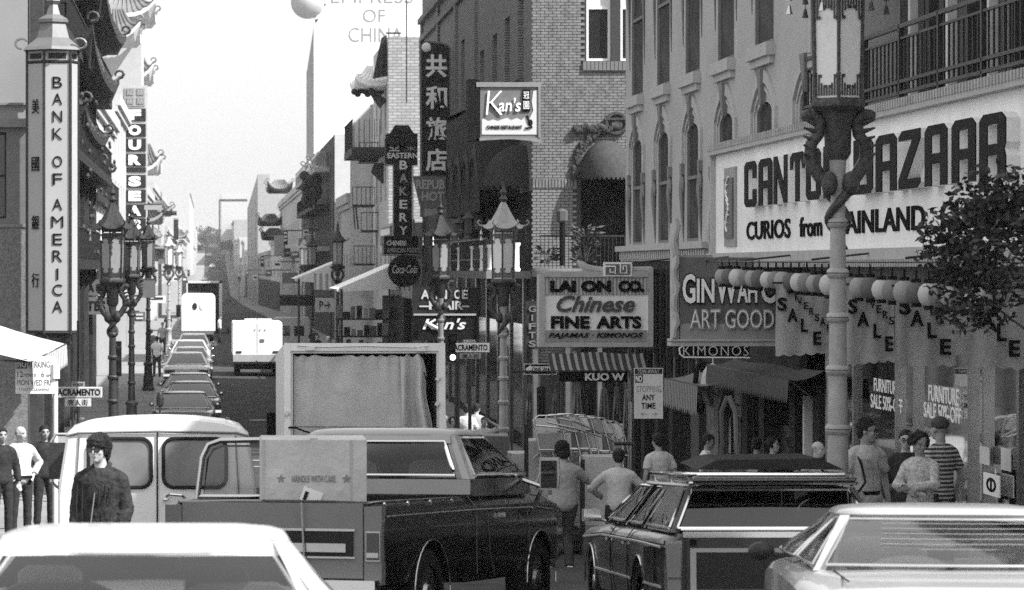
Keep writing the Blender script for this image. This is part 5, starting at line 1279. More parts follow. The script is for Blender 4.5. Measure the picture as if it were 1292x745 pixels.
for k, (px, py, Y_, w_, h_, sd) in enumerate(cl):
    X_ = W(px, 0, Y_).x; t = thing('hanging_sign', '%s %s sign far %s side, %s along, %s neighbours' % (wd_[k % 9], ('pale', 'grey', 'dark')[k % 3], 'right' if sd == 'R' else 'left', ('a quarter of the way', 'a third of the way', 'halfway', 'two thirds')[min(3, int((Y_-100)/110))], ('above', 'below')[k % 2]), 'sign', W(px, py, Y_))
    m = M(); pbox(m, Y_, px-w_/2, px+w_/2, py-h_/2, py+h_/2, 0, .25); m.build('sign_board', (offwhite, signm, signd)[k % 3], t)
    m = M(); xe = 8.2 if sd == 'R' else -4.8; m.bar((X_, Y_+.1, W(0, py-h_/2, Y_).z), (xe, Y_+.1, W(0, py-h_/2, Y_).z), .05, 4); m.build('sign_bracket', ironm, t)
    m = M()
    for r in range(max(1, int(h_/5))): pbox(m, Y_, px-w_*.32, px+w_*.32, py-h_/2+2+r*4.6, py-h_/2+4.4+r*4.6, -.03, -.005)
    m.build('sign_band', (signd, offwhite, offwhite)[k % 3], t)
# ================================================================ dragon street lamps
def lamp(label, x, y, lampshade, post_mt, dragon_mt, detail=True, rz=0):
    z = gd(y); t = thing('street_lamp', label, 'street lamp', (x, y, z), 0, 'ornate dragon street lamps along both kerbs')
    p = [(.24, 0), (.24, .12), (.2, .16), (.19, .5), (.16, .6), (.15, .95), (.19, 1.0), (.19, 1.05), (.105, 1.12), (.095, 1.5)]
    zz_ = [1.62, 2.18, 2.68, 3.1, 3.58]
    prof = list(p)
    for q in zz_:
        r = lerp(.093, .07, (q-1.5)/2.2); prof += [(r, q-.05), (r+.022, q-.035), (r+.03, q-.01), (r+.012, q), (r+.03, q+.01), (r+.022, q+.035), (r, q+.05)]
    prof += [(.068, 4.0), (.085, 4.25), (.12, 4.5), (.17, 4.64)]
    M().lathe(prof, n=20).build('post', post_mt, t, local=True, smooth=True, angle=40)
    for s_, nm in ((1, 0), (-1, 1)):
        pts, rad = [], []
        head = [(.36*s_, 0, 4.56), (.30*s_, -.02, 4.62), (.22*s_, -.03, 4.55), (.24*s_, -.03, 4.42), (.33*s_, -.02, 4.33), (.34*s_, 0, 4.18), (.22*s_, .0, 4.02), (.10*s_, -.06, 3.92)]
        for h in head: pts.append(Vector((h[0]*.78, h[1], h[2])))
        rad = [.045, .062, .06, .055, .06, .066, .066, .06]
        k0 = 0 if s_ > 0 else math.pi
        for k in range(1, 15 if s_ > 0 else 9):
            a = k0-.2-k*.42; zz1 = 3.92-k*.042; r = .10-.0005*k
            pts.append(Vector((r*math.cos(a), r*math.sin(a), zz1))); rad.append(max(.012, .058-.0035*k))
        d = M().tube(pts, rad, 8); d.ell((.28*s_, -.02, 4.6), .08, .05, .06, 8, 6)
        for k in range(5): d.tube([Vector((.25*s_, -.02, 4.3))+Vector((s_*.04*math.cos(k), -.03, .08*k-.1)), Vector((.25*s_, -.02, 4.3))+Vector((s_*.09, -.05, .08*k-.06))], [.03, .008], 4)
        d.ell((.1*s_, -.1, 3.95), .08, .07, .12, 8, 6)
        d.build('dragon', dragon_mt, t, local=True, smooth=True, angle=60)
    # lantern
    ph = R(20)
    M().lathe([(.09, 4.18), (.125, 4.24), (.13, 4.5), (.19, 4.635)], n=12).build('neck_collar', dragon_mt, t, local=True, smooth=True)
    M().lathe([(.24, 4.64), (.29, 4.68), (.29, 4.72), (.265, 4.76)], n=6, ph=ph).build('lantern_base', dragon_mt, t, local=True)
    gp_ = M().lathe([(.235, 4.76), (.255, 5.72)], n=6, ph=ph).build('lantern_glass', lampshade, t, local=True)
    fr_ = M()
    for k in range(6):
        a = ph+k*math.pi/3; q = Vector((math.cos(a), math.sin(a), 0)); fr_.bar(q*.245+Vector((0, 0, 4.74)), q*.265+Vector((0, 0, 5.74)), .017, 6)
        a2 = ph+(k+1)*math.pi/3; q2 = Vector((math.cos(a2), math.sin(a2), 0))
        if detail:
            for zb_, up, rr in ((4.78, 1, .24), (5.70, -1, .26)):
                for i, hh in ((0, .22), (1, .17), (2, .12), (3, .07), (4, .10), (5, .07), (6, .12), (7, .17), (8, .22)):
                    c0 = q.lerp(q2, (i+.1)/9)*(rr+.008); c1 = q.lerp(q2, (i+.75)/9)*(rr+.008); z0, z1 = sorted((zb_, zb_+up*hh))
                    fr_.quad(c0+Vector((0, 0, z0)), c1+Vector((0, 0, z0)), c1+Vector((0, 0, z1)), c0+Vector((0, 0, z1)))
                    if i in (1, 3, 5, 7): fr_.quad(c0+Vector((0, 0, z1 if up > 0 else z0-.03)), c0.lerp(c1, 2.2)+Vector((0, 0, z1 if up > 0 else z0-.03)), c0.lerp(c1, 2.2)+Vector((0, 0, (z1 if up > 0 else z0-.03)+.03)), c0+Vector((0, 0, (z1 if up > 0 else z0-.03)+.03)))
    fr_.build('lantern_frame', dragon_mt, t, local=True)
    rf = M(); secs = []
    for r, z1, l in ((.27, 5.74, 0), (.44, 5.80, .07), (.36, 5.86, .03), (.24, 6.0, 0), (.14, 6.18, 0), (.07, 6.32, 0), (.05, 6.36, 0)):
        ring = []
        for k in range(36):
            a = k*math.pi/18; m6 = abs(((k % 6)/6)*2-1)**3; c6 = math.cos(math.pi/6)/math.cos((a % (math.pi/3))-math.pi/6)
            ring.append((r*c6*math.cos(a), r*c6*math.sin(a), z1+l*m6))
        secs.append(ring)
    rf.loft(secs)
    for k in range(6):
        a = k*math.pi/3; q = Vector((math.cos(a), math.sin(a), 0)); rf.tube([q*.42+Vector((0, 0, 5.86)), q*.5+Vector((0, 0, 5.88)), q*.54+Vector((0, 0, 5.94)), q*.5+Vector((0, 0, 5.98)), q*.47+Vector((0, 0, 5.95))], [.02, .018, .016, .014, .01], 5)
    rf.build('lantern_roof', post_mt if lampshade == lampglass else dragon_mt, t, local=True, smooth=True, angle=40)
    M().lathe([(.05, 6.36), (.09, 6.42), (.05, 6.48), (.04, 6.5), (.075, 6.56), (.03, 6.64), (.012, 6.78)], n=10).build('finial', dragon_mt, t, local=True, smooth=True)
    if detail:
        for k in range(6):
            a = k*math.pi/3; q = Vector((math.cos(a), math.sin(a), 0))*.46
            for dz in (0, .13): M().lathe([(.004, .06), (.012, .05), (.02, .02), (.032, -.03)], q+Vector((0, 0, 5.72-dz)), 8).bar(q+Vector((0, 0, 5.78-dz)), q+Vector((0, 0, 5.84-dz)), .004).build('bell', chromed if k in (3, 4) else dragon_mt, t, local=True)
    return t
near = lamp('nearest ornate street lamp with pale post and dragons, before the bazaar sign', 5.96, 28.35, lampglass, lampm, lampd)
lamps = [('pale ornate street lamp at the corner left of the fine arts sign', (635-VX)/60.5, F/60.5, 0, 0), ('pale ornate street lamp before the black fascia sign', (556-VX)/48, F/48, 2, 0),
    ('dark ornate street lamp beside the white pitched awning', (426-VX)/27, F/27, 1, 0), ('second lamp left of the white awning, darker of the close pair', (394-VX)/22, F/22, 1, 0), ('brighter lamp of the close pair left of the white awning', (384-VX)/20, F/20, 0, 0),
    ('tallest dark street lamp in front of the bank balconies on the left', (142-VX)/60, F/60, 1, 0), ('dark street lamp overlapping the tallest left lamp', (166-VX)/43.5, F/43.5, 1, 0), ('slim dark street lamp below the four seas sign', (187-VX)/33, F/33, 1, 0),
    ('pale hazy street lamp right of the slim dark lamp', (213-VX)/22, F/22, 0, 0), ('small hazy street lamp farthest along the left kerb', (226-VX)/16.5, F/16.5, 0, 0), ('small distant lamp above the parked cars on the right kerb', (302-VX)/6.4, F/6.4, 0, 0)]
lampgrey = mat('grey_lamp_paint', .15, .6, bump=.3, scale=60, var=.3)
blackpost = mat('sooty_lamp_paint', .03, .5, bump=.3, scale=60, var=.3)  # dark copy of the post paint for lamps drawn as silhouettes
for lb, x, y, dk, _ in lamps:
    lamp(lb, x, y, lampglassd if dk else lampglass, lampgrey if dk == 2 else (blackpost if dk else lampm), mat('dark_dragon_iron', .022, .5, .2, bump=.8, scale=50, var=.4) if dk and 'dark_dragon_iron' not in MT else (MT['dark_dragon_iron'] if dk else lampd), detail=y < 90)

# ---------------------------------------------------------------- signs on poles
def pole(t, px, Y, ytop, r=.035, mt=None, name='post'):
    x = (px-VX)*Y/F; M().bar((x, Y+.04, gd(Y)), (x, Y+.04, ZY(ytop, Y)), r, 10).build(name, mt or chromed, t)
Y = 43.2; t = thing('no_stopping_sign', 'white TOW-AWAY NO STOPPING ANY TIME sign on a grey pole', 'traffic sign', W(797, 690, Y))
m = M(); pbox(m, Y, 800, 836.5, 464.5, 528.5, -.0, .01); m.build('sign_plate', offwhite, t)
m = M(); pbox(m, Y, 801, 835.5, 465.5, 472, -.004, -.001); m.build('header_band', signd, t)
m = M(); pbox(m, Y, 801, 811, 472.8, 483, -.004, -.001); m.build('no_field', signd, t)
ptext('TOW-AWAY', t, Y-.004, 804, 832, 466.5, 471.3, offwhite, depth=.004); ptext('NO', t, Y-.004, 802, 810, 474, 482, whitel, off=.03, depth=.004)
ptext('STOPPING', t, Y-.001, 803, 834, 487, 495, mat('faded_letter_paint', .28, .6, var=.3, vscale=8), depth=.004); ptext('ANY', t, Y-.001, 810, 826, 498, 505.5, blackl, off=.02, depth=.004); ptext('TIME', t, Y-.001, 809, 827, 508.5, 516, blackl, off=.02, depth=.004)
ptext('← →', t, Y-.001, 808, 830, 521, 524, MT['faded_letter_paint'], depth=.004)
pole(t, 796, Y, 508)
Y = 64.6; t = thing('one_way_sign', 'ONE WAY arrow sign pointing left beneath the fine arts sign', 'traffic sign', W(680, 466, Y))
m = M(); pbox(m, Y, 661, 702.5, 459, 473, 0, .012); m.build('sign_plate', offwhite, t)
m = M(); pbox(m, Y, 662, 701.6, 460, 472, -.004, -.001); m.build('black_field', black, t)
m = M(); m.prism([(W(x, y, Y).x, W(x, y, Y).z) for x, y in [(662.5, 466), (670, 460.5), (670, 462.6), (699.5, 462.6), (699.5, 469.6), (670, 469.6), (670, 471.5)]], fsouth(Y), .005, .009); m.build('arrow', white, t)
ptext('ONE WAY', t, Y-.013, 671, 697.5, 463.6, 468.6, blackl, off=.02, depth=.004)
M().bar(W(702, 466, Y), W(706, 470, Y), .03).bar(W(706, 470, Y+.02), (W(706, 470, Y).x, Y+.02, gd(Y)), .035).build('post', ironm, t)
Y = 66.6; t = thing('street_name_sign', 'white SACRAMENTO street name sign beside the traffic light on the right corner', 'street sign', W(593, 440, Y-1))
m = M(); pbox(m, Y, 575, 617.5, 433, 444.5, 0, .02); m.build('name_plate', white, t); m = M(); pbox(m, Y, 585, 599, 429, 432.4, 0, .02); m.build('number_plate', offwhite, t); m = M(); pbox(m, Y, 580, 607, 446, 453, 0, .02); m.build('lower_plate', signg, t)
ptext('SACRAMENTO', t, Y-.001, 570, 615, 435, 442.6, blackl, off=.025, depth=.005); ptext('唐人街', t, Y-.001, 583, 604, 447, 452.2, blackl, depth=.005); ptext('←700', t, Y-.001, 586, 598, 429.6, 431.8, blackl, depth=.005)
pole(t, 593, Y, 432, .04, ironm)
def tlight(name, label, px, py0, py1, w_, Y, lit=None, mt=black, postpx=None):
    t = thing(name, label, 'traffic light', W(px, (py0+py1)/2, Y)); m = M(); pbox(m, Y, px-w_/2, px+w_/2, py0, py1, 0, .25); m.build('housing', mt, t)
    h = (py1-py0)/3
    for k in range(3):
        c = W(px, py0+h*(k+.5), Y-.02); r = w_*.36*Y/F
        M().lathe([(r, 0), (r, .03)], (0, 0, 0), 14).xf(Matrix.Translation(c) @ Matrix.Rotation(R(90), 4, 'X')).build('lens', lit if (k == 2 and lit) else ironm, t)
        M().tube([c+Vector((r*1.15*math.cos(q), -.1, r*1.15*math.sin(q))) for q in [i*math.pi/6 for i in range(-1, 8)]], .012, 4).build('visor', mt, t)
    M().bar(W(postpx or px+w_, py1, Y+.1), (W(postpx or px+w_, 0, Y).x, Y+.1, gd(Y)), .06, 10).bar(W(px, py0+2, Y+.12), W(postpx or px+w_, py0+2, Y+.12), .03).build('post', ironm, t)
    return t
lite = bpy.data.materials.new('lit_signal_lens'); lite.use_nodes = True; e_ = lite.node_tree.nodes['Principled BSDF']; e_.inputs['Emission Color'].default_value = (1, 1, 1, 1); e_.inputs['Emission Strength'].default_value = 1.4; e_.inputs['Base Color'].default_value = (.5, .5, .5, 1)
tlight('traffic_light', 'traffic light with bright lowest lens beside the white street name sign', 571, 421, 457, 11, 66.9, lite, postpx=577)
tlight('traffic_light', 'dark traffic light seen from behind beside the tallest left lamp', 149.5, 431, 475, 7, 63.5, postpx=146)
Y = 63.4; t = thing('street_name_sign', 'shaded SACRAMENTO street name sign on the left behind the no parking sign', 'street sign', W(100, 500, Y))
m = M(); pbox(m, Y, 66, 129, 488.5, 501.5, 0, .02); m.build('name_plate', white, t); m = M(); pbox(m, Y, 90, 107, 482, 488.2, 0, .02); m.build('number_plate', signg, t); m = M(); pbox(m, Y, 82, 115, 503, 513, 0, .02); m.build('lower_plate', offwhite, t)
m = M(); pbox(m, Y, 67, 128, 489.5, 500.5, -.003, -.001); m.build('name_field', mat('street_sign_field', .45, .6), t)  # grey field over the white plate: the sign's shade put into colour
ptext('SACRAMENTO', t, Y-.004, 69, 126.5, 491, 499.3, blackl, off=.03, depth=.005); ptext('唐人街', t, Y-.001, 85, 111, 504, 512, blackl, depth=.005); ptext('←800', t, Y-.001, 92, 105, 483.5, 487, blackl, depth=.005)
pole(t, 98.5, Y, 405, .03, ironm)
Y = 50; t = thing('no_parking_sign', 'white NO PARKING street cleaning sign in front of the striped awning', 'traffic sign', W(66, 600, Y))
m = M(); pbox(m, Y, 19.5, 70, 450, 497, 0, .012); m.build('sign_plate', white, t)
m = M(); pbox(m, Y, 21, 34, 453, 465.5, -.004, -.001); m.build('no_field', signm, t); ptext('NO', t, Y-.005, 22, 33, 455, 464, whitel, off=.03, depth=.004)
fp = mat('sign_letter_grey', .12, .6, var=.2, vscale=6)
ptext('PARKING', t, Y-.001, 36, 63, 456, 464, fp, depth=.004); ptext('12', t, Y-.001, 22, 29, 469, 476, fp, depth=.004); ptext('MIDNIGHT', t, Y-.001, 30, 46, 472, 476, fp, depth=.004); ptext('6', t, Y-.001, 52, 56, 469, 476, fp, depth=.004); ptext('AM', t, Y-.001, 58, 64, 472, 476, fp, depth=.004)
ptext('MON WED FRI', t, Y-.001, 21.5, 64, 479.5, 486.5, fp, depth=.004); ptext('STREET CLEANING', t, Y-.001, 24, 62, 490, 493, MT['faded_letter_paint'], depth=.004)
M().bar((W(69.5, 0, Y).x, Y+.06, gd(Y)), (W(69.5, 0, Y).x, Y+.06, ZY(470, Y)), .045, 10).bar(W(69.5, 460, Y+.04), W(69.5, 478, Y+.04), .08, 10).build('post', offwhite, t)
# striped awning on the left
af_ = Fr((-4.7, 0, 0), (0, 1, 0), (1, 0, 0))
awning('striped_awning', 'sunlit striped awning at the lower left edge behind the no parking sign', af_, 49.6, 61.5, ZY(405, 52), ZY(452, 52), -.35, 1.75, stripes('broad_striped_cloth', .5, .2, 1, 1.6, duty=.72), val=.35)
t = thing('left_corner_shop', 'dark shop building on the near left corner under the striped awning', 'building', (-4.7, 50, 0))
M().box(-12, -4.72, 40, 62.5, -.5, 4.2).build('wall', darkr, t); M().box(-12, -4.7, 62.5, 62.52, 0, 4.2).build('end_wall', midr, t)
for k in range(4): M().box(-4.72, -4.66, 44+k*4.4, 47+k*4.4, 1.0, 3.4).build('window', darkglass, t)
# parking meters and small street furniture on the left
for k, (px, Y_) in enumerate([(169, 70.6), (232-30, 84)]):
    x = (px-VX)*Y_/F; z = gd(Y_); mm = thing('parking_meter', ['parking meter on the kerb below the overlapping dark lamps', 'parking meter beside the nearest dark parked car'][k], 'parking meter', (x, Y_, z))
    M().bar((x, Y_, z), (x, Y_, z+1.05), .03, 8).build('post', ironm, mm)
    M().loft([[(x+a*r, Y_+b*r*.6, z+zz2) for a, b in ((1, 0), (.7, .7), (0, 1), (-.7, .7), (-1, 0), (-.7, -.7), (0, -1), (.7, -.7))] for r, zz2 in ((.05, 1.05), (.1, 1.1), (.11, 1.3), (.07, 1.42), (.03, 1.46))]).build('meter_head', ironm, mm)

# ================================================================ vehicles
def cut(me, cutters, mt):
    o = bpy.data.objects.new('tmp', me); cs_ = []
    for c in cutters:
        k = bpy.data.objects.new('tmpc', c); cs_.append(k); md = o.modifiers.new('b', 'BOOLEAN'); md.operation = 'DIFFERENCE'; md.object = k; md.solver = 'EXACT'
    r = evalmesh(o, cs_); JUNK.remove(r)
    r.materials.clear(); r.materials.append(mt)
    r.polygons.foreach_set('material_index', [0]*len(r.polygons))
    r.polygons.foreach_set('use_smooth', [True]*len(r.polygons)); r.set_sharp_from_angle(angle=R(28)); return r
def addme(me, name, parent):
    me.name = name; o = link(bpy.data.objects.new(name, me)); o.parent = parent; reg(o, parent); return o
def body_loft(st):
    """st: list of (y, halfwidth, zlow, zshoulder, ztop[, inset])"""
    secs = []
    for s in st:
        y, w_, zl, zs, zt = s[:5]; ins = s[5] if len(s) > 5 else .82
        half = [(w_*.86, zl), (w_*.965, zl+.06), (w_*.99, lerp(zl, zs, .35)), (w_, lerp(zl, zs, .62)), (w_*.985, zs-.05), (w_*.955, zs-.01), (w_*.9, lerp(zs, zt, .6)), (w_*ins, zt), (w_*.4, zt+.012)]
        secs.append([(x, y, z) for x, z in half]+[(-x, y, z) for x, z in reversed(half)])
    return M().loft(secs)
def wheelcyl(y, r, w_, zc=.33, dep=.34):
    m = M()
    for s_ in (-1, 1): m.lathe([(r, 0), (r, dep*2)], (0, 0, 0), 28).xf(Matrix.Identity(4))
    return None
def cylx(x0, x1, y, z, r, n=26):
    vs = [(x, y+r*math.cos(2*math.pi*j/n), z+r*math.sin(2*math.pi*j/n)) for x in (x0, x1) for j in range(n)]
    return M().add(vs, [(j, (j+1) % n, (j+1) % n+n, j+n) for j in range(n)]+[tuple(range(n))[::-1], tuple(range(n, 2*n))])
def wheel(parent, x, y, r=.33, wd=.2, hub=chromed):
    s_ = 1 if x > 0 else -1
    t = M(); pr = [(r*.62, -.5), (r*.9, -.5), (r, -.36), (r, .36), (r*.9, .5), (r*.62, .5)]; n = 24; vs = []
    for rr, q in pr: vs += [(x+q*wd, y+rr*math.cos(2*math.pi*j/n), r+rr*math.sin(2*math.pi*j/n)) for j in range(n)]
    t.add(vs, [(i*n+j, i*n+(j+1) % n, (i+1)*n+(j+1) % n, (i+1)*n+j) for i in range(5) for j in range(n)])
    w_ = t.build('wheel', rubber, parent, local=True, smooth=True)
    h = M(); pr = [(r*.63, .30), (r*.6, .38), (r*.45, .30), (r*.25, .34), (r*.2, .46), (.01, .5)]; vs = []
    for rr, q in pr: vs += [(x+s_*q*wd, y+rr*math.cos(2*math.pi*j/n), r+rr*math.sin(2*math.pi*j/n)) for j in range(n)]
    h.add(vs, [(i*n+j, i*n+(j+1) % n, (i+1)*n+(j+1) % n, (i+1)*n+j) for i in range(5) for j in range(n)]); h.build('hubcap', hub, w_, local=True, smooth=True)
def cabin(t, C, paint, glass, trim_mt, seats=True, bpil=(.5,), pw=(.09, .12), roofmt=None, seat_mt=None, thick=.035, round_=.16, trimr=.013):
    """C: dict yb0,yt0 (rear base, rear top), yt1,yb1 (front top, base), wb, wt, zb, zt; wbr optional rear base half width"""
    yb0, yt0, yt1, yb1, wb, wt, zb, zt = [C[k] for k in ('yb0', 'yt0', 'yt1', 'yb1', 'wb', 'wt', 'zb', 'zt')]
    crown = C.get('crown', .05); zr = zt-crown
    # roof: rounded plan, domed
    rf = M(); N = 20; rings = []
    def outline(k, q):
        pts = []
        yc, hy = (yt0+yt1)/2, (yt1-yt0)/2
        for i in range(N*2):
            a = 2*math.pi*i/(N*2); ca, sa = math.cos(a), math.sin(a); e = .34
            pts.append((wt*k*math.copysign(abs(ca)**e, ca), yc+hy*k*math.copysign(abs(sa)**e, sa), q))
        return pts
    for k, q in ((1.0, zr-.03), (1.02, zr-.005), (1.0, zr+.015), (.93, zr+crown*.6), (.75, zr+crown*.86), (.4, zr+crown*.98), (.02, zr+crown)): rings.append(outline(k, q))
    rf.loft(rings); roof = rf.build('roof', roofmt or paint, t, local=True, smooth=True, angle=50)
    cr = {('b', 'L', 0): (-wb, yb0), ('b', 'R', 0): (wb, yb0), ('b', 'L', 1): (-wb, yb1), ('b', 'R', 1): (wb, yb1)}
    def B(x, y): return Vector((x, y, zb))
    def T_(x, y): return Vector((x*.985, y, zr-.01))
    BL0, BR0, BL1, BR1 = B(-C.get('wbr', wb), yb0), B(C.get('wbr', wb), yb0), B(-C.get('wbf', wb), yb1), B(C.get('wbf', wb), yb1)
    TL0, TR0, TL1, TR1 = T_(-wt, yt0+.03), T_(wt, yt0+.03), T_(-wt, yt1-.03), T_(wt, yt1-.03)
    def pillar(b, tp, wy, wx, nm='pillar', top=.7):
        m = M(); r = [(b+Vector((sx*wx/2, sy*wy/2, 0))) for sx, sy in ((-1, -1), (1, -1), (1, 1), (-1, 1))]; r2 = [(tp+Vector((sx*wx/2*top, sy*wy/2*top, 0))) for sx, sy in ((-1, -1), (1, -1), (1, 1), (-1, 1))]
        m.hexa([*r, *r2]); return m.build(nm, paint, t, local=True)
    rp, fp_ = pw
    for b, tp, s_ in ((BL0, TL0, 1), (BR0, TR0, -1)): pillar(b+Vector((s_*.03, rp*.5, 0)), tp+Vector((s_*.02, rp*.4, 0)), rp, .07, top=C.get('ptop', .8))
    for b, tp, s_ in ((BL1, TL1, 1), (BR1, TR1, -1)): pillar(b+Vector((s_*.03, -fp_*.3, 0)), tp+Vector((s_*.02, -fp_*.3, 0)), fp_*.6, .06)
    def pane(a, b, c, d, nm, bulge=Vector((0, 0, 0)), inset=.03):
        n = 6; m = M(); vs = []
        for i in range(n+1):
            for j in range(n+1):
                u, v = i/n, j/n; p = a.lerp(b, u).lerp(d.lerp(c, u), v)+bulge*(math.sin(math.pi*u)*.8+math.sin(math.pi*v)*.4); vs.append(p)
        m.add(vs, [(i*(n+1)+j, (i+1)*(n+1)+j, (i+1)*(n+1)+j+1, i*(n+1)+j+1) for i in range(n) for j in range(n)])
        g_ = m.build(nm, glass, t, local=True, smooth=True)
        fr_ = M(); e = M()
        loop = [vs[i*(n+1)] for i in range(n+1)]+[vs[n*(n+1)+j] for j in range(1, n+1)]+[vs[i*(n+1)+n] for i in range(n-1, -1, -1)]+[vs[j] for j in range(n-1, -1, -1)]
        fr_.tube(loop, trimr*(.6 if glass is frontglass else .5 if glass.name.startswith('distant') else 1), 6); o = fr_.build('window_trim', trim_mt, g_, local=True, smooth=True); return g_
    i_ = Vector((0, 0, .035)); up = Vector((0, 0, -.02))
    pi = C.get('pin', .08); pt = C.get('pint', .05); hd = C.get('hdr', 0)
    q0, q1, q2, q3 = BL0+i_+Vector((pi, 0, 0)), BR0+i_+Vector((-pi, 0, 0)), TR0+up+Vector((-pt, -.02, 0)), TL0+up+Vector((pt, -.02, 0))
    if hd:
        r2, r3 = q2.lerp(q1, hd), q3.lerp(q0, hd); bl = Vector((0, -C.get('bulge', .07), 0)); n = 12; hm = M(); vs = []
        for k_ in range(2):
            for i in range(n+1):
                u = i/n; bb_2 = bl*math.sin(math.pi*u)*.8
                vs.append((q3+Vector((-.06, 0, .03))).lerp(q2+Vector((.06, 0, .03)), u)+bb_2*(.5)+Vector((0, .03*k_, 0))); vs.append((r3+Vector((-.06, 0, -.01))).lerp(r2+Vector((.06, 0, -.01)), u)+bb_2+Vector((0, .03*k_-.01, 0)))
        hm.add(vs, [(2*i, 2*i+2, 2*i+3, 2*i+1) for i in range(n)]+[(2*(n+1)+2*i, 2*(n+1)+2*i+2, 2*(n+1)+2*i+3, 2*(n+1)+2*i+1) for i in range(n)]); hm.build('rear_header', paint, t, local=True, smooth=True)
        q2, q3 = r2, r3
    if pi > .1:
        for a_, b_2, e_1, e_2 in ((q0, q3, BL0, TL0), (q1, q2, BR0, TR0)):
            M().hexa([a_+Vector((0, .05, -.04)), e_1+Vector((0, .0, 0)), e_1+Vector((0, .12, 0)), a_+Vector((0, .1, -.04)), b_2+Vector((0, .03, .06)), e_2, e_2+Vector((0, .1, 0)), b_2+Vector((0, .08, .06))]).build('rear_quarter', paint, t, local=True)
    pane(q0, q1, q2, q3, 'rear_window', Vector((0, -C.get('bulge', .07), 0)))
    pane(BL1+i_+Vector((.07, 0, 0)), BR1+i_+Vector((-.07, 0, 0)), TR1+up+Vector((-.05, 0, 0)), TL1+up+Vector((.05, 0, 0)), 'windscreen', Vector((0, .07, 0)))
    for s_, b0, b1, t1, t0 in ((-1, BL0, BL1, TL1, TL0), (1, BR0, BR1, TR1, TR0)):
        b0 = b0+Vector((0, rp*1.05, 0)); t0 = t0+Vector((0, rp*C.get('ptop', .8), 0)); b1 = b1+Vector((0, -fp_*.7, 0)); t1 = t1+Vector((0, -fp_*.6, 0))
        cuts = [0]+list(bpil)+[1]; gp2 = .035
        for a, b in zip(cuts, cuts[1:]):
            a2 = a+(gp2 if a > 0 else 0); b2 = b-(gp2 if b < 1 else 0)
            pane(b0.lerp(b1, a2)+i_, b0.lerp(b1, b2)+i_, t0.lerp(t1, b2)+up, t0.lerp(t1, a2)+up, 'side_window', Vector((s_*.012, 0, 0)))
        for q in bpil:
            p0, p1 = b0.lerp(b1, q), t0.lerp(t1, q); M().hexa([p0+Vector((-.02, -.035, 0)), p0+Vector((.02, -.035, 0)), p0+Vector((.02, .035, 0)), p0+Vector((-.02, .035, 0)), p1+Vector((-.02, -.03, 0)), p1+Vector((.02, -.03, 0)), p1+Vector((.02, .03, 0)), p1+Vector((-.02, .03, 0))]).build('pillar', paint, t, local=True)
    if seats:
        sm = seat_mt or dark
        for y_, ww in ((yb0+.75, wb*.8), (yt1-.35, wb*.8)):
            sb = M()
            for s_ in (-1, 1): sb.loft([[(s_*wb*.44+x*k2, y_+yy-zz3*.2, zb-.35+zz3) for x, yy in ((-.26, -.07), (.26, -.07), (.28, .0), (.26, .07), (-.26, .07), (-.28, 0))] for zz3, k2 in ((0, 1), (.3, 1.02), (.48, .9), (.52, .6))])
            sb.build('seat', sm, t, local=True, smooth=True)
        stw = Vector((-wb*.45, yt1+.05, zb+.02)); M().tube([stw+Vector((.18*math.cos(a), .06*math.sin(a), .17*math.sin(a))) for a in [k*math.pi/8 for k in range(17)]], .012, 6).build('steering_wheel', black, t, local=True)
        M().box(-wb*.9, wb*.9, yb1-.45, yb1-.05, zb-.1, zb+.02).build('dashboard', dark, t, local=True)
        M().obox(Vector((0, yt1-.05, zr-.14)), .24, .02, .06).bar((0, yt1-.03, zr-.1), (0, yt1, zr-.02), .01).build('mirror', black, t, local=True)
    return roof
def paintmat(name, v, rough=.25, coat=.6, metal=0): return mat(name, v, rough, metal, var=.06, vscale=1.5, coat=coat)
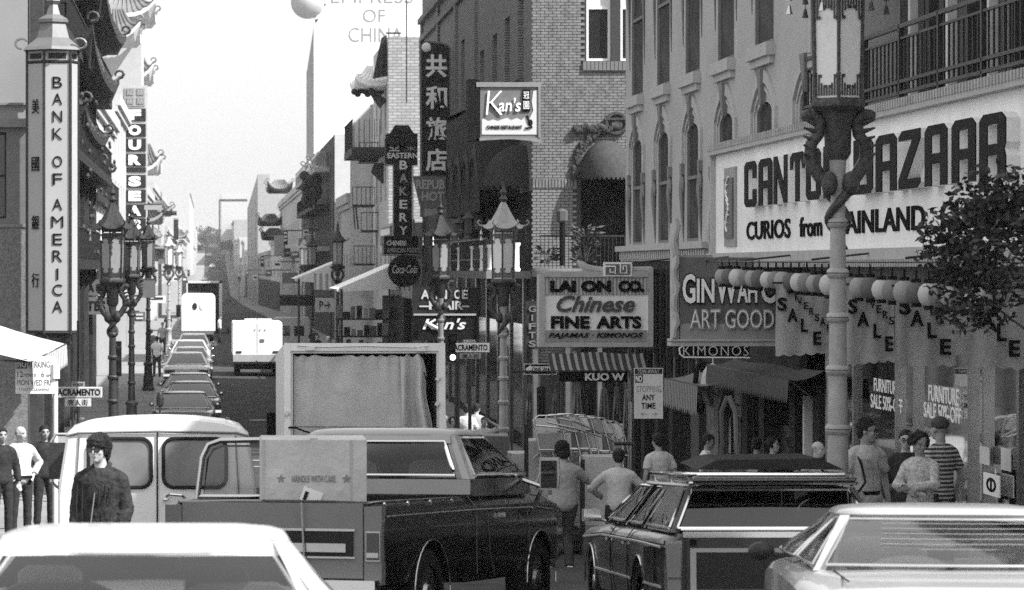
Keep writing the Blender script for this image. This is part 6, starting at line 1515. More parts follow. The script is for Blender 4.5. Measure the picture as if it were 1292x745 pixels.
def sedan(label, cat, x, y, rz, paint, glass=carglass, L=5.2, W_=1.9, H=1.4, zb=.92, near=False, roofmt=None, group=None, C=None, name='parked_car', seat_mt=None, zoff=0, front=False, deck=None):
    hl = L/2; hw = W_/2
    t = thing(name, label, cat, (x, y, g(y)+zoff), rz, group)
    st = [(-hl, hw*.86, .42, zb-.2, zb-.14), (-hl+.08, hw*.95, .30, zb-.08, zb-.05), (-hl+.5, hw*.985, .24, zb-.04, zb-.005), (-hl+1.1, hw, .22, zb-.02, zb+.005), (-.4, hw, .2, zb-.02, zb+.005), (.9, hw, .2, zb-.03, zb-.01), (1.3, hw, .2, zb-.05, zb-.03), (hl-.6, hw*.985, .24, zb-.1, zb-.09), (hl-.08, hw*.93, .3, zb-.16, zb-.18), (hl, hw*.86, .42, zb-.24, zb-.22)]
    me = body_loft(st).mesh('body', paint)
    wy = (-hl+1.15, hl-.95)
    me = cut(me, [cylx(s_*(hw-.26), s_*(hw+.2), q, .33, .38).mesh('c', paint) for q in wy for s_ in (-1, 1)], paint)
    bo = addme(me, 'body', t)
    C = C or dict(yb0=-hl+1.05, yt0=-hl+1.75, yt1=.35, yb1=1.05, wb=hw*.9, wt=hw*.66, zb=zb, zt=H)
    cabin(t, C, paint, glass, chrome, seats=near, roofmt=roofmt, seat_mt=seat_mt)
    for q in wy:
        for s_ in (-1, 1): wheel(t, s_*(hw-.13), q)
    bm = M().loft([[(xx, yy, zz4) for yy, zz4 in ((-hl-.12, .40), (-hl-.14, .5), (-hl-.10, .58), (-hl+.04, .58), (-hl+.04, .40))] for xx in (-hw*.97, -hw*.5, 0, hw*.5, hw*.97)]); bm.build('rear_bumper', chrome, t, local=True)
    bm = M().loft([[(xx, yy, zz4) for yy, zz4 in ((hl+.12, .38), (hl+.14, .48), (hl+.10, .56), (hl-.04, .56), (hl-.04, .38))] for xx in (-hw*.97, -hw*.5, 0, hw*.5, hw*.97)]); bm.build('front_bumper', chrome, t, local=True)
    tlm = mat('tail_lamp', .07, .2, var=0) if 'tail_lamp' not in MT else MT['tail_lamp']
    for s_ in (-1, 1):
        M().box(s_*hw*.7-.19, s_*hw*.7+.19, -hl-.02, -hl+.1, zb-.29, zb-.17).build('tail_light', tlm, t, local=True)
        M().lathe([(.09, 0), (.09, .05)], (0, 0, 0), 12).xf(Matrix.Translation((s_*hw*.72, hl+.02, zb-.3)) @ Matrix.Rotation(R(90), 4, 'X')).build('headlight', chromed, t, local=True)
        if s_ < 0 or not near: M().ell(Vector((s_*(hw+.05), .75, zb+.03)), .085, .06, .06, 14, 8).bar((s_*(hw-.05), .78, zb), (s_*(hw+.08), .76, zb+.05), .012).build('wing_mirror', ironm if near else chromed, t, local=True, smooth=True)
    M().box(-.16, .16, -hl-.035, -hl+.08, zb-.33, zb-.18).build('number_plate', offwhite, t, local=True)
    M().box(-hw*.62, hw*.62, hl-.03, hl+.03, zb-.42, zb-.25).build('grille', ironm, t, local=True)
    # boot lid and door shut lines: thin raised seams
    s1 = M(); z_ = zb+.008
    s1.tube([(-hw*.72, -hl+.12, z_-.02), (-hw*.74, -hl+.95, z_), ], .006, 4).tube([(hw*.72, -hl+.12, z_-.02), (hw*.74, -hl+.95, z_)], .006, 4)
    s1.build('boot_seam', black, t, local=True)
    return t
# parked row on the left, beyond the crossing
pd = paintmat('dark_car_paint', .035); pm = paintmat('mid_car_paint', .12); pw_ = paintmat('white_car_paint', .75, .3); pl_ = paintmat('pale_car_paint', .5, .3); pg = paintmat('grey_car_paint', .22)
opglass = mat('distant_car_glass', .04, .05, var=0, spec=1)
row = [('nearest dark parked car beyond the crossing on the left', 89.7, pd, -.78), ('second dark parked car in the left row', 95.9, pd, -.62), ('third parked car, mid grey roof, left row', 102, pm, -.72), ('bright white parked sedan in the sun, left row', 120.2, pw_, -.92), ('second white parked sedan behind the bright one', 127.4, pw_, -.85), ('pale parked car below the rounded white van', 138, pl_, -.9), ('light parked station car closest to the rounded white van', 148, pw_, -.8)]
proto = {}
for lb, y, pt, x in row:
    if pt.name in proto:
        k_ = dup(proto[pt.name], (x, y, g(y)), R(random.uniform(-2, 2)), lb, 'cars parked along the left kerb'); k_.scale = (random.uniform(.94, 1.02), random.uniform(.9, 1.03), random.uniform(.95, 1.12))
    else: proto[pt.name] = sedan(lb, 'car', x, y, 0, pt, opglass, group='cars parked along the left kerb')
for k, (px, py, Y_, lb) in enumerate([(262, 0, 640, 'tiny white car crossing at the foot of the hill'), (258, 0, 900, 'tiny pale car climbing the distant hill road'), (268, 0, 1010, 'tiny light car on the hill road left lane'), (264, 0, 1100, 'tiny car near the hill crest')]):
    dup(proto[pw_.name] if k % 2 == 0 else proto[pl_.name], ((px-VX)*Y_/F, Y_, g(Y_)), R(90 if k == 0 else 0), lb, 'tiny cars on the distant street')
sedan('small dark car behind the white delivery truck on the right lane', 'car', 3.9, 190, 0, pg, opglass)

def wheels4(t, hw, ys, r=.36, dual=False):
    for y_ in ys:
        for s_ in (-1, 1): wheel(t, s_*(hw-.14), y_, r, .24)
def rbox_loft(x, y0, y1, z0, z1, r=.12, n=5):
    """box with rounded upright and roof edges, lofted along y"""
    def sec(y, k):
        pts = []
        w_ = x*k; 
        for cx, cz, a0 in ((w_-r, z1-r, 0), (-w_+r, z1-r, 90)):
            for i in range(n+1):
                a = R(a0+90*i/n); pts.append((cx+r*math.cos(a), y, cz+r*math.sin(a)))
        pts += [(-w_, y, z0), (w_, y, z0)]; return pts
    return M().loft([sec(y0, .97), sec(y0+.05, 1), sec(y1-.05, 1), sec(y1, .97)])
# white step truck ahead
t = thing('delivery_truck', 'white boxy delivery truck driving away in the middle of the street', 'truck', (2.05, 129.5, g(129.5)))
rbox_loft(1.08, 0, 4.8, .95, 2.35, .07).build('box_body', white, t, local=True, smooth=True)
for x0, x1 in ((-.55, -.02), (.02, .62)): M().box(x0, x1, .02, .6, 2.33, 2.5).build('roof_vent', white, t, local=True)
M().box(-1.05, 1.05, -.02, .3, .62, .95).build('rear_skirt', mat('truck_skirt_paint', .35, .6), t, local=True); M().box(-1.06, 1.06, -.14, .0, .55, .64).build('rear_bumper', rubber, t, local=True)
M().box(-1.0, 1.0, .3, 4.6, .3, .95).build('chassis', dark, t, local=True)
M().box(.12, .3, -.03, .01, 1.5, 1.62).build('badge', signm, t, local=True)
for k in range(3): M().lathe([(.03, 0), (.03, .03)], (0, 0, 0), 8).xf(Matrix.Translation((-.1+k*.22, 0, 2.02)) @ Matrix.Rotation(R(90), 4, 'X')).build('marker_light', signm, t, local=True)
for s_ in (-1, 1):
    M().box(s_*.8-.12, s_*.8+.12, -.03, .01, 1.02, 1.1).build('tail_light', signd, t, local=True)
    M().obox(Vector((s_*1.25, 4.3, 1.9)), .12, .06, .3).bar((s_*1.0, 4.3, 1.9), (s_*1.2, 4.3, 1.9), .02).build('mirror', ironm, t, local=True)
M().bar((0, -.01, 1.0), (0, -.01, 2.3), .008).box(-.03, .03, -.05, -.01, .66, .72).build('door_seam', signg, t, local=True)
wheels4(t, 1.0, (.9, 3.9), .4)
# rounded white van beyond the parked row
t = thing('step_van', 'rounded white van with two small oval rear windows beyond the parked row', 'van', (-.75, 190, g(190)))
rbox_loft(1.08, 0, 4.6, .7, 3.05, .3).build('body', white, t, local=True, smooth=True)
for s_, mt_ in ((-.22, signd), (.24, offwhite)): M().lathe([(.15, 0), (.15, .03)], (0, 0, 0), 16, sy=1.5).xf(Matrix.Translation((s_, -.005, 2.25)) @ Matrix.Rotation(R(90), 4, 'X')).build('rear_window', mt_, t, local=True)
M().box(-1.0, 1.0, -.12, .2, .45, .68).build('rear_bumper', signm, t, local=True); M().box(-.95, .95, .2, 4.4, .3, .69).build('chassis', dark, t, local=True); wheels4(t, 1.0, (1, 3.7), .38)
M().obox(Vector((-1.3, 3.9, 1.9)), .3, .1, .8).build('mirror', dark, t, local=True)
# tall open backed truck past it
t = thing('box_truck', 'tall truck with dark open box behind the rounded white van', 'truck', (-.45, 215, g(215)))
M().box(-1.25, -1.15, 0, 5, .9, 3.75).box(1.1, 1.32, 0, 5, .9, 3.75).box(-1.25, 1.32, 0, 5, 3.62, 3.75).box(-1.15, 1.1, 4.9, 5, .9, 3.6).build('box_body', offwhite, t, local=True)
M().box(-1.15, 1.1, .3, .4, .9, 3.61).build('rear_curtain', dark, t, local=True); M().box(-1.1, 1.1, 0, 5, .5, .88).build('chassis', dark, t, local=True); wheels4(t, 1.1, (1, 4), .45)  # dark sheet stands in for the shade inside the open box
# van on the right kerb, further
t = thing('parked_van', 'grey parked van with two square rear windows near the right kerb', 'van', (4.15, 152, g(152)), R(-2))
rbox_loft(.95, 0, 4.2, .5, 2.15, .16).build('body', pale, t, local=True, smooth=True)
for s_ in (-.34, .38): M().box(s_-.25, s_+.25, -.02, .02, 1.25, 1.75).build('rear_window', darkglass, t, local=True)
M().box(-.95, .95, -.1, .1, .4, .55).build('rear_bumper', dark, t, local=True); wheels4(t, .9, (.8, 3.3), .34)

# white van on the left, rear doors
t = thing('white_van', 'white van with twin rear doors behind the man in the dark jacket', 'van', (-.52, 29.4, g(29.4)), R(0)); t.rotation_euler.x = R(-3.3)
secs = []
def vs_(y, k, z1, w1=1.0):
    r = .16; w0 = .99*k*w1; wt_ = .84*k*w1; pts = []
    pts += [(w0*.95, y, .38), (w0, y, .5), (w0*1.0, y, 1.1)]
    for i in range(5):
        q = i/4; pts.append((lerp(w0*.985, wt_+.06, q), y, lerp(1.25, z1-.14, q)))
    pts += [(wt_-.02, y, z1-.06), (wt_-.16, y, z1-.015), (wt_*.45, y, z1+.02), (0, y, z1+.03)]
    return pts+[(-x, yy, z) for x, yy, z in reversed(pts[:-1])]
M().loft([vs_(0, .965, 1.83), vs_(.03, .99, 1.855), vs_(.15, 1, 1.87), vs_(2, 1, 1.90), vs_(3.3, 1, 1.90), vs_(3.9, .98, 1.8), vs_(4.3, .97, 1.3), vs_(4.5, .9, 1.1)]).build('body', paintmat('van_white_paint', .72, .35, .4), t, local=True, smooth=True, angle=30)
M().tube([(-.90, -.01, 1.695), (-.78, -.02, 1.725), (0, -.022, 1.74), (.78, -.02, 1.725), (.90, -.01, 1.695)], .012, 4).build('roof_gutter', signm, t, local=True)
for s_ in (-1, 1):
    vd = M(); 
    def rr_pts(x0, x1, z0, z1, r, n=5):
        pts = []
        for cx, cz, a0 in ((x1-r, z1-r, 0), (x0+r, z1-r, 90), (x0+r, z0+r, 180), (x1-r, z0+r, 270)):
            for i in range(n+1): a = R(a0+90*i/n); pts.append((cx+r*math.cos(a), cz+r*math.sin(a)))
        return pts
    x0, x1 = (.07, .67) if s_ > 0 else (-.67, -.07)
    f0 = Fr((0, 0, 0), (1, 0, 0), (0, -1, 0))
    g_ = M().prism(rr_pts(x0, x1, 1.20, 1.66, .09), f0, -.01, .012).build('door_window', mat('van_rear_glass', .16, .12, var=.35, vscale=1.5) if s_ < 0 else MT['van_rear_glass'], t, local=True)
    lp = [(x, -.014, z) for x, z in rr_pts(x0-.01, x1+.01, 1.19, 1.67, .1)]; M().tube(lp+lp[:1], .018, 6).build('window_seal', rubber, g_, local=True)
    M().bar((s_*.84, -.012, .5), (s_*.77, -.012, 1.7), .007).build('door_seam', signm, t, local=True)
M().bar((0, -.014, .5), (0, -.014, 1.73), .008).build('door_seam', signd, t, local=True)
M().tube([(.09, -.03, 1.10), (.13, -.06, 1.12), (.24, -.06, 1.11), (.27, -.03, 1.09)], .014, 6).ell((.08, -.03, 1.07), .03, .02, .02, 8, 6).build('door_handle', chrome, t, local=True)
for k in range(3): M().ell((-.75+k*.72, .06, 1.868+.012*(k == 1)), .03, .04, .012, 8, 5).build('roof_bolt', signm, t, local=True)
M().lathe([(.03, 0), (.03, .03)], (0, 0, 0), 8).v
m = M().tube([(-.9, 3.3, 1.72), (-1.17, 3.28, 1.72), (-1.22, 3.26, 1.64), (-1.22, 3.26, 1.2), (-1.15, 3.28, 1.14), (-.95, 3.3, 1.12)], .02, 6); m.build('mirror_bracket', chromed, t, local=True)
M().loft([[(-1.15+x*k, 3.2+yy, 1.43+z*k2) for x, z in ((-.09, -.2), (.09, -.2), (.1, 0), (.09, .2), (-.09, .2), (-.1, 0))] for k, k2, yy in ((1, 1, 0), (1, 1, .03), (.7, .8, .08))]).build('wing_mirror', ironm, t, local=True)
M().box(-.98, .98, -.12, .05, .38, .52).build('rear_bumper', chromed, t, local=True); wheels4(t, .95, (.9, 3.6), .35)

# canvas-backed truck
cY = F/92.5; t = thing('canvas_truck', 'box truck with grey canvas curtain hanging in its white open rear frame', 'truck', ((461.5-VX)/92.5, cY, g(cY))); t.rotation_euler.x = R(-3.3)
zl = lambda py: ZY(py, cY)-g(cY); xl = lambda px: (px-461.5)/92.5
fm = M(); fm.box(xl(359), xl(367), 0, .14, .9, zl(433)).box(xl(555), xl(563), 0, .14, .9, zl(433)).box(xl(367)+.001, xl(555)-.001, 0, .14, zl(443), zl(433)-.001); fm.build('rear_frame', paintmat('truck_white_paint', .78, .4, .2), t, local=True)
M().box(xl(366), xl(370), .02, .1, .9, zl(441)).box(xl(552), xl(556), .02, .1, .9, zl(441)).box(xl(370), xl(552), .02, .1, zl(446), zl(443.2)).build('inner_frame', offwhite, t, local=True)
m = M()
for px, py in ((392, 440), (532, 441)): m.obox(Vector((xl(px), -.02, zl(py))), .12, .06, .05)
for px, py in ((553, 478), (552, 510), (362, 522)): m.obox(Vector((xl(px), -.02, zl(py))), .05, .05, .06, 0, 0, .5)
m.tube([(xl(375), -.03, zl(436.5)), (xl(410), -.04, zl(438.5)), (xl(460), -.03, zl(437)), (xl(520), -.04, zl(439)), (xl(541), -.03, zl(437))], .008, 4)
m.build('frame_latch', chromed, t, local=True)
M().box(xl(359), xl(563), .15, 5.2, 1.05, 1.15).box(xl(359), xl(361), .15, 5.2, 1.15, zl(434)).box(xl(561), xl(563), .15, 5.2, 1.15, zl(434)).box(xl(361), xl(561), .15, 5.2, zl(434)-.04, zl(434)).box(xl(361), xl(561), 5.1, 5.2, 1.15, zl(434)-.04).build('box_body', offwhite, t, local=True)
M().box(xl(368), xl(555), 2.0, 2.1, 1.15, zl(440)).build('dark_load', black, t, local=True)  # flat black sheet across the box behind the curtain
# curtain: folds from a rail, right edge pulled back
cv = []; NX, NZ = 90, 24
for i in range(NX+1):
    u = i/NX
    for j in range(NZ+1):
        v = j/NZ
        pxr = lerp(371, 537, u) if 1 else 0
        right = 512
        px = lerp(371, 515, u)
        fold = .022*math.sin(u*11+math.sin(v*2+u*5)*1.3)+.014*math.sin(u*19+v*2.2+1)+.030*math.exp(-v*6)*math.sin(u*46+3*math.sin(u*7))
        top = 448+2.4*math.sin(u*23+2*math.sin(u*9))**2
        cv.append((xl(px), .06+fold*(.5+.6*v), lerp(zl(top), zl(552), v)))
M().add(cv, [(i*(NZ+1)+j, (i+1)*(NZ+1)+j, (i+1)*(NZ+1)+j+1, i*(NZ+1)+j+1) for i in range(NX) for j in range(NZ)]).build('canvas_curtain', clothm, t, local=True, smooth=True, angle=180)
cv = []
for i in range(31):
    u = i/30
    for j in range(NZ+1):
        v = j/NZ; px = lerp(lerp(506, 508, v), lerp(534, 548, v), u)+ (6*v*v*math.sin(u*3) if 1 else 0)+3*math.sin(v*9)*(1-v)*u
        cv.append((xl(px), .02-.13*math.sin(u*10+v*1.8)*(.35+.6*v), lerp(zl(449+2*math.sin(u*14)), zl(552), v)))
M().add(cv, [(i*(NZ+1)+j, (i+1)*(NZ+1)+j, (i+1)*(NZ+1)+j+1, i*(NZ+1)+j+1) for i in range(30) for j in range(NZ)]).build('folded_curtain', clothm, t, local=True, smooth=True, angle=180)
M().tube([(xl(536), -.02, zl(470)), (xl(544), -.02, zl(500)), (xl(551), -.02, zl(544))], .008, 4).bar((xl(366), -.03, zl(539)), (xl(553), -.03, zl(540)), .006).tube([(xl(364), -.03, zl(540)), (xl(374), -.04, zl(540.5)), (xl(384), -.05, zl(544.5)), (xl(391), -.05, zl(546.5))], .012, 4).build('tie_rope', black, t, local=True)
M().box(-1.0, 1.0, .1, 5.5, .55, 1.04).build('chassis', dark, t, local=True)
rbox_loft(1.0, 5.4, 7.2, .6, 2.4, .2).build('cab', white, t, local=True, smooth=True)
wheels4(t, 1.0, (1.2, 6.2), .45)
M().obox(Vector((xl(353), 5.5, zl(535))), .14, .05, .4).bar((xl(362), 5.5, zl(540)), (xl(354), 5.5, zl(540)), .02).build('mirror', black, t, local=True)
# ---------------------------------------------------------------- dark pickup, angled across the lane
TH = R(-24)
pk = thing('pickup_truck', 'dark two tone pickup truck angled right with a large carton in its bed', 'pickup truck', (.515, 24.4, g(24.6)), TH)
pk.rotation_euler = (R(-3.0), R(-1.3), TH)
blackp = paintmat('dark_pickup_paint', .007, .22, .12); tonep = paintmat('light_pickup_paint', .33, .35, .4)
hw = .98
st = [(0, .93, .50, 1.10, 1.15, .9), (.04, .97, .46, 1.12, 1.165, .9), (.3, .98, .44, 1.13, 1.17, .9), (2.24, .98, .44, 1.13, 1.17, .9), (2.3, .98, .42, 1.14, 1.19, .9), (3.9, .98, .42, 1.14, 1.18, .9), (4.6, .965, .44, 1.08, 1.14, .86), (4.9, .94, .48, 1.04, 1.10, .84), (5.0, .88, .52, .98, 1.03, .8)]
me = body_loft(st).mesh('body', blackp)
cuts = [cylx(s_*(hw-.28), s_*(hw+.2), q, .40, .43).mesh('c', blackp) for q in (1.12, 4.10) for s_ in (-1, 1)]+[M().box(-.80, .80, .07, 2.18, .62, 1.6).mesh('c', blackp)]
addme(cut(me, cuts, blackp), 'body', pk)
for q in (1.12, 4.10):
    for s_ in (-1, 1):
        wheel(pk, s_*(hw-.13), q, .38, .22)
        M().tube([(s_*(hw+.004), q+.435*math.cos(a), .40+.435*math.sin(a)) for a in [k*math.pi/14-.15 for k in range(16)]], .006, 5).build('arch_trim', chromed, pk, local=True)
C = dict(yb0=2.30, yt0=2.42, yt1=3.30, yb1=3.92, wb=.90, wt=.715, zb=1.32, zt=1.78, crown=.06, bulge=.03, pin=.13, pint=.09, ptop=.8, hdr=.12)
cabin(pk, C, tonep, clearglass, chrome, bpil=(), pw=(.16, .08), seat_mt=signm, trimr=.016)
M().hexa([(-.93, 2.28, 1.175), (.93, 2.28, 1.175), (.93, 3.96, 1.18), (-.93, 3.96, 1.18), (-.91, 2.29, 1.325), (.91, 2.29, 1.325), (.91, 3.94, 1.325), (-.91, 3.94, 1.325)]).build('cab_waist', blackp, pk, local=True)
M().box(-.92, .92, 2.262, 2.284, 1.19, 1.322).build('rear_waist_panel', tonep, pk, local=True)
M().box(-.94, .94, 2.265, 2.29, 1.30, 1.315).box(-.94, .94, 2.262, 2.29, 1.176, 1.19).build('waist_moulding', rubber, pk, local=True)
M().box(-.62, .62, 2.33, 2.35, 1.35, 1.365).bar((-.12, 2.30, 1.35), (-.11, 2.38, 1.68), .012).build('window_divider', chromed, pk, local=True)
# shut lines, mouldings
m = M()
for s_ in (1, -1): m.tube([(s_*.985, 0.05, 1.05), (s_*.987, 2.2, 1.06), (s_*.987, 3.95, 1.05), (s_*.96, 4.7, 1.0)], .009, 5)
m.build('side_moulding', chromed, pk, local=True)
m = M()
for s_ in (1, -1): m.tube([(s_*.90, 2.24, 1.175), (s_*.982, 2.25, 1.08), (s_*.987, 2.25, .5)], .004, 4).tube([(s_*.9, 2.5, 1.19), (s_*.985, 2.55, 1.05), (s_*.988, 2.6, .7), (s_*.98, 2.75, .46)], .0035, 4).tube([(s_*.9, 3.7, 1.19), (s_*.985, 3.72, 1.05), (s_*.988, 3.72, .6), (s_*.98, 3.6, .46)], .0035, 4)
m.build('door_seam', signm, pk, local=True)
m = M()
for k in range(4): m.ell((.93-.002*k, .12+.55*k, 1.135), .012, .03, .03, 8, 6)
m.build('bed_hook', chrome, pk, local=True)
M().box(.975, 1.0, 2.85, 3.0, .98, 1.02).build('door_handle', chrome, pk, local=True)
# tailgate
tg = M().box(-.80, .80, -.035, .0, .55, 1.155).build('tailgate', paintmat('dusty_tailgate_paint', .16, .4, .3), pk, local=True)
M().box(-.72, .72, -.05, -.036, .72, .94).build('tailgate_panel', signd, pk, local=True)
M().box(-.74, .74, -.058, -.051, .93, .95).box(-.74, .74, -.058, -.051, .71, .725).box(-.66, .66, -.06, -.052, .76, .83).build('tailgate_trim', chromed, pk, local=True)
for s_ in (-1, 1):
    M().box(s_*.885-.075, s_*.885+.075, -.03, .06, .50, 1.13).build('rear_corner', MT['dusty_tailgate_paint'], pk, local=True)
    M().box(s_*.89-.055, s_*.89+.055, -.05, -.0, .70, .92).build('tail_light', MT['tail_lamp'], pk, local=True)
    M().box(s_*.89-.062, s_*.89+.062, -.044, -.0, .69, .93).box(s_*.89-.05, s_*.89+.05, -.056, -.05, .72, .76).build('lamp_bezel', chromed, pk, local=True)
M().box(-.95, .95, -.16, -.02, .40, .54).build('rear_bumper', chrome, pk, local=True)
M().bar((0.28, -.07, 1.16), (0.32, -.09, .5), .008).build('strap', signg, pk, local=True)
# mirror right
m = M().tube([(.93, 3.72, 1.30), (1.12, 3.70, 1.24), (1.10, 3.7, 1.18), (1.0, 3.72, .98)], .022, 6); m.build('mirror_bracket', chromed, pk, local=True)
M().loft([[(1.2+x*k, 3.66+yy, 1.36+z*k) for x, z in ((-.085, -.15), (.085, -.15), (.1, 0), (.09, .15), (-.09, .15), (-.1, 0))] for k, yy in ((1, 0), (1, .03), (.6, .09))]).build('wing_mirror', chromed, pk, local=True)
M().box(1.125, 1.275, 3.648, 3.658, 1.23, 1.48).build('mirror_glass', darkglass, pk, local=True)
# open driver's door
hx, hy, a = -.97, 3.72, R(70); dv = Vector((-math.sin(a), -math.cos(a), 0)); nv = Vector((dv.y, -dv.x, 0))
def dp(u, z, d=0): return Vector((hx, hy, 0))+dv*u+nv*d+Vector((0, 0, z))
dm = M(); dm.hexa([dp(0, .45, -.04), dp(1.22, .45, -.04), dp(1.22, .45, .04), dp(0, .45, .04), dp(0, 1.1, -.04), dp(1.24, 1.1, -.04), dp(1.24, 1.1, .04), dp(0, 1.1, .04)]); dm.build('open_door', signm, pk, local=True)
fo = M().tube([dp(.05, 1.1), dp(.32, 1.58), dp(.42, 1.655), dp(.6, 1.67), dp(1.05, 1.66), dp(1.16, 1.62), dp(1.22, 1.5), dp(1.27, 1.1)], .026, 8).tube([dp(.05, 1.13), dp(1.27, 1.13)], .022, 8); fo.build('door_window_frame', chromed, pk, local=True, smooth=True)
fo = M().tube([dp(.14, 1.14, .03), dp(.36, 1.55, .03), dp(.45, 1.61, .03), dp(1.03, 1.61, .03), dp(1.12, 1.57, .03), dp(1.17, 1.48, .03), dp(1.21, 1.14, .03), dp(.14, 1.14, .03)], .012, 6); fo.build('window_seal', rubber, pk, local=True)
M().add([dp(.14, 1.14), dp(.36, 1.55), dp(.45, 1.62), dp(1.05, 1.62), dp(1.15, 1.55), dp(1.21, 1.14)], [(0, 1, 2, 3, 4, 5)]).build('door_glass', carglass, pk, local=True)
# the carton in the bed
def carton(label, c, sx, sy, sz, rz=0, mt=None, words=None, group=None, tape=True):
    t = thing('cardboard_box', label, 'box', c, rz, group)
    m = M(); r = .012; j = lambda: random.uniform(-.006, .006)
    m.loft([[(x*(sx/2-k)+j(), y*(sy/2-k)+j(), z) for x, y in ((-1, -1), (0, -1.01), (1, -1), (1.01, 0), (1, 1), (0, 1), (-1, 1), (-1, 0))] for z, k in ((0, r), (r, 0), (sz*.5, -.004), (sz-r, 0), (sz, r))]); m.build('carton', mt or cardm, t, local=True)
    if tape: M().box(-.03, .03, -sy/2-.003, sy/2+.003, sz*.995, sz+.004).build('tape', cardl, t, local=True)
    return t
bc = carton('large pale carton marked HANDLE WITH CARE standing in the pickup bed', ((397.5-VX)/155, 24.85, g(24.6)+.62), .87, .5, 1.05, R(0), cardl)
bY = 24.85-.25-.012
ptext('HANDLE WITH CARE', bc, bY, 355, 411, 598, 607, mat('faded_print', .27, .8), depth=.004) if 0 else None
def ltext(s_, parent, x, y, z, w_, h, mt, **k):
    loc = parent.location; o = text(s_, (x, y, z), UX, w_, h, mt, None, **k); o.parent = parent; reg(o, parent); return o
fpm = mat('faded_print', .24, .8, var=.2)
ltext('HANDLE WITH CARE', bc, -.0, -.262, .72, .36, .055, fpm, depth=.004)
for s_ in (-1, 1):
    st_ = []
    for k in range(10): a = math.pi/2+k*math.pi/5; r = .038 if k % 2 == 0 else .017; st_.append((s_*.27+r*math.cos(a), .72+r*math.sin(a)))
    M().prism(st_, Fr((0, 0, 0), (1, 0, 0), (0, -1, 0)), .258, .264).build('star_mark', fpm, bc, local=True)
for x in (-.42, .30): M().box(x, x+.014, -.262, -.256, .0, 1.04).build('edge_tape', cardm, bc, local=True)
lb_ = M().hexa([(-.14, -.275, .50), (.02, -.27, .46), (.02, -.265, .46), (-.14, -.27, .50), (-.08, -.275, .66), (.08, -.27, .60), (.08, -.265, .60), (-.08, -.27, .66)]).build('paper_label', white, bc, local=True)
M().hexa([(-.10, -.281, .53), (-.07, -.28, .525), (-.07, -.277, .525), (-.10, -.278, .53), (-.07, -.281, .62), (-.04, -.28, .612), (-.04, -.277, .612), (-.07, -.278, .62)]).build('label_print', signd, bc, local=True)

# ---------------------------------------------------------------- station wagon
wg = thing('station_wagon', 'glossy wood panelled station wagon seen from behind with chrome roof rack', 'car', (4.86, 25.5, g(26.4)-.05), R(.6)); wg.rotation_euler.x = R(-3.3)
wp = paintmat('wagon_paint', .05, .22, .25); woodp = paintmat('wood_panel', .02, .3, .05); trimw = mat('wagon_light_trim', .4, .35, var=.05)
W2 = 1.0; L = 5.65
st = [(0, .93, .42, .90, .95, .88), (.06, .975, .34, .91, .96, .88), (.4, .995, .26, .92, .965, .88), (1.6, 1.0, .24, .92, .965, .88), (3.6, 1.0, .24, .91, .955, .86), (4.0, .995, .24, .90, .94, .84), (5.2, .975, .28, .84, .88, .84), (5.55, .93, .34, .79, .82, .82), (5.65, .87, .42, .74, .77, .8)]
me = body_loft(st).mesh('body', wp)
addme(cut(me, [cylx(s_*(W2-.26), s_*(W2+.2), q, .33, .39).mesh('c', wp) for q in (1.35, 4.45) for s_ in (-1, 1)], wp), 'body', wg)
for q in (1.35, 4.45):
    for s_ in (-1, 1):
        wheel(wg, s_*(W2-.12), q, .34, .2)
        M().tube([(s_*(W2+.0), q+.395*math.cos(a), .33+.395*math.sin(a)) for a in [k*math.pi/14 for k in range(15)]], .009, 5).build('arch_trim', chrome, wg, local=True)
C = dict(yb0=.06, yt0=.30, yt1=3.05, yb1=3.85, wb=.90, wt=.72, zb=.965, zt=1.41, crown=.05, bulge=.02, pin=.05, pint=.03)
cabin(wg, C, wp, wagonglass, chrome, bpil=(.36, .66), pw=(.10, .10), seat_mt=dark, roofmt=wp, trimr=.017)
for s_ in (-1, 1):
    M().hexa([(s_*.905, .14, .965), (s_*.915, .14, .965), (s_*.915, 1.32, .965), (s_*.905, 1.32, .965), (s_*.735, .36, 1.345), (s_*.745, .36, 1.345), (s_*.745, 1.18, 1.345), (s_*.735, 1.18, 1.345)]).build('quarter_panel', wp, wg, local=True)
    M().tube([(s_*1.0, .1, .50), (s_*1.006, .95, .5), ], .014, 5).tube([(s_*1.006, 1.78, .5), (s_*1.006, 4.02, .5)], .014, 5).tube([(s_*1.0, .1, .84), (s_*1.006, 1.3, .85), (s_*1.003, 3.6, .84), (s_*.99, 5.0, .78)], .012, 5).build('side_trim', trimw, wg, local=True)
    M().box(s_*1.0, s_*1.007, .4, .92, .52, .82).build('side_wood_panel', woodp, wg, local=True)
    for q in (1.95, 3.02): M().tube([(s_*.93, q, .96), (s_*1.002, q, .86), (s_*1.006, q, .5), (s_*.98, q, .3)], .005, 4).build('door_seam', black, wg, local=True)
    for q in (2.15, 3.2): M().box(s_*1.0, s_*1.03, q, q+.13, .80, .825).build('door_handle', chrome, wg, local=True)
    M().box(s_*.90-.072, s_*.90+.072, -.035, .05, .46, .90).build('lamp_bezel', chrome, wg, local=True)
    tl_ = M().box(s_*.90-.055, s_*.90+.055, -.05, -.036, .48, .88).build('tail_light', mat('tail_lamp_lens', .22, .15, var=.1) if 'tail_lamp_lens' not in MT else MT['tail_lamp_lens'], wg, local=True)
    M().box(s_*.90-.055, s_*.90+.055, -.056, -.05, .575, .59).build('lens_divider', chrome, wg, local=True)
    M().obox(Vector((s_*1.1, 3.6, 1.03)), .17, .09, .12, rz=.1).bar((s_*.93, 3.7, .96), (s_*1.05, 3.6, 1.0), .015).build('wing_mirror', chrome, wg, local=True)
M().box(-.79, .79, -.03, .02, .40, .955).build('tailgate', wp, wg, local=True)
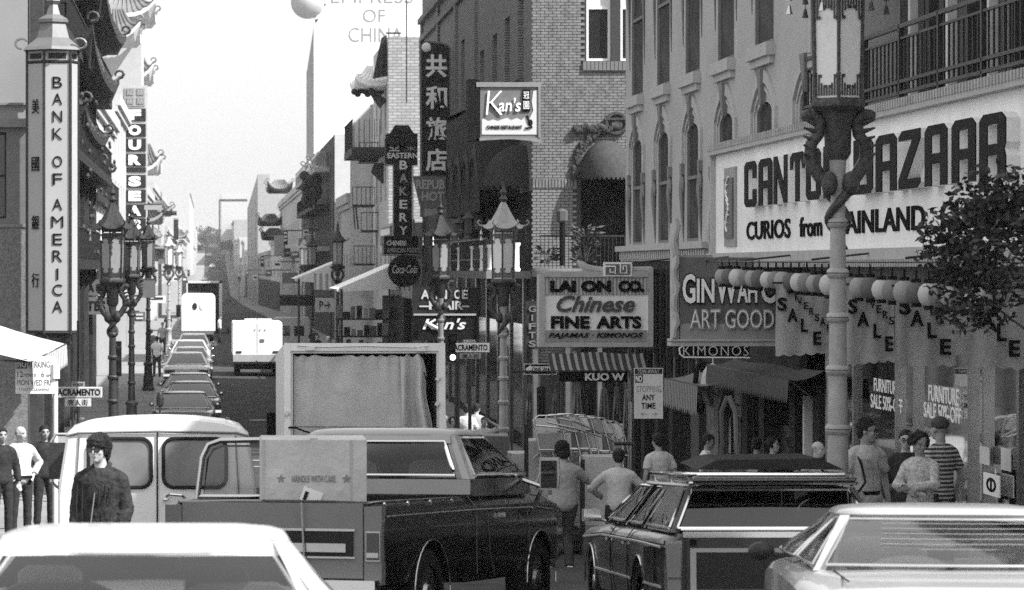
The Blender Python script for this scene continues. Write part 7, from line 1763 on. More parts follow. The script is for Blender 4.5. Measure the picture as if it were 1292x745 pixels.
M().box(-.70, .70, -.036, -.031, .50, .79).build('wood_panel', woodp, wg, local=True)
M().box(-.76, .76, -.042, -.031, .80, .835).box(-.76, -.71, -.042, -.031, .47, .80).box(.71, .76, -.042, -.031, .47, .80).box(-.76, .76, -.042, -.031, .44, .478).build('panel_frame', trimw, wg, local=True)
M().box(-.82, .82, -.035, .05, .925, .975).build('tailgate_moulding', chrome, wg, local=True)
M().box(-.76, -.71, -.06, -.036, .86, .91).build('lock', black, wg, local=True)
M().box(-.98, .98, -.17, -.03, .28, .42).build('rear_bumper', chrome, wg, local=True)
M().box(-.17, .17, -.18, -.171, .30, .40).build('number_plate', offwhite, wg, local=True)
rk = M(); zr = 1.455
rk.tube([(-.66, 2.6, 1.41), (-.68, 2.5, zr), (-.68, .42, zr), (-.64, .30, zr), (.64, .30, zr), (.68, .42, zr), (.68, 2.5, zr), (.66, 2.6, 1.41)], .022, 8)
for y_ in (.9, 1.5, 2.1): rk.bar((-.68, y_, zr), (.68, y_, zr), .012)
for s_ in (-.68, .68):
    for y_ in (.5, 1.4, 2.3): rk.bar((s_, y_, 1.37), (s_, y_, zr), .014)
rk.build('roof_rack', chrome, wg, local=True, smooth=True)
M().hexa([(-.70, .18, 1.385), (.70, .18, 1.385), (.66, .42, 1.40), (-.66, .42, 1.40), (-.71, .10, 1.43), (.71, .10, 1.43), (.66, .40, 1.445), (-.66, .40, 1.445)]).build('air_deflector', wp, wg, local=True)
M().tube([(-.70, .30, 1.37), (-.72, .16, 1.385), (-.70, .15, 1.385), (.70, .15, 1.385), (.72, .16, 1.385), (.70, .30, 1.37)], .014, 6).build('deflector_trim', chrome, wg, local=True)
bx = thing('roof_load', 'flat black covered load tied on the station wagon roof', 'luggage', (5.03, 27.2, g(26.4)-.05+1.42))
M().hexa([(-.66, -.4, 0), (.66, -.4, 0), (.66, .6, 0), (-.66, .6, 0), (-.46, -.3, .08), (.46, -.3, .095), (.44, .5, .09), (-.46, .5, .08)]).build('cover', mat('black_tarpaulin', .02, .6, bump=.5, scale=14, var=.3), bx, local=True)

# ---------------------------------------------------------------- foreground cars
fpaint = paintmat('bright_foreground_paint', .6, .3, .5)
fc = sedan('bright white sedan roof and rear window filling the lower left corner', 'car', -.27, 12.75, R(0), fpaint, frontglass, near=True, name='white_sedan', H=1.335, seat_mt=signm,
    C=dict(yb0=-1.5, yt0=-.95, yt1=.45, yb1=1.2, wb=.88, wt=.585, zb=.92, zt=1.345, crown=.045, bulge=.10, pin=.17, pint=.07, hdr=.05), roofmt=fpaint)
fc.rotation_euler.x = R(-3.3); fc.location.z -= .05
for x_ in (-.42, .30): M().loft([[(x_+x*k, .1+yy, .98+zz7) for x, yy in ((-.13, -.05), (.13, -.05), (.14, 0), (.13, .05), (-.13, .05), (-.14, 0))] for zz7, k in ((0, .8), (.05, 1), (.15, 1), (.18, .7))]).build('head_rest', offwhite if x_ < 0 else dark, fc, local=True, smooth=True)
M().box(-.75, .75, -1.42, -.75, .90, .93).build('parcel_shelf', signm, fc, local=True)
cp = paintmat('silver_coupe_paint', .33, .28, .6)
rc = sedan('pale metallic coupe cropped at the lower right with a heated rear window', 'car', 4.37, 18.0, R(-7), cp, frontglass, near=True, name='coupe', W_=1.88, seat_mt=offwhite,
    C=dict(yb0=-1.55, yt0=-.78, yt1=.35, yb1=1.15, wb=.86, wbr=.80, wt=.60, zb=.925, zt=1.275, crown=.05, bulge=.13, pin=.07, pint=.04), roofmt=cp)
rc.rotation_euler = (R(-3.3), R(-.4), R(-8))
m = M()
for k in range(8):
    q = .18+k*.09; z = lerp(.96, 1.26, q); y_ = lerp(-1.55, -.80, q); hx_ = lerp(.62, .5, q)
    m.tube([(lerp(-hx_*.72, hx_, i/8), y_+.05-.13*(math.sin(math.pi*lerp(.14, 1, i/8))*.8+.3*math.sin(math.pi*q)), z) for i in range(9)], .0016, 4)
m.build('defroster_line', signg, rc, local=True)
M().box(-.78, .78, -1.45, -.8, .90, .93).build('parcel_shelf', offwhite, rc, local=True)
for x_, w_ in ((-.25, .22), (.55, .22)): M().ell((x_, -1.2, .93), w_, .14, .07, 14, 8).build('cushion', white, rc, local=True, smooth=True)
M().box(.0, .28, -1.35, -1.15, .93, .985).box(.20, .33, -1.25, -1.1, .985, 1.01).build('tissue_box', white, rc, local=True)

# ---------------------------------------------------------------- freight pile on the right lane
FP = [  # px0, px1, py0, py1, Y, label, material
    (668, 703, 556, 612, 44.0, 'tall plain carton at the left of the freight pile under the folded chairs', cardm),
    (703, 733, 570, 660, 44.3, 'carton standing behind the worker in the light t-shirt', cardm),
    (737, 787, 576, 664, 43.4, 'wide carton between the two bending workers', cardl),
    (645, 668, 572, 604, 44.6, 'small pale carton at the left end of the freight pile', cardl),
    (668, 692, 611, 640, 43.6, 'lower carton partly hidden by the pickup mirror', cardm),
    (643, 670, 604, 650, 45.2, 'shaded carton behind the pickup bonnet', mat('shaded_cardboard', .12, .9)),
    (612, 644, 550, 612, 46.5, 'dark crate standing left of the freight pile', signm)]
for a, b, c_, d_, Y, lb, mt_ in FP:
    p0, p1 = W(a, d_, Y), W(b, c_, Y); carton(lb, ((p0.x+p1.x)/2, Y+.3, max(p0.z, g(Y)+.1) if 0 else p0.z), p1.x-p0.x, .6, p1.z-p0.z, R(random.uniform(-4, 4)), mt_, tape=False)
# platform under them
a, b = W(630, 0, 44), W(800, 0, 44); dol = thing('freight_platform', 'low flat cart carrying the cartons beside the pickup', 'cart', (a.x, 44, g(44)))
M().box(a.x, b.x, 43.3, 45.6, g(44)+.25, g(44)+.34).build('deck', ironm, dol)
for px in (650, 790):
    for y_ in (43.6, 45.3): p = W(px, 0, y_); M().add([(p.x-.03+.06*(k//12), y_+.12*math.cos(k*math.pi/6), g(44)+.12+.12*math.sin(k*math.pi/6)) for k in range(24)], [(j, (j+1) % 12, (j+1) % 12+12, j+12) for j in range(12)]+[tuple(range(12)), tuple(range(12, 24))]).build('wheel', rubber, dol)
M().bar(W(664, 535, 43.2), W(664, 700, 43.2), .03).bar(W(735, 580, 43.2), W(735, 700, 43.2), .035).bar(W(800, 560, 43.2), W(800, 700, 43.2), .03).bar(W(775, 560, 43.2), W(800, 560, 43.2), .03).build('upright', ironm, dol)
# pile of folded metal chairs
def fold_chair(k, px, py, Y, lean, label):
    c = W(px, py, Y); t = thing('folding_chair', label, 'chair', c, 0, 'folded metal chairs piled on the cartons'); s = 1.0
    f = M()
    for x in (-.2, .2): f.tube([c+Vector((x+lean*.5, -.05*x, -.38)), c+Vector((x+lean*.15, .02, 0)), c+Vector((x-.02, .05, .2)), c+Vector((x*.6-lean*.2, .05, .27))], .013, 6)
    f.tube([c+Vector((-.2-lean*.1, .05, .2)), c+Vector((-.1-lean*.2, .05, .28)), c+Vector((.12-lean*.2, .05, .28)), c+Vector((.2-lean*.1, .05, .2))], .013, 6)
    f.bar(c+Vector((-.2+lean*.3, -.02, -.22)), c+Vector((.2+lean*.3, -.02, -.22)), .01).bar(c+Vector((-.22, .1, -.36)), c+Vector((.2, .08, .05)), .012).bar(c+Vector((.2, .1, -.36)), c+Vector((.24, .08, .05)), .012)
    f.build('frame', chromed, t, smooth=True)
    b_ = M(); b_.hexa([c+Vector(v) for v in ((-.18, .03, .06), (.18, .03, .06), (.18, .06, .06), (-.18, .06, .06), (-.15-lean*.2, .04, .24), (.15-lean*.2, .04, .24), (.15-lean*.2, .07, .24), (-.15-lean*.2, .07, .24))]); b_.build('backrest', (offwhite, signg, cardl)[k % 3], t)
    q = M(); q.hexa([c+Vector(v) for v in ((-.18, .0, -.25), (.18, .0, -.25), (.18, .03, -.25), (-.18, .03, -.25), (-.17, .02, .02), (.17, .02, .02), (.17, .05, .02), (-.17, .05, .02))]); q.build('seat', (signg, cardl, signm)[k % 3], t)
names = ['leftmost folded chair of the pile', 'second folded chair from the left', 'folded chair left of the pile centre', 'folded chair at the pile centre', 'folded chair right of the pile centre', 'second folded chair from the right', 'rightmost folded chair with pale back tipped up']
for k, (px, py) in enumerate([(692, 549), (706, 548), (718, 547), (731, 548), (745, 550), (757, 552), (770, 556)]): fold_chair(k, px, py, 43.8+.05*k, .2+.05*(k % 3), names[k]+' on the cartons')
m = M()
for (x0, y0, x1, y1) in ((676, 537, 727, 546), (690, 533, 760, 552), (722, 531, 784, 562), (705, 528, 744, 540)): m.tube([W(x0, y0, 43.5), W((x0+x1)/2, (y0+y1)/2-2, 43.5), W(x1, y1, 43.5)], .014, 6)
tag(m.build('metal_tube', chromed), 'loose bright metal chair tubes lying across the folded chairs', 'tubes')

# ================================================================ people
def remesh(m, vox, mt, parent, name, smooth_it=2, noise_amp=0, nscale=9):
    me = m.mesh('tmp', mt); o = bpy.data.objects.new('tmp', me)
    md = o.modifiers.new('r', 'REMESH'); md.mode = 'VOXEL'; md.voxel_size = vox; md.use_smooth_shade = True
    if smooth_it: s_ = o.modifiers.new('s', 'SMOOTH'); s_.factor = .6; s_.iterations = smooth_it
    r = evalmesh(o); JUNK.remove(r); r.materials.clear(); r.materials.append(mt)
    if noise_amp:
        for v in r.vertices:
            c = v.co; n_ = noise.noise(Vector((c.x*nscale, c.y*nscale, c.z*nscale*1.6)))+.5*noise.noise(Vector((c.x*nscale*2.3, c.y*nscale*2.3, c.z*nscale*3)))
            v.co = c+v.normal*n_*noise_amp
    r.polygons.foreach_set('use_smooth', [True]*len(r.polygons)); r.name = name
    return addme(r, name, parent)
def person(label, x, y, z, h, face, sk=None, hair=None, top=None, bottom=None, shoe=None, pose=None, vox=.018, hairstyle='short', glasses=None, sleeve='short', lean=0, headturn=0, headtilt=0, collar=None, female=False, extra=None, twist=0, group=None, jacket=False, bald=False):
    """local frame: facing -y; face = heading about z (0 looks at the camera). joints in metres for a 1.75 m body"""
    t = thing('person', label, 'person', (x, y, z), face, group); k = h/1.75; t.scale = (k, k, k)
    sk, hair, top, bottom, shoe = sk or skin, hair or hairm, top or dark, bottom or dark, shoe or black
    J = dict(pel=(0, 0, .96), che=(0, 0, 1.27), nec=(0, .01, 1.47), hea=(0, -.02, 1.625), sL=(.172, .01, 1.375), sR=(-.172, .01, 1.375), eL=(.25, .03, 1.13), eR=(-.25, .03, 1.13), wL=(.27, -.05, .88), wR=(-.27, -.05, .88),
             hL=(.09, 0, .92), hR=(-.09, 0, .92), kL=(.11, -.01, .5), kR=(-.11, -.01, .5), aL=(.12, .03, .09), aR=(-.12, .03, .09))
    J.update(pose or {}); J = {a: Vector(b) for a, b in J.items()}
    if lean:
        rm = Matrix.Translation(J['pel']) @ Matrix.Rotation(R(lean), 4, 'X') @ Matrix.Translation(-J['pel'])
        for q in ('che', 'nec', 'hea', 'sL', 'sR', 'eL', 'eR', 'wL', 'wR'): J[q] = rm @ J[q]
    tor = (J['nec']-J['pel']).normalized(); rot = Vector((0, 0, 1)).rotation_difference(tor).to_matrix()
    if female: 
        for q in ('sL', 'sR'): J[q] = J['pel'].lerp(J[q], 1)*1; J[q].x *= .88
    hr = Matrix.Rotation(R(headturn), 3, 'Z') @ Matrix.Rotation(R(headtilt+lean*.4), 3, 'X')
    H = J['hea']
    def hp(a, b, c): return H+hr @ Vector((a, b, c))
    B = M()
    # head
    B.ell(hp(0, .012, .03), .076, .095, .085, 18, 12, hr); B.ell(hp(0, -.02, -.03), .064, .072, .085, 16, 10, hr); B.ell(hp(0, -.048, -.085), .035, .036, .03, 12, 8, hr)
    B.ell(hp(0, -.09, -.022), .012, .024, .024, 8, 6, hr); B.ell(hp(0, -.085, -.004), .009, .016, .03, 8, 6, hr); B.ell(hp(0, -.078, .018), .05, .014, .010, 10, 6, hr); B.ell(hp(0, -.083, -.062), .024, .013, .012, 10, 6, hr)
    for s_ in (-1, 1): B.ell(hp(s_*.04, -.06, -.025), .026, .024, .02, 8, 6, hr); B.ell(hp(s_*.078, .015, -.005), .012, .02, .032, 8, 6, hr)
    B.tube([J['nec']+Vector((0, 0, -.06)), J['nec'], H+hr @ Vector((0, .02, -.04))], [.062, .054, .055], 12)
    def seg(a, b, r0, r1, n=10, mm=None): (mm or B).tube([a, a.lerp(b, .5)+(b-a).normalized()*0, b], [r0, (r0+r1)/2*1.04, r1], n); (mm or B).ell(b, r1, r1, r1, 10, 6)
    fem = .9 if female else 1
    def torso(mm, g_, zt=0):
        a = J['pel']; c = J['nec']; rr = [(.0, .155, .105), (.15, .145, .1), (.35, .14, .095), (.6, .16, .11), (.78, .172, .105), (.87, .15, .09), (.94, .105, .075), (1.0, .068, .058)]
        secs = []
        for q, rx, ry in rr:
            p = a.lerp(c, q); secs.append([p+rot @ Vector((rx*fem*1.0*math.cos(b_)+g_*math.cos(b_), (ry+g_)*math.sin(b_), 0)) for b_ in [i*math.pi/8 for i in range(16)]])
        mm.loft(secs)
        for q in ('sL', 'sR'): mm.ell(J[q]+Vector((0, 0, -.01)), .054+g_*.7, .054+g_*.7, .058+g_*.7, 10, 8); mm.tube([J['nec']+Vector((0, .012, -.045)), J['nec'].lerp(J[q], .5)+Vector((0, .012, .0)), J[q]+Vector((0, 0, .0))], [.042+g_*.5, .045+g_*.6, .05+g_*.7], 10)
        mm.ell(J['pel']+Vector((0, 0, -.03)), .155*fem+g_, .11+g_, .1+g_, 14, 8)
    torso(B, 0)
    for s_ in ('L', 'R'):
        seg(J['s'+s_], J['e'+s_], .05*fem, .038); seg(J['e'+s_], J['w'+s_], .039, .026)
        w_, e_ = J['w'+s_], J['e'+s_]; d = (w_-e_).normalized(); sd_ = d.cross(Vector((0, 1, .3))).normalized(); nn = d.cross(sd_)
        rm3 = Matrix((sd_, nn, d)).transposed()
        B.ell(w_+d*.05, .04, .018, .055, 10, 7, rm3)
        for f_, (of, ln) in enumerate(((-.029, .062), (-.010, .072), (.010, .068), (.028, .054))):
            p0 = w_+d*.085+sd_*of; p1 = p0+d*ln*.5+nn*.008; p2 = p0+d*ln*.85+nn*.028; B.tube([w_+d*.05+sd_*of*.7, p0, p1, p2], [.011, .0105, .0095, .008], 6)
        B.tube([w_+d*.02-sd_*.03, w_+d*.05-sd_*.052+nn*.01, w_+d*.085-sd_*.056+nn*.02], [.013, .012, .009], 6)
        seg(J['h'+s_], J['k'+s_], .088*fem, .056); seg(J['k'+s_], J['a'+s_], .056, .036)
        fd = Vector((0, -1, 0)); B.tube([J['a'+s_]+Vector((0, .04, -.03)), J['a'+s_]+fd*.08+Vector((0, 0, -.045)), J['a'+s_]+fd*.17+Vector((0, 0, -.055))], [.035, .035, .022], 8)
    remesh(B, vox*.8, sk, t, 'body', 1)
    # top garment
    g1 = .020 if not jacket else .028
    T = M(); torso(T, g1); ext = J['pel']+Vector((0, 0, -.1 if jacket else -.03))
    for s_ in ('L', 'R'):
        if sleeve == 'short': e = J['s'+s_].lerp(J['e'+s_], .72); T.tube([J['s'+s_], e], [.060*fem+g1*.4, .060+g1*.4], 12)
        elif sleeve == 'rolled': T.tube([J['s'+s_], J['e'+s_], J['e'+s_].lerp(J['w'+s_], .25)], [.066, .056, .052], 12)
        else: T.tube([J['s'+s_], J['e'+s_], J['e'+s_].lerp(J['w'+s_], .93)], [.060+g1*.4, .056+g1*.5, .044+g1*.4], 12); T.ell(J['e'+s_], .056+g1*.5, .056+g1*.5, .056+g1*.5, 10, 8)
    T.tube([J['nec']+Vector((0, 0, -.07)), J['nec']+Vector((0, .008, .0))], [.085, .066], 14)
    remesh(T, vox, top, t, 'jacket' if jacket else 'shirt', 2, .006 if jacket else .006, 11)
    Pn = M(); Pn.ell(J['pel']+Vector((0, 0, -.02)), .166*fem, .122, .11, 14, 8)
    for s_ in ('L', 'R'): Pn.tube([J['h'+s_]+Vector((0, 0, .02)), J['k'+s_], J['a'+s_]+Vector((0, 0, .01))], [.103*fem, .075, .064], 12); Pn.ell(J['k'+s_], .075, .075, .075, 8, 6)
    remesh(Pn, vox*1.2, bottom, t, 'trousers', 2, .008, 9)
    for s_ in ('L', 'R'):
        a = J['a'+s_]; S = M()
        S.loft([[a+Vector((xx*wd, yy, zz5)) for xx, zz5 in ((-1, -.085), (1, -.085), (1.05, -.05), (.8, top_), (-.8, top_), (-1.05, -.05))] for yy, wd, top_ in ((.075, .03, -.01), (.05, .042, .02), (-.03, .045, .02), (-.12, .05, -.03), (-.2, .045, -.045), (-.235, .02, -.06))])
        S.build('shoe', shoe, t, local=True, smooth=True, angle=60)
    # hair
    if not bald:
        Hh = M()
        if hairstyle == 'short':
            Hh.ell(hp(0, .03, .055), .084, .098, .078, 16, 10, hr); Hh.ell(hp(0, .065, .0), .072, .055, .085, 14, 8, hr)
            for i in range(9): a = (i-4)/4; Hh.ell(hp(.062*a, -.055+.03*a*a, .078-.012*a*a), .02, .025, .018, 6, 5, hr)
            for s_ in (-1, 1): Hh.ell(hp(s_*.074, .02, .03), .014, .04, .04, 8, 6, hr)
        elif hairstyle == 'mop':
            Hh.ell(hp(0, .02, .05), .094, .108, .09, 18, 12, hr); Hh.ell(hp(0, .06, -.02), .088, .062, .105, 14, 10, hr)
            for i in range(13): a = (i-6)/6; Hh.tube([hp(.03*a, -.03, .12), hp(.07*a, -.088+.03*a*a, .075), hp(.078*a, -.098+.045*a*a, .03-.012*abs(a))], [.02, .02, .008], 6)
            for s_ in (-1, 1):
                Hh.ell(hp(s_*.078, .02, .015), .018, .04, .05, 8, 6, hr); Hh.ell(hp(s_*.074, .045, -.04), .018, .025, .04, 8, 6, hr)
        elif hairstyle == 'curly':
            rnd = random.Random(len(label)); 
            for i in range(60):
                a = rnd.uniform(0, 6.28); b_ = math.acos(rnd.uniform(-.45, 1)); v = Vector((math.sin(b_)*math.cos(a)*.10, math.sin(b_)*math.sin(a)*.105+.03, math.cos(b_)*.105+.02))
                if v.y < -.045 and v.z < .06: continue
                Hh.ell(H+hr @ v, .03, .03, .03, 7, 5)
            Hh.ell(hp(0, .03, .04), .088, .09, .09, 12, 8, hr)
        elif hairstyle == 'long':
            Hh.ell(hp(0, .03, .05), .088, .1, .08, 14, 10, hr); Hh.tube([hp(0, .06, .02), hp(0, .07, -.09), hp(0, .07, -.2)], [.085, .085, .05], 12)
            for s_ in (-1, 1): Hh.tube([hp(s_*.07, .0, .04), hp(s_*.08, .02, -.08), hp(s_*.07, .03, -.15)], [.025, .028, .012], 8)
        elif hairstyle == 'fringe':   # bald on top, hair round the sides
            for s_ in (-1, 1): Hh.ell(hp(s_*.074, .03, .02), .014, .045, .035, 8, 6, hr)
            Hh.ell(hp(0, .085, .01), .06, .025, .045, 10, 7, hr)
        elif hairstyle == 'cap':
            Hh.ell(hp(0, .02, .06), .092, .105, .085, 18, 12, hr)
        if hairstyle in ('mop', 'short') and vox < .016:
            St = M(); rnd = random.Random(4); big = hairstyle == 'mop'
            for i in range(190 if big else 120):
                a = rnd.uniform(-math.pi, math.pi); front = math.cos(a+math.pi/2)        # -y is the face
                fr_ = max(0, -math.sin(a)); L_ = (.9+rnd.random()*.5)*(1 if fr_ > .55 else 1.55) if big else .75+.35*rnd.random()*(0 if fr_ > .5 else 1)
                pts = []
                for q in range(5):
                    th = min(L_*q/4*1.25, 2.3); pts.append(hp((.088+.006*big)*math.sin(th)*math.cos(a)+rnd.uniform(-.005, .005)+.012*q/4*big, (.100+.006*big)*math.sin(th)*math.sin(a)+.02, .112*math.cos(th)+.03+rnd.uniform(-.003, .004)))
                St.tube(pts, [.009, .010, .009, .007, .002], 4)
            St.build('hair_strands', hair, t, local=True, smooth=True)
        remesh(Hh, vox*.6, hair, t, 'hat' if hairstyle == 'cap' else 'hair', 1, .007 if hairstyle != 'cap' else 0, 45)
    # eyes, brows, mouth
    E = M()
    for s_ in (-1, 1): E.ell(hp(s_*.031, -.078, -.001), .013, .008, .006, 8, 5, hr)
    E.build('eyes', black, t, local=True)
    Bw = M()
    for s_ in (-1, 1): Bw.tube([hp(s_*.014, -.092, .022), hp(s_*.034, -.09, .027), hp(s_*.054, -.076, .02)], .005, 5)
    Bw.build('eyebrows', hair, t, local=True)
    M().tube([hp(-.022, -.086, -.06), hp(0, -.097, -.058), hp(.022, -.086, -.06)], [.003, .0065, .003], 6).build('mouth', mat('lip', .16, .5, var=0) if 'lip' not in MT else MT['lip'], t, local=True)
    if glasses:
        G = M(); L_ = M()
        for s_ in (-1, 1):
            ring = [hp(s_*.034+.029*math.cos(a), -.101, -.003+.023*math.sin(a)) for a in [i*math.pi/6 for i in range(13)]]; G.tube(ring, .0028, 5); L_.add(ring[:12], [tuple(range(12))]); G.bar(hp(s_*.064, -.098, .004), hp(s_*.082, .01, .008), .0026)
        G.bar(hp(-.008, -.102, .004), hp(.008, -.102, .004), .003); fr2 = G.build('glasses', black, t, local=True)
        L_.build('lens', mat('sunglass_lens', .05, .08, var=0) if glasses == 'dark' and 'sunglass_lens' not in MT else (MT['sunglass_lens'] if glasses == 'dark' else carglass), fr2, local=True)
    if collar:
        Cc = M()
        for s_ in (-1, 1):
            n_ = J['nec']; Cc.hexa([n_+Vector((s_*.01, -.078, -.045)), n_+Vector((s_*.07, -.07, -.09)), n_+Vector((s_*.075, -.064, -.088)), n_+Vector((s_*.015, -.07, -.045)), n_+Vector((s_*.025, -.062, .0)), n_+Vector((s_*.08, -.01, -.0)), n_+Vector((s_*.084, 0, .002)), n_+Vector((s_*.03, -.055, .002))])
        Cc.build('collar', collar, t, local=True)
    if extra: extra(t, J, hp, H)
    return t
def pplace(px, ptop, s, h, walk=True):
    Y = F/s; x = (px-VX)/s; return x, Y, (gd(Y) if walk else g(Y))
jac = mat('dark_denim_jacket', .035, .8, bump=1.0, scale=28, var=.5, vscale=14); lig = mat('light_shirt_cloth', .5, .9, bump=.3, scale=60, var=.1); tee = mat('grey_t_shirt_cloth', .32, .9, bump=.3, scale=60, var=.1)
jean = mat('jeans_cloth', .06, .9, bump=.4, scale=60, var=.35, vscale=6); pantd = mat('dark_trouser_cloth', .035, .9, var=.2); pantl = mat('light_trouser_cloth', .33, .9, var=.1); shirtw = mat('white_shirt_cloth', .7, .9, var=.05); ptn = mat('patterned_blouse_cloth', .45, .9, bump=.4, scale=50, var=.5, vscale=30)
strp = mat('striped_shirt_cloth', .1, .9, var=0)
def objstripes(m, a, b, axis, freq, duty):
    n = m.node_tree.nodes; l = m.node_tree.links; tc = n.new('ShaderNodeTexCoord'); sp = n.new('ShaderNodeSeparateXYZ'); l.new(tc.outputs['Object'], sp.inputs[0])
    mu = n.new('ShaderNodeMath'); mu.operation = 'MULTIPLY'; mu.inputs[1].default_value = freq; l.new(sp.outputs[axis], mu.inputs[0]); f_ = n.new('ShaderNodeMath'); f_.operation = 'FRACT'; l.new(mu.outputs[0], f_.inputs[0])
    gt = n.new('ShaderNodeMath'); gt.operation = 'GREATER_THAN'; gt.inputs[1].default_value = duty; l.new(f_.outputs[0], gt.inputs[0]); mr = n.new('ShaderNodeMapRange'); mr.inputs[3].default_value = a; mr.inputs[4].default_value = b; l.new(gt.outputs[0], mr.inputs[0]); l.new(mr.outputs[0], n['Principled BSDF'].inputs['Base Color'])
objstripes(strp, .06, .45, 2, 22, .55)
def zipx(t, J, hp, H):
    n_ = J['nec']; M().tube([n_+Vector((.02, -.09, -.05)), n_+Vector((-.01, -.135, -.2)), n_+Vector((-.04, -.145, -.45))], .008, 6).build('zip', chromed, t, local=True)
    c = M()
    for s_ in (-1, 1): c.tube([n_+Vector((s_*.02, -.085, -.05)), n_+Vector((s_*.07, -.04, .0)), n_+Vector((s_*.06, .05, .03)), n_+Vector((0, .075, .04))], [.018, .024, .024, .022], 8)
    c.build('jacket_collar', jac, t, local=True, smooth=True)
    q = M()
    for x_ in (-.17, -.12, .03, .08, .13): q.tube([n_+Vector((x_, -.135+abs(x_)*.12, -.13)), n_+Vector((x_*1.02, -.16+abs(x_)*.15, -.3)), n_+Vector((x_, -.155+abs(x_)*.15, -.48))], .004, 4)
    q.build('jacket_seams', jac, t, local=True)
def at(px, s, walk=True):
    Y = F/s; return (px-VX)/s, Y, (gd(Y) if walk else g(Y))
x, y, z = at(127, 154, False)
person('young man in sunglasses and dark jacket standing before the white van', x, y, z, 1.70, R(-16), skinl, hairm, jac, pantd, hairstyle='mop', glasses='dark', sleeve='long', jacket=True, vox=.0115, headturn=-8, headtilt=-4, extra=zipx, pose=dict(hea=(-.015, -.02, 1.625), eL=(.215, .03, 1.13), eR=(-.215, .03, 1.13), wL=(.2, -.08, .9), wR=(-.2, -.08, .9)))
x, y, z = at(26, 80)
def openj(t, J, hp, H):
    n_ = J['nec']; M().loft([[n_+Vector((xx*wd, yy, zz6)) for xx in (-1, 0, 1)] for zz6, wd, yy in ((-.06, .03, -.085), (-.25, .06, -.148), (-.5, .05, -.150))], cap=False, closed=False).build('shirt_front', shirtw, t, local=True); M().box(-.15, .15, -.15, -.13, .93, .97).build('belt', black, t, local=True)
person('bald man in a light open jacket with hands in pockets at the left edge', x, y, z, 1.75, R(20), skinl, hairg, mat('light_jacket_cloth', .5, .9, bump=.4, scale=40, var=.15), pantd, hairstyle='fringe', sleeve='long', jacket=True, headturn=35, extra=openj, pose=dict(eL=(.33, .08, 1.16), wL=(.2, -.06, .98), eR=(-.33, .08, 1.16), wR=(-.2, -.06, .98)))
for px, s, lb, h in ((56, 74, 'dark clothed person in shade just right of the bald man', 1.78), (2, 82, 'dark clothed person cut by the left edge of the photo', 1.72)):
    x, y, z = at(px, s); person(lb, x, y, z, h, R(random.uniform(-30, 30)), None, None, dark, pantd, sleeve='long')
x, y, z = at(712, 96, False)
person('worker in grey t-shirt and jeans lifting cartons beside the pickup', x, y, z-.1, 1.74, R(185), skin, hairm, tee, jean, offwhite, hairstyle='mop', lean=8, headtilt=12, vox=.014, pose=dict(eR=(-.36, -.12, 1.22), wR=(-.24, -.34, 1.32), eL=(.32, -.2, 1.22), wL=(.28, -.42, 1.2), kL=(.14, -.06, .5), aL=(.2, .1, .09), kR=(-.06, -.12, .52), aR=(-.05, .1, .1)))
x, y, z = at(780, 95, False)
person('worker in a light long sleeved shirt bending at the wide carton', x, y, z-.1, 1.66, R(170), skin, hairm, lig, pantd, hairstyle='short', lean=14, sleeve='long', pose=dict(eL=(.38, -.1, 1.2), wL=(.28, -.36, 1.14), eR=(-.36, -.14, 1.2), wR=(-.22, -.34, 1.1)))
x, y, z = at(833, 90)
person('man in pale shirt seen from behind below the no stopping sign', x, y, z, 1.62, R(200), skin, hairm, lig, pantd, hairstyle='short', lean=6)
x, y, z = at(890, 80); person('dark haired man with white collar looking down behind the wagon', x, y, z, 1.62, R(75), skin, hairm, shirtw, pantd, hairstyle='short', headtilt=12, lean=4)
x, y, z = at(955, 84); person('black haired person seen from behind beside the woman', x, y, z, 1.56, R(165), skin, hairm, shirtw, pantd, hairstyle='short')
x, y, z = at(976, 86); person('smiling woman with hand at her chin behind the station wagon', x, y, z, 1.56, R(25), skinl, hairm, dark, pantd, hairstyle='curly', female=True, headturn=20, sleeve='long', collar=shirtw, pose=dict(eL=(.24, -.1, 1.16), wL=(.1, -.17, 1.36)))
x, y, z = at(1000, 80); person('shadowed person in dark clothes between the woman and the old man', x, y, z, 1.58, R(60), None, None, dark, pantd)
def tie(t, J, hp, H):
    n_ = J['nec']; M().tube([n_+Vector((0, -.09, -.05)), n_+Vector((0, -.15, -.22)), n_+Vector((0, -.152, -.45))], [.014, .022, .03], 5).build('necktie', black, t, local=True)
x, y, z = at(1027, 100); person('old grey haired man in white shirt and dark tie left of the lamp post', x, y, z, 1.52, R(35), skinl, hairg, shirtw, pantd, hairstyle='fringe', lean=6, headturn=15, collar=shirtw, extra=tie)
def strap(t, J, hp, H):
    M().tube([J['sR']+Vector((.03, -.02, .06)), J['sR']+Vector((.04, -.12, -.1)), Vector((-.12, -.16, 1.1)), Vector((-.22, -.12, .95))], .014, 6).build('shoulder_strap', black, t, local=True)
    M().tube([J['sR']+Vector((.04, -.03, .05)), Vector((.0, -.16, 1.25)), Vector((.06, -.165, 1.12)), Vector((-.1, -.165, 1.0))], .006, 5).build('camera_cord', signg, t, local=True)
    M().lathe([(.165, -.02), (.168, .02)], J['pel']+Vector((0, 0, .02)), 20, sy=.76).build('belt', black, t, local=True)
    M().box(-.10, -.02, -.150, -.142, 1.24, 1.33).box(.06, .14, -.150, -.142, 1.24, 1.33).build('pocket', tee, t, local=True)
    M().tube([(0, -.14, 1.42), (0, -.16, 1.2), (0, -.15, 1.0)], .005, 4).build('placket', tee, t, local=True)
x, y, z = at(1093, 121)
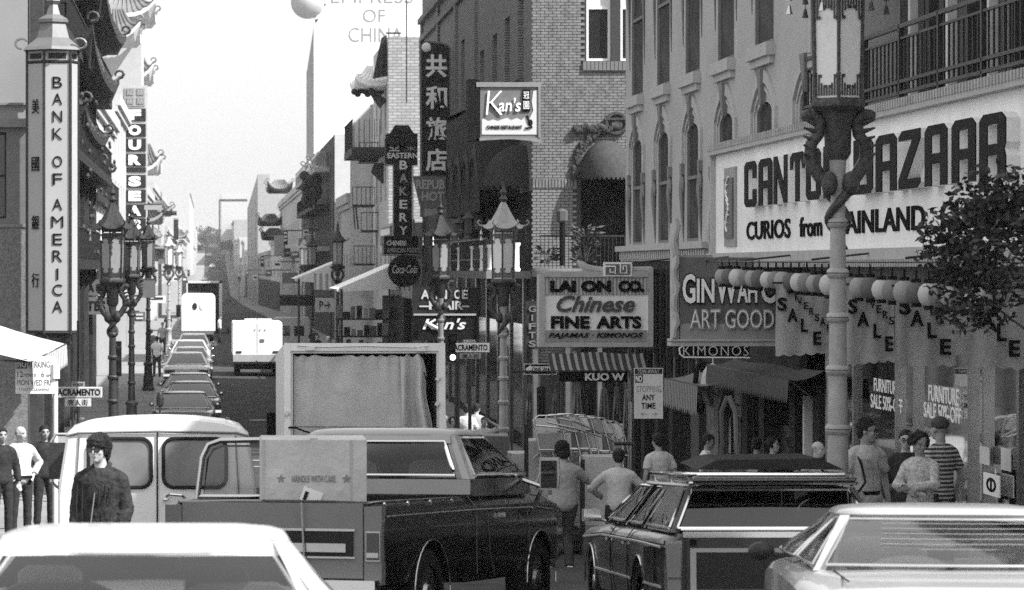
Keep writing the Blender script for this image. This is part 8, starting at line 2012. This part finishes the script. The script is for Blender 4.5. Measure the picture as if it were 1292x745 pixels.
person('man with glasses and shoulder strap standing right of the nearest lamp post', x, y, z, 1.74, R(22), skin, hairm, mat('checked_shirt_cloth', .42, .9, bump=.3, scale=60, var=.2, vscale=30), pantl, glasses='clear', hairstyle='short', vox=.0115, headturn=48, collar=tee, extra=strap, sleeve='short', pose=dict(eL=(.27, .06, 1.13), wL=(.28, .0, .88), eR=(-.27, .04, 1.13), wR=(-.27, -.04, .9)))
x, y, z = at(1186, 117); person('tall person in striped shirt and dark cap behind the curly haired woman', x, y, z, 1.76, R(-150), skin, mat('felt_cap', .06, .8, bump=.4, scale=40, var=.3), strp, pantd, hairstyle='cap', vox=.014, pose=dict(eR=(-.28, .02, 1.14), wR=(-.27, -.08, .9)))
x, y, z = at(1161, 124); person('woman with curly black hair and patterned blouse in front of the striped shirt', x, y, z, 1.60, R(-35), skin, hairm, ptn, pantd, hairstyle='curly', vox=.013, female=True, headturn=50, headtilt=14, sleeve='long', pose=dict(eL=(.22, -.12, 1.18), wL=(-.04, -.22, 1.14), eR=(-.22, -.1, 1.16), wR=(.06, -.2, 1.08)))
x, y, z = at(1143, 110); person('small person with glasses half hidden behind the curly haired woman', x, y, z, 1.64, R(-10), skinl, hairm, dark, pantd, hairstyle='short', glasses='clear', collar=shirtw, sleeve='long')
# corner group
for px, s, lb, h, f_, tp, kw_ in ((572, 56, 'woman in a light blouse at the corner left of the group', 1.62, 0, ptn, dict(female=True, hairstyle='curly')), (588, 54, 'person in pale shirt seen from behind in the corner group', 1.80, 180, lig, {}), (600, 52.5, 'broad person in grey shirt standing behind the corner group', 1.72, 160, tee, dict(lean=10)), (611, 56, 'person in patterned shirt shading their eyes with one raised arm', 1.62, -10, ptn, dict(hairstyle='short', pose=dict(eL=(.38, -.06, 1.50), wL=(.12, -.14, 1.66)))), (596, 58, 'small child-sized figure in front of the corner group', 1.25, 10, dark, {}),
    (400, 29, 'dark figure by the far lamp under the striped side awning', 1.7, 20, dark, {}), (414, 30, 'person in white cap under the market awning', 1.7, 160, dark, dict(hair=shirtw)), (440, 31, 'dark figure walking under the market awning', 1.72, 90, dark, {}), (463, 31, 'pale shirted figure at the market stall goods', 1.6, 180, tee, {}), (482, 32, 'dark figure at the right end of the market stall', 1.7, -60, dark, {}), (396, 26, 'distant dark figure beside the grey parked van', 1.7, 0, dark, {}),
    (198, 30, 'distant white shirted walker on the left pavement', 1.7, 180, shirtw, {}), (205, 24, 'small distant walker in grey on the left pavement', 1.7, 0, tee, {}), (212, 20, 'tiny dark walker far along the left pavement', 1.7, 0, dark, {}), (191, 27, 'distant dark walker near the third left lamp', 1.7, 180, dark, {}), (277, 20, 'tiny pedestrian in white crossing by the rounded van', 1.7, 90, shirtw, {}),
    (541, 46, 'dark haired person below the black fascia sign', 1.65, 160, dark, {})):
    x, y, z = at(px, s)
    if px == 277: z = g(y)
    a = dict(kw_); person(lb, x, y, z, h, R(f_), skin, a.pop('hair', hairm), tp, pantd, vox=.026 if s < 40 else .021, **a)

# ================================================================ tidy up the side scene
objs = [q for q in JUNK if isinstance(q, bpy.types.Object)]; datas = {q.data for q in objs if q.data.users <= 1}|{q for q in JUNK if isinstance(q, bpy.types.Mesh)}
bpy.data.batch_remove(objs); bpy.data.batch_remove([d for d in datas if d.users == 0]); bpy.data.scenes.remove(TS)
# ================================================================ air
if True:
    hz = bpy.data.materials.new('haze_air'); hz.use_nodes = True; n = hz.node_tree.nodes; n.clear(); o = n.new('ShaderNodeOutputMaterial'); v = n.new('ShaderNodeVolumePrincipled')
    v.inputs['Color'].default_value = (.95, .95, .95, 1); v.inputs['Density'].default_value = .0002; v.inputs['Anisotropy'].default_value = .2; hz.node_tree.links.new(v.outputs[0], o.inputs['Volume'])
    tag(M().box(-6100, 6100, -65, 6050, -3.2, 36).build('haze', hz), kind='stuff')
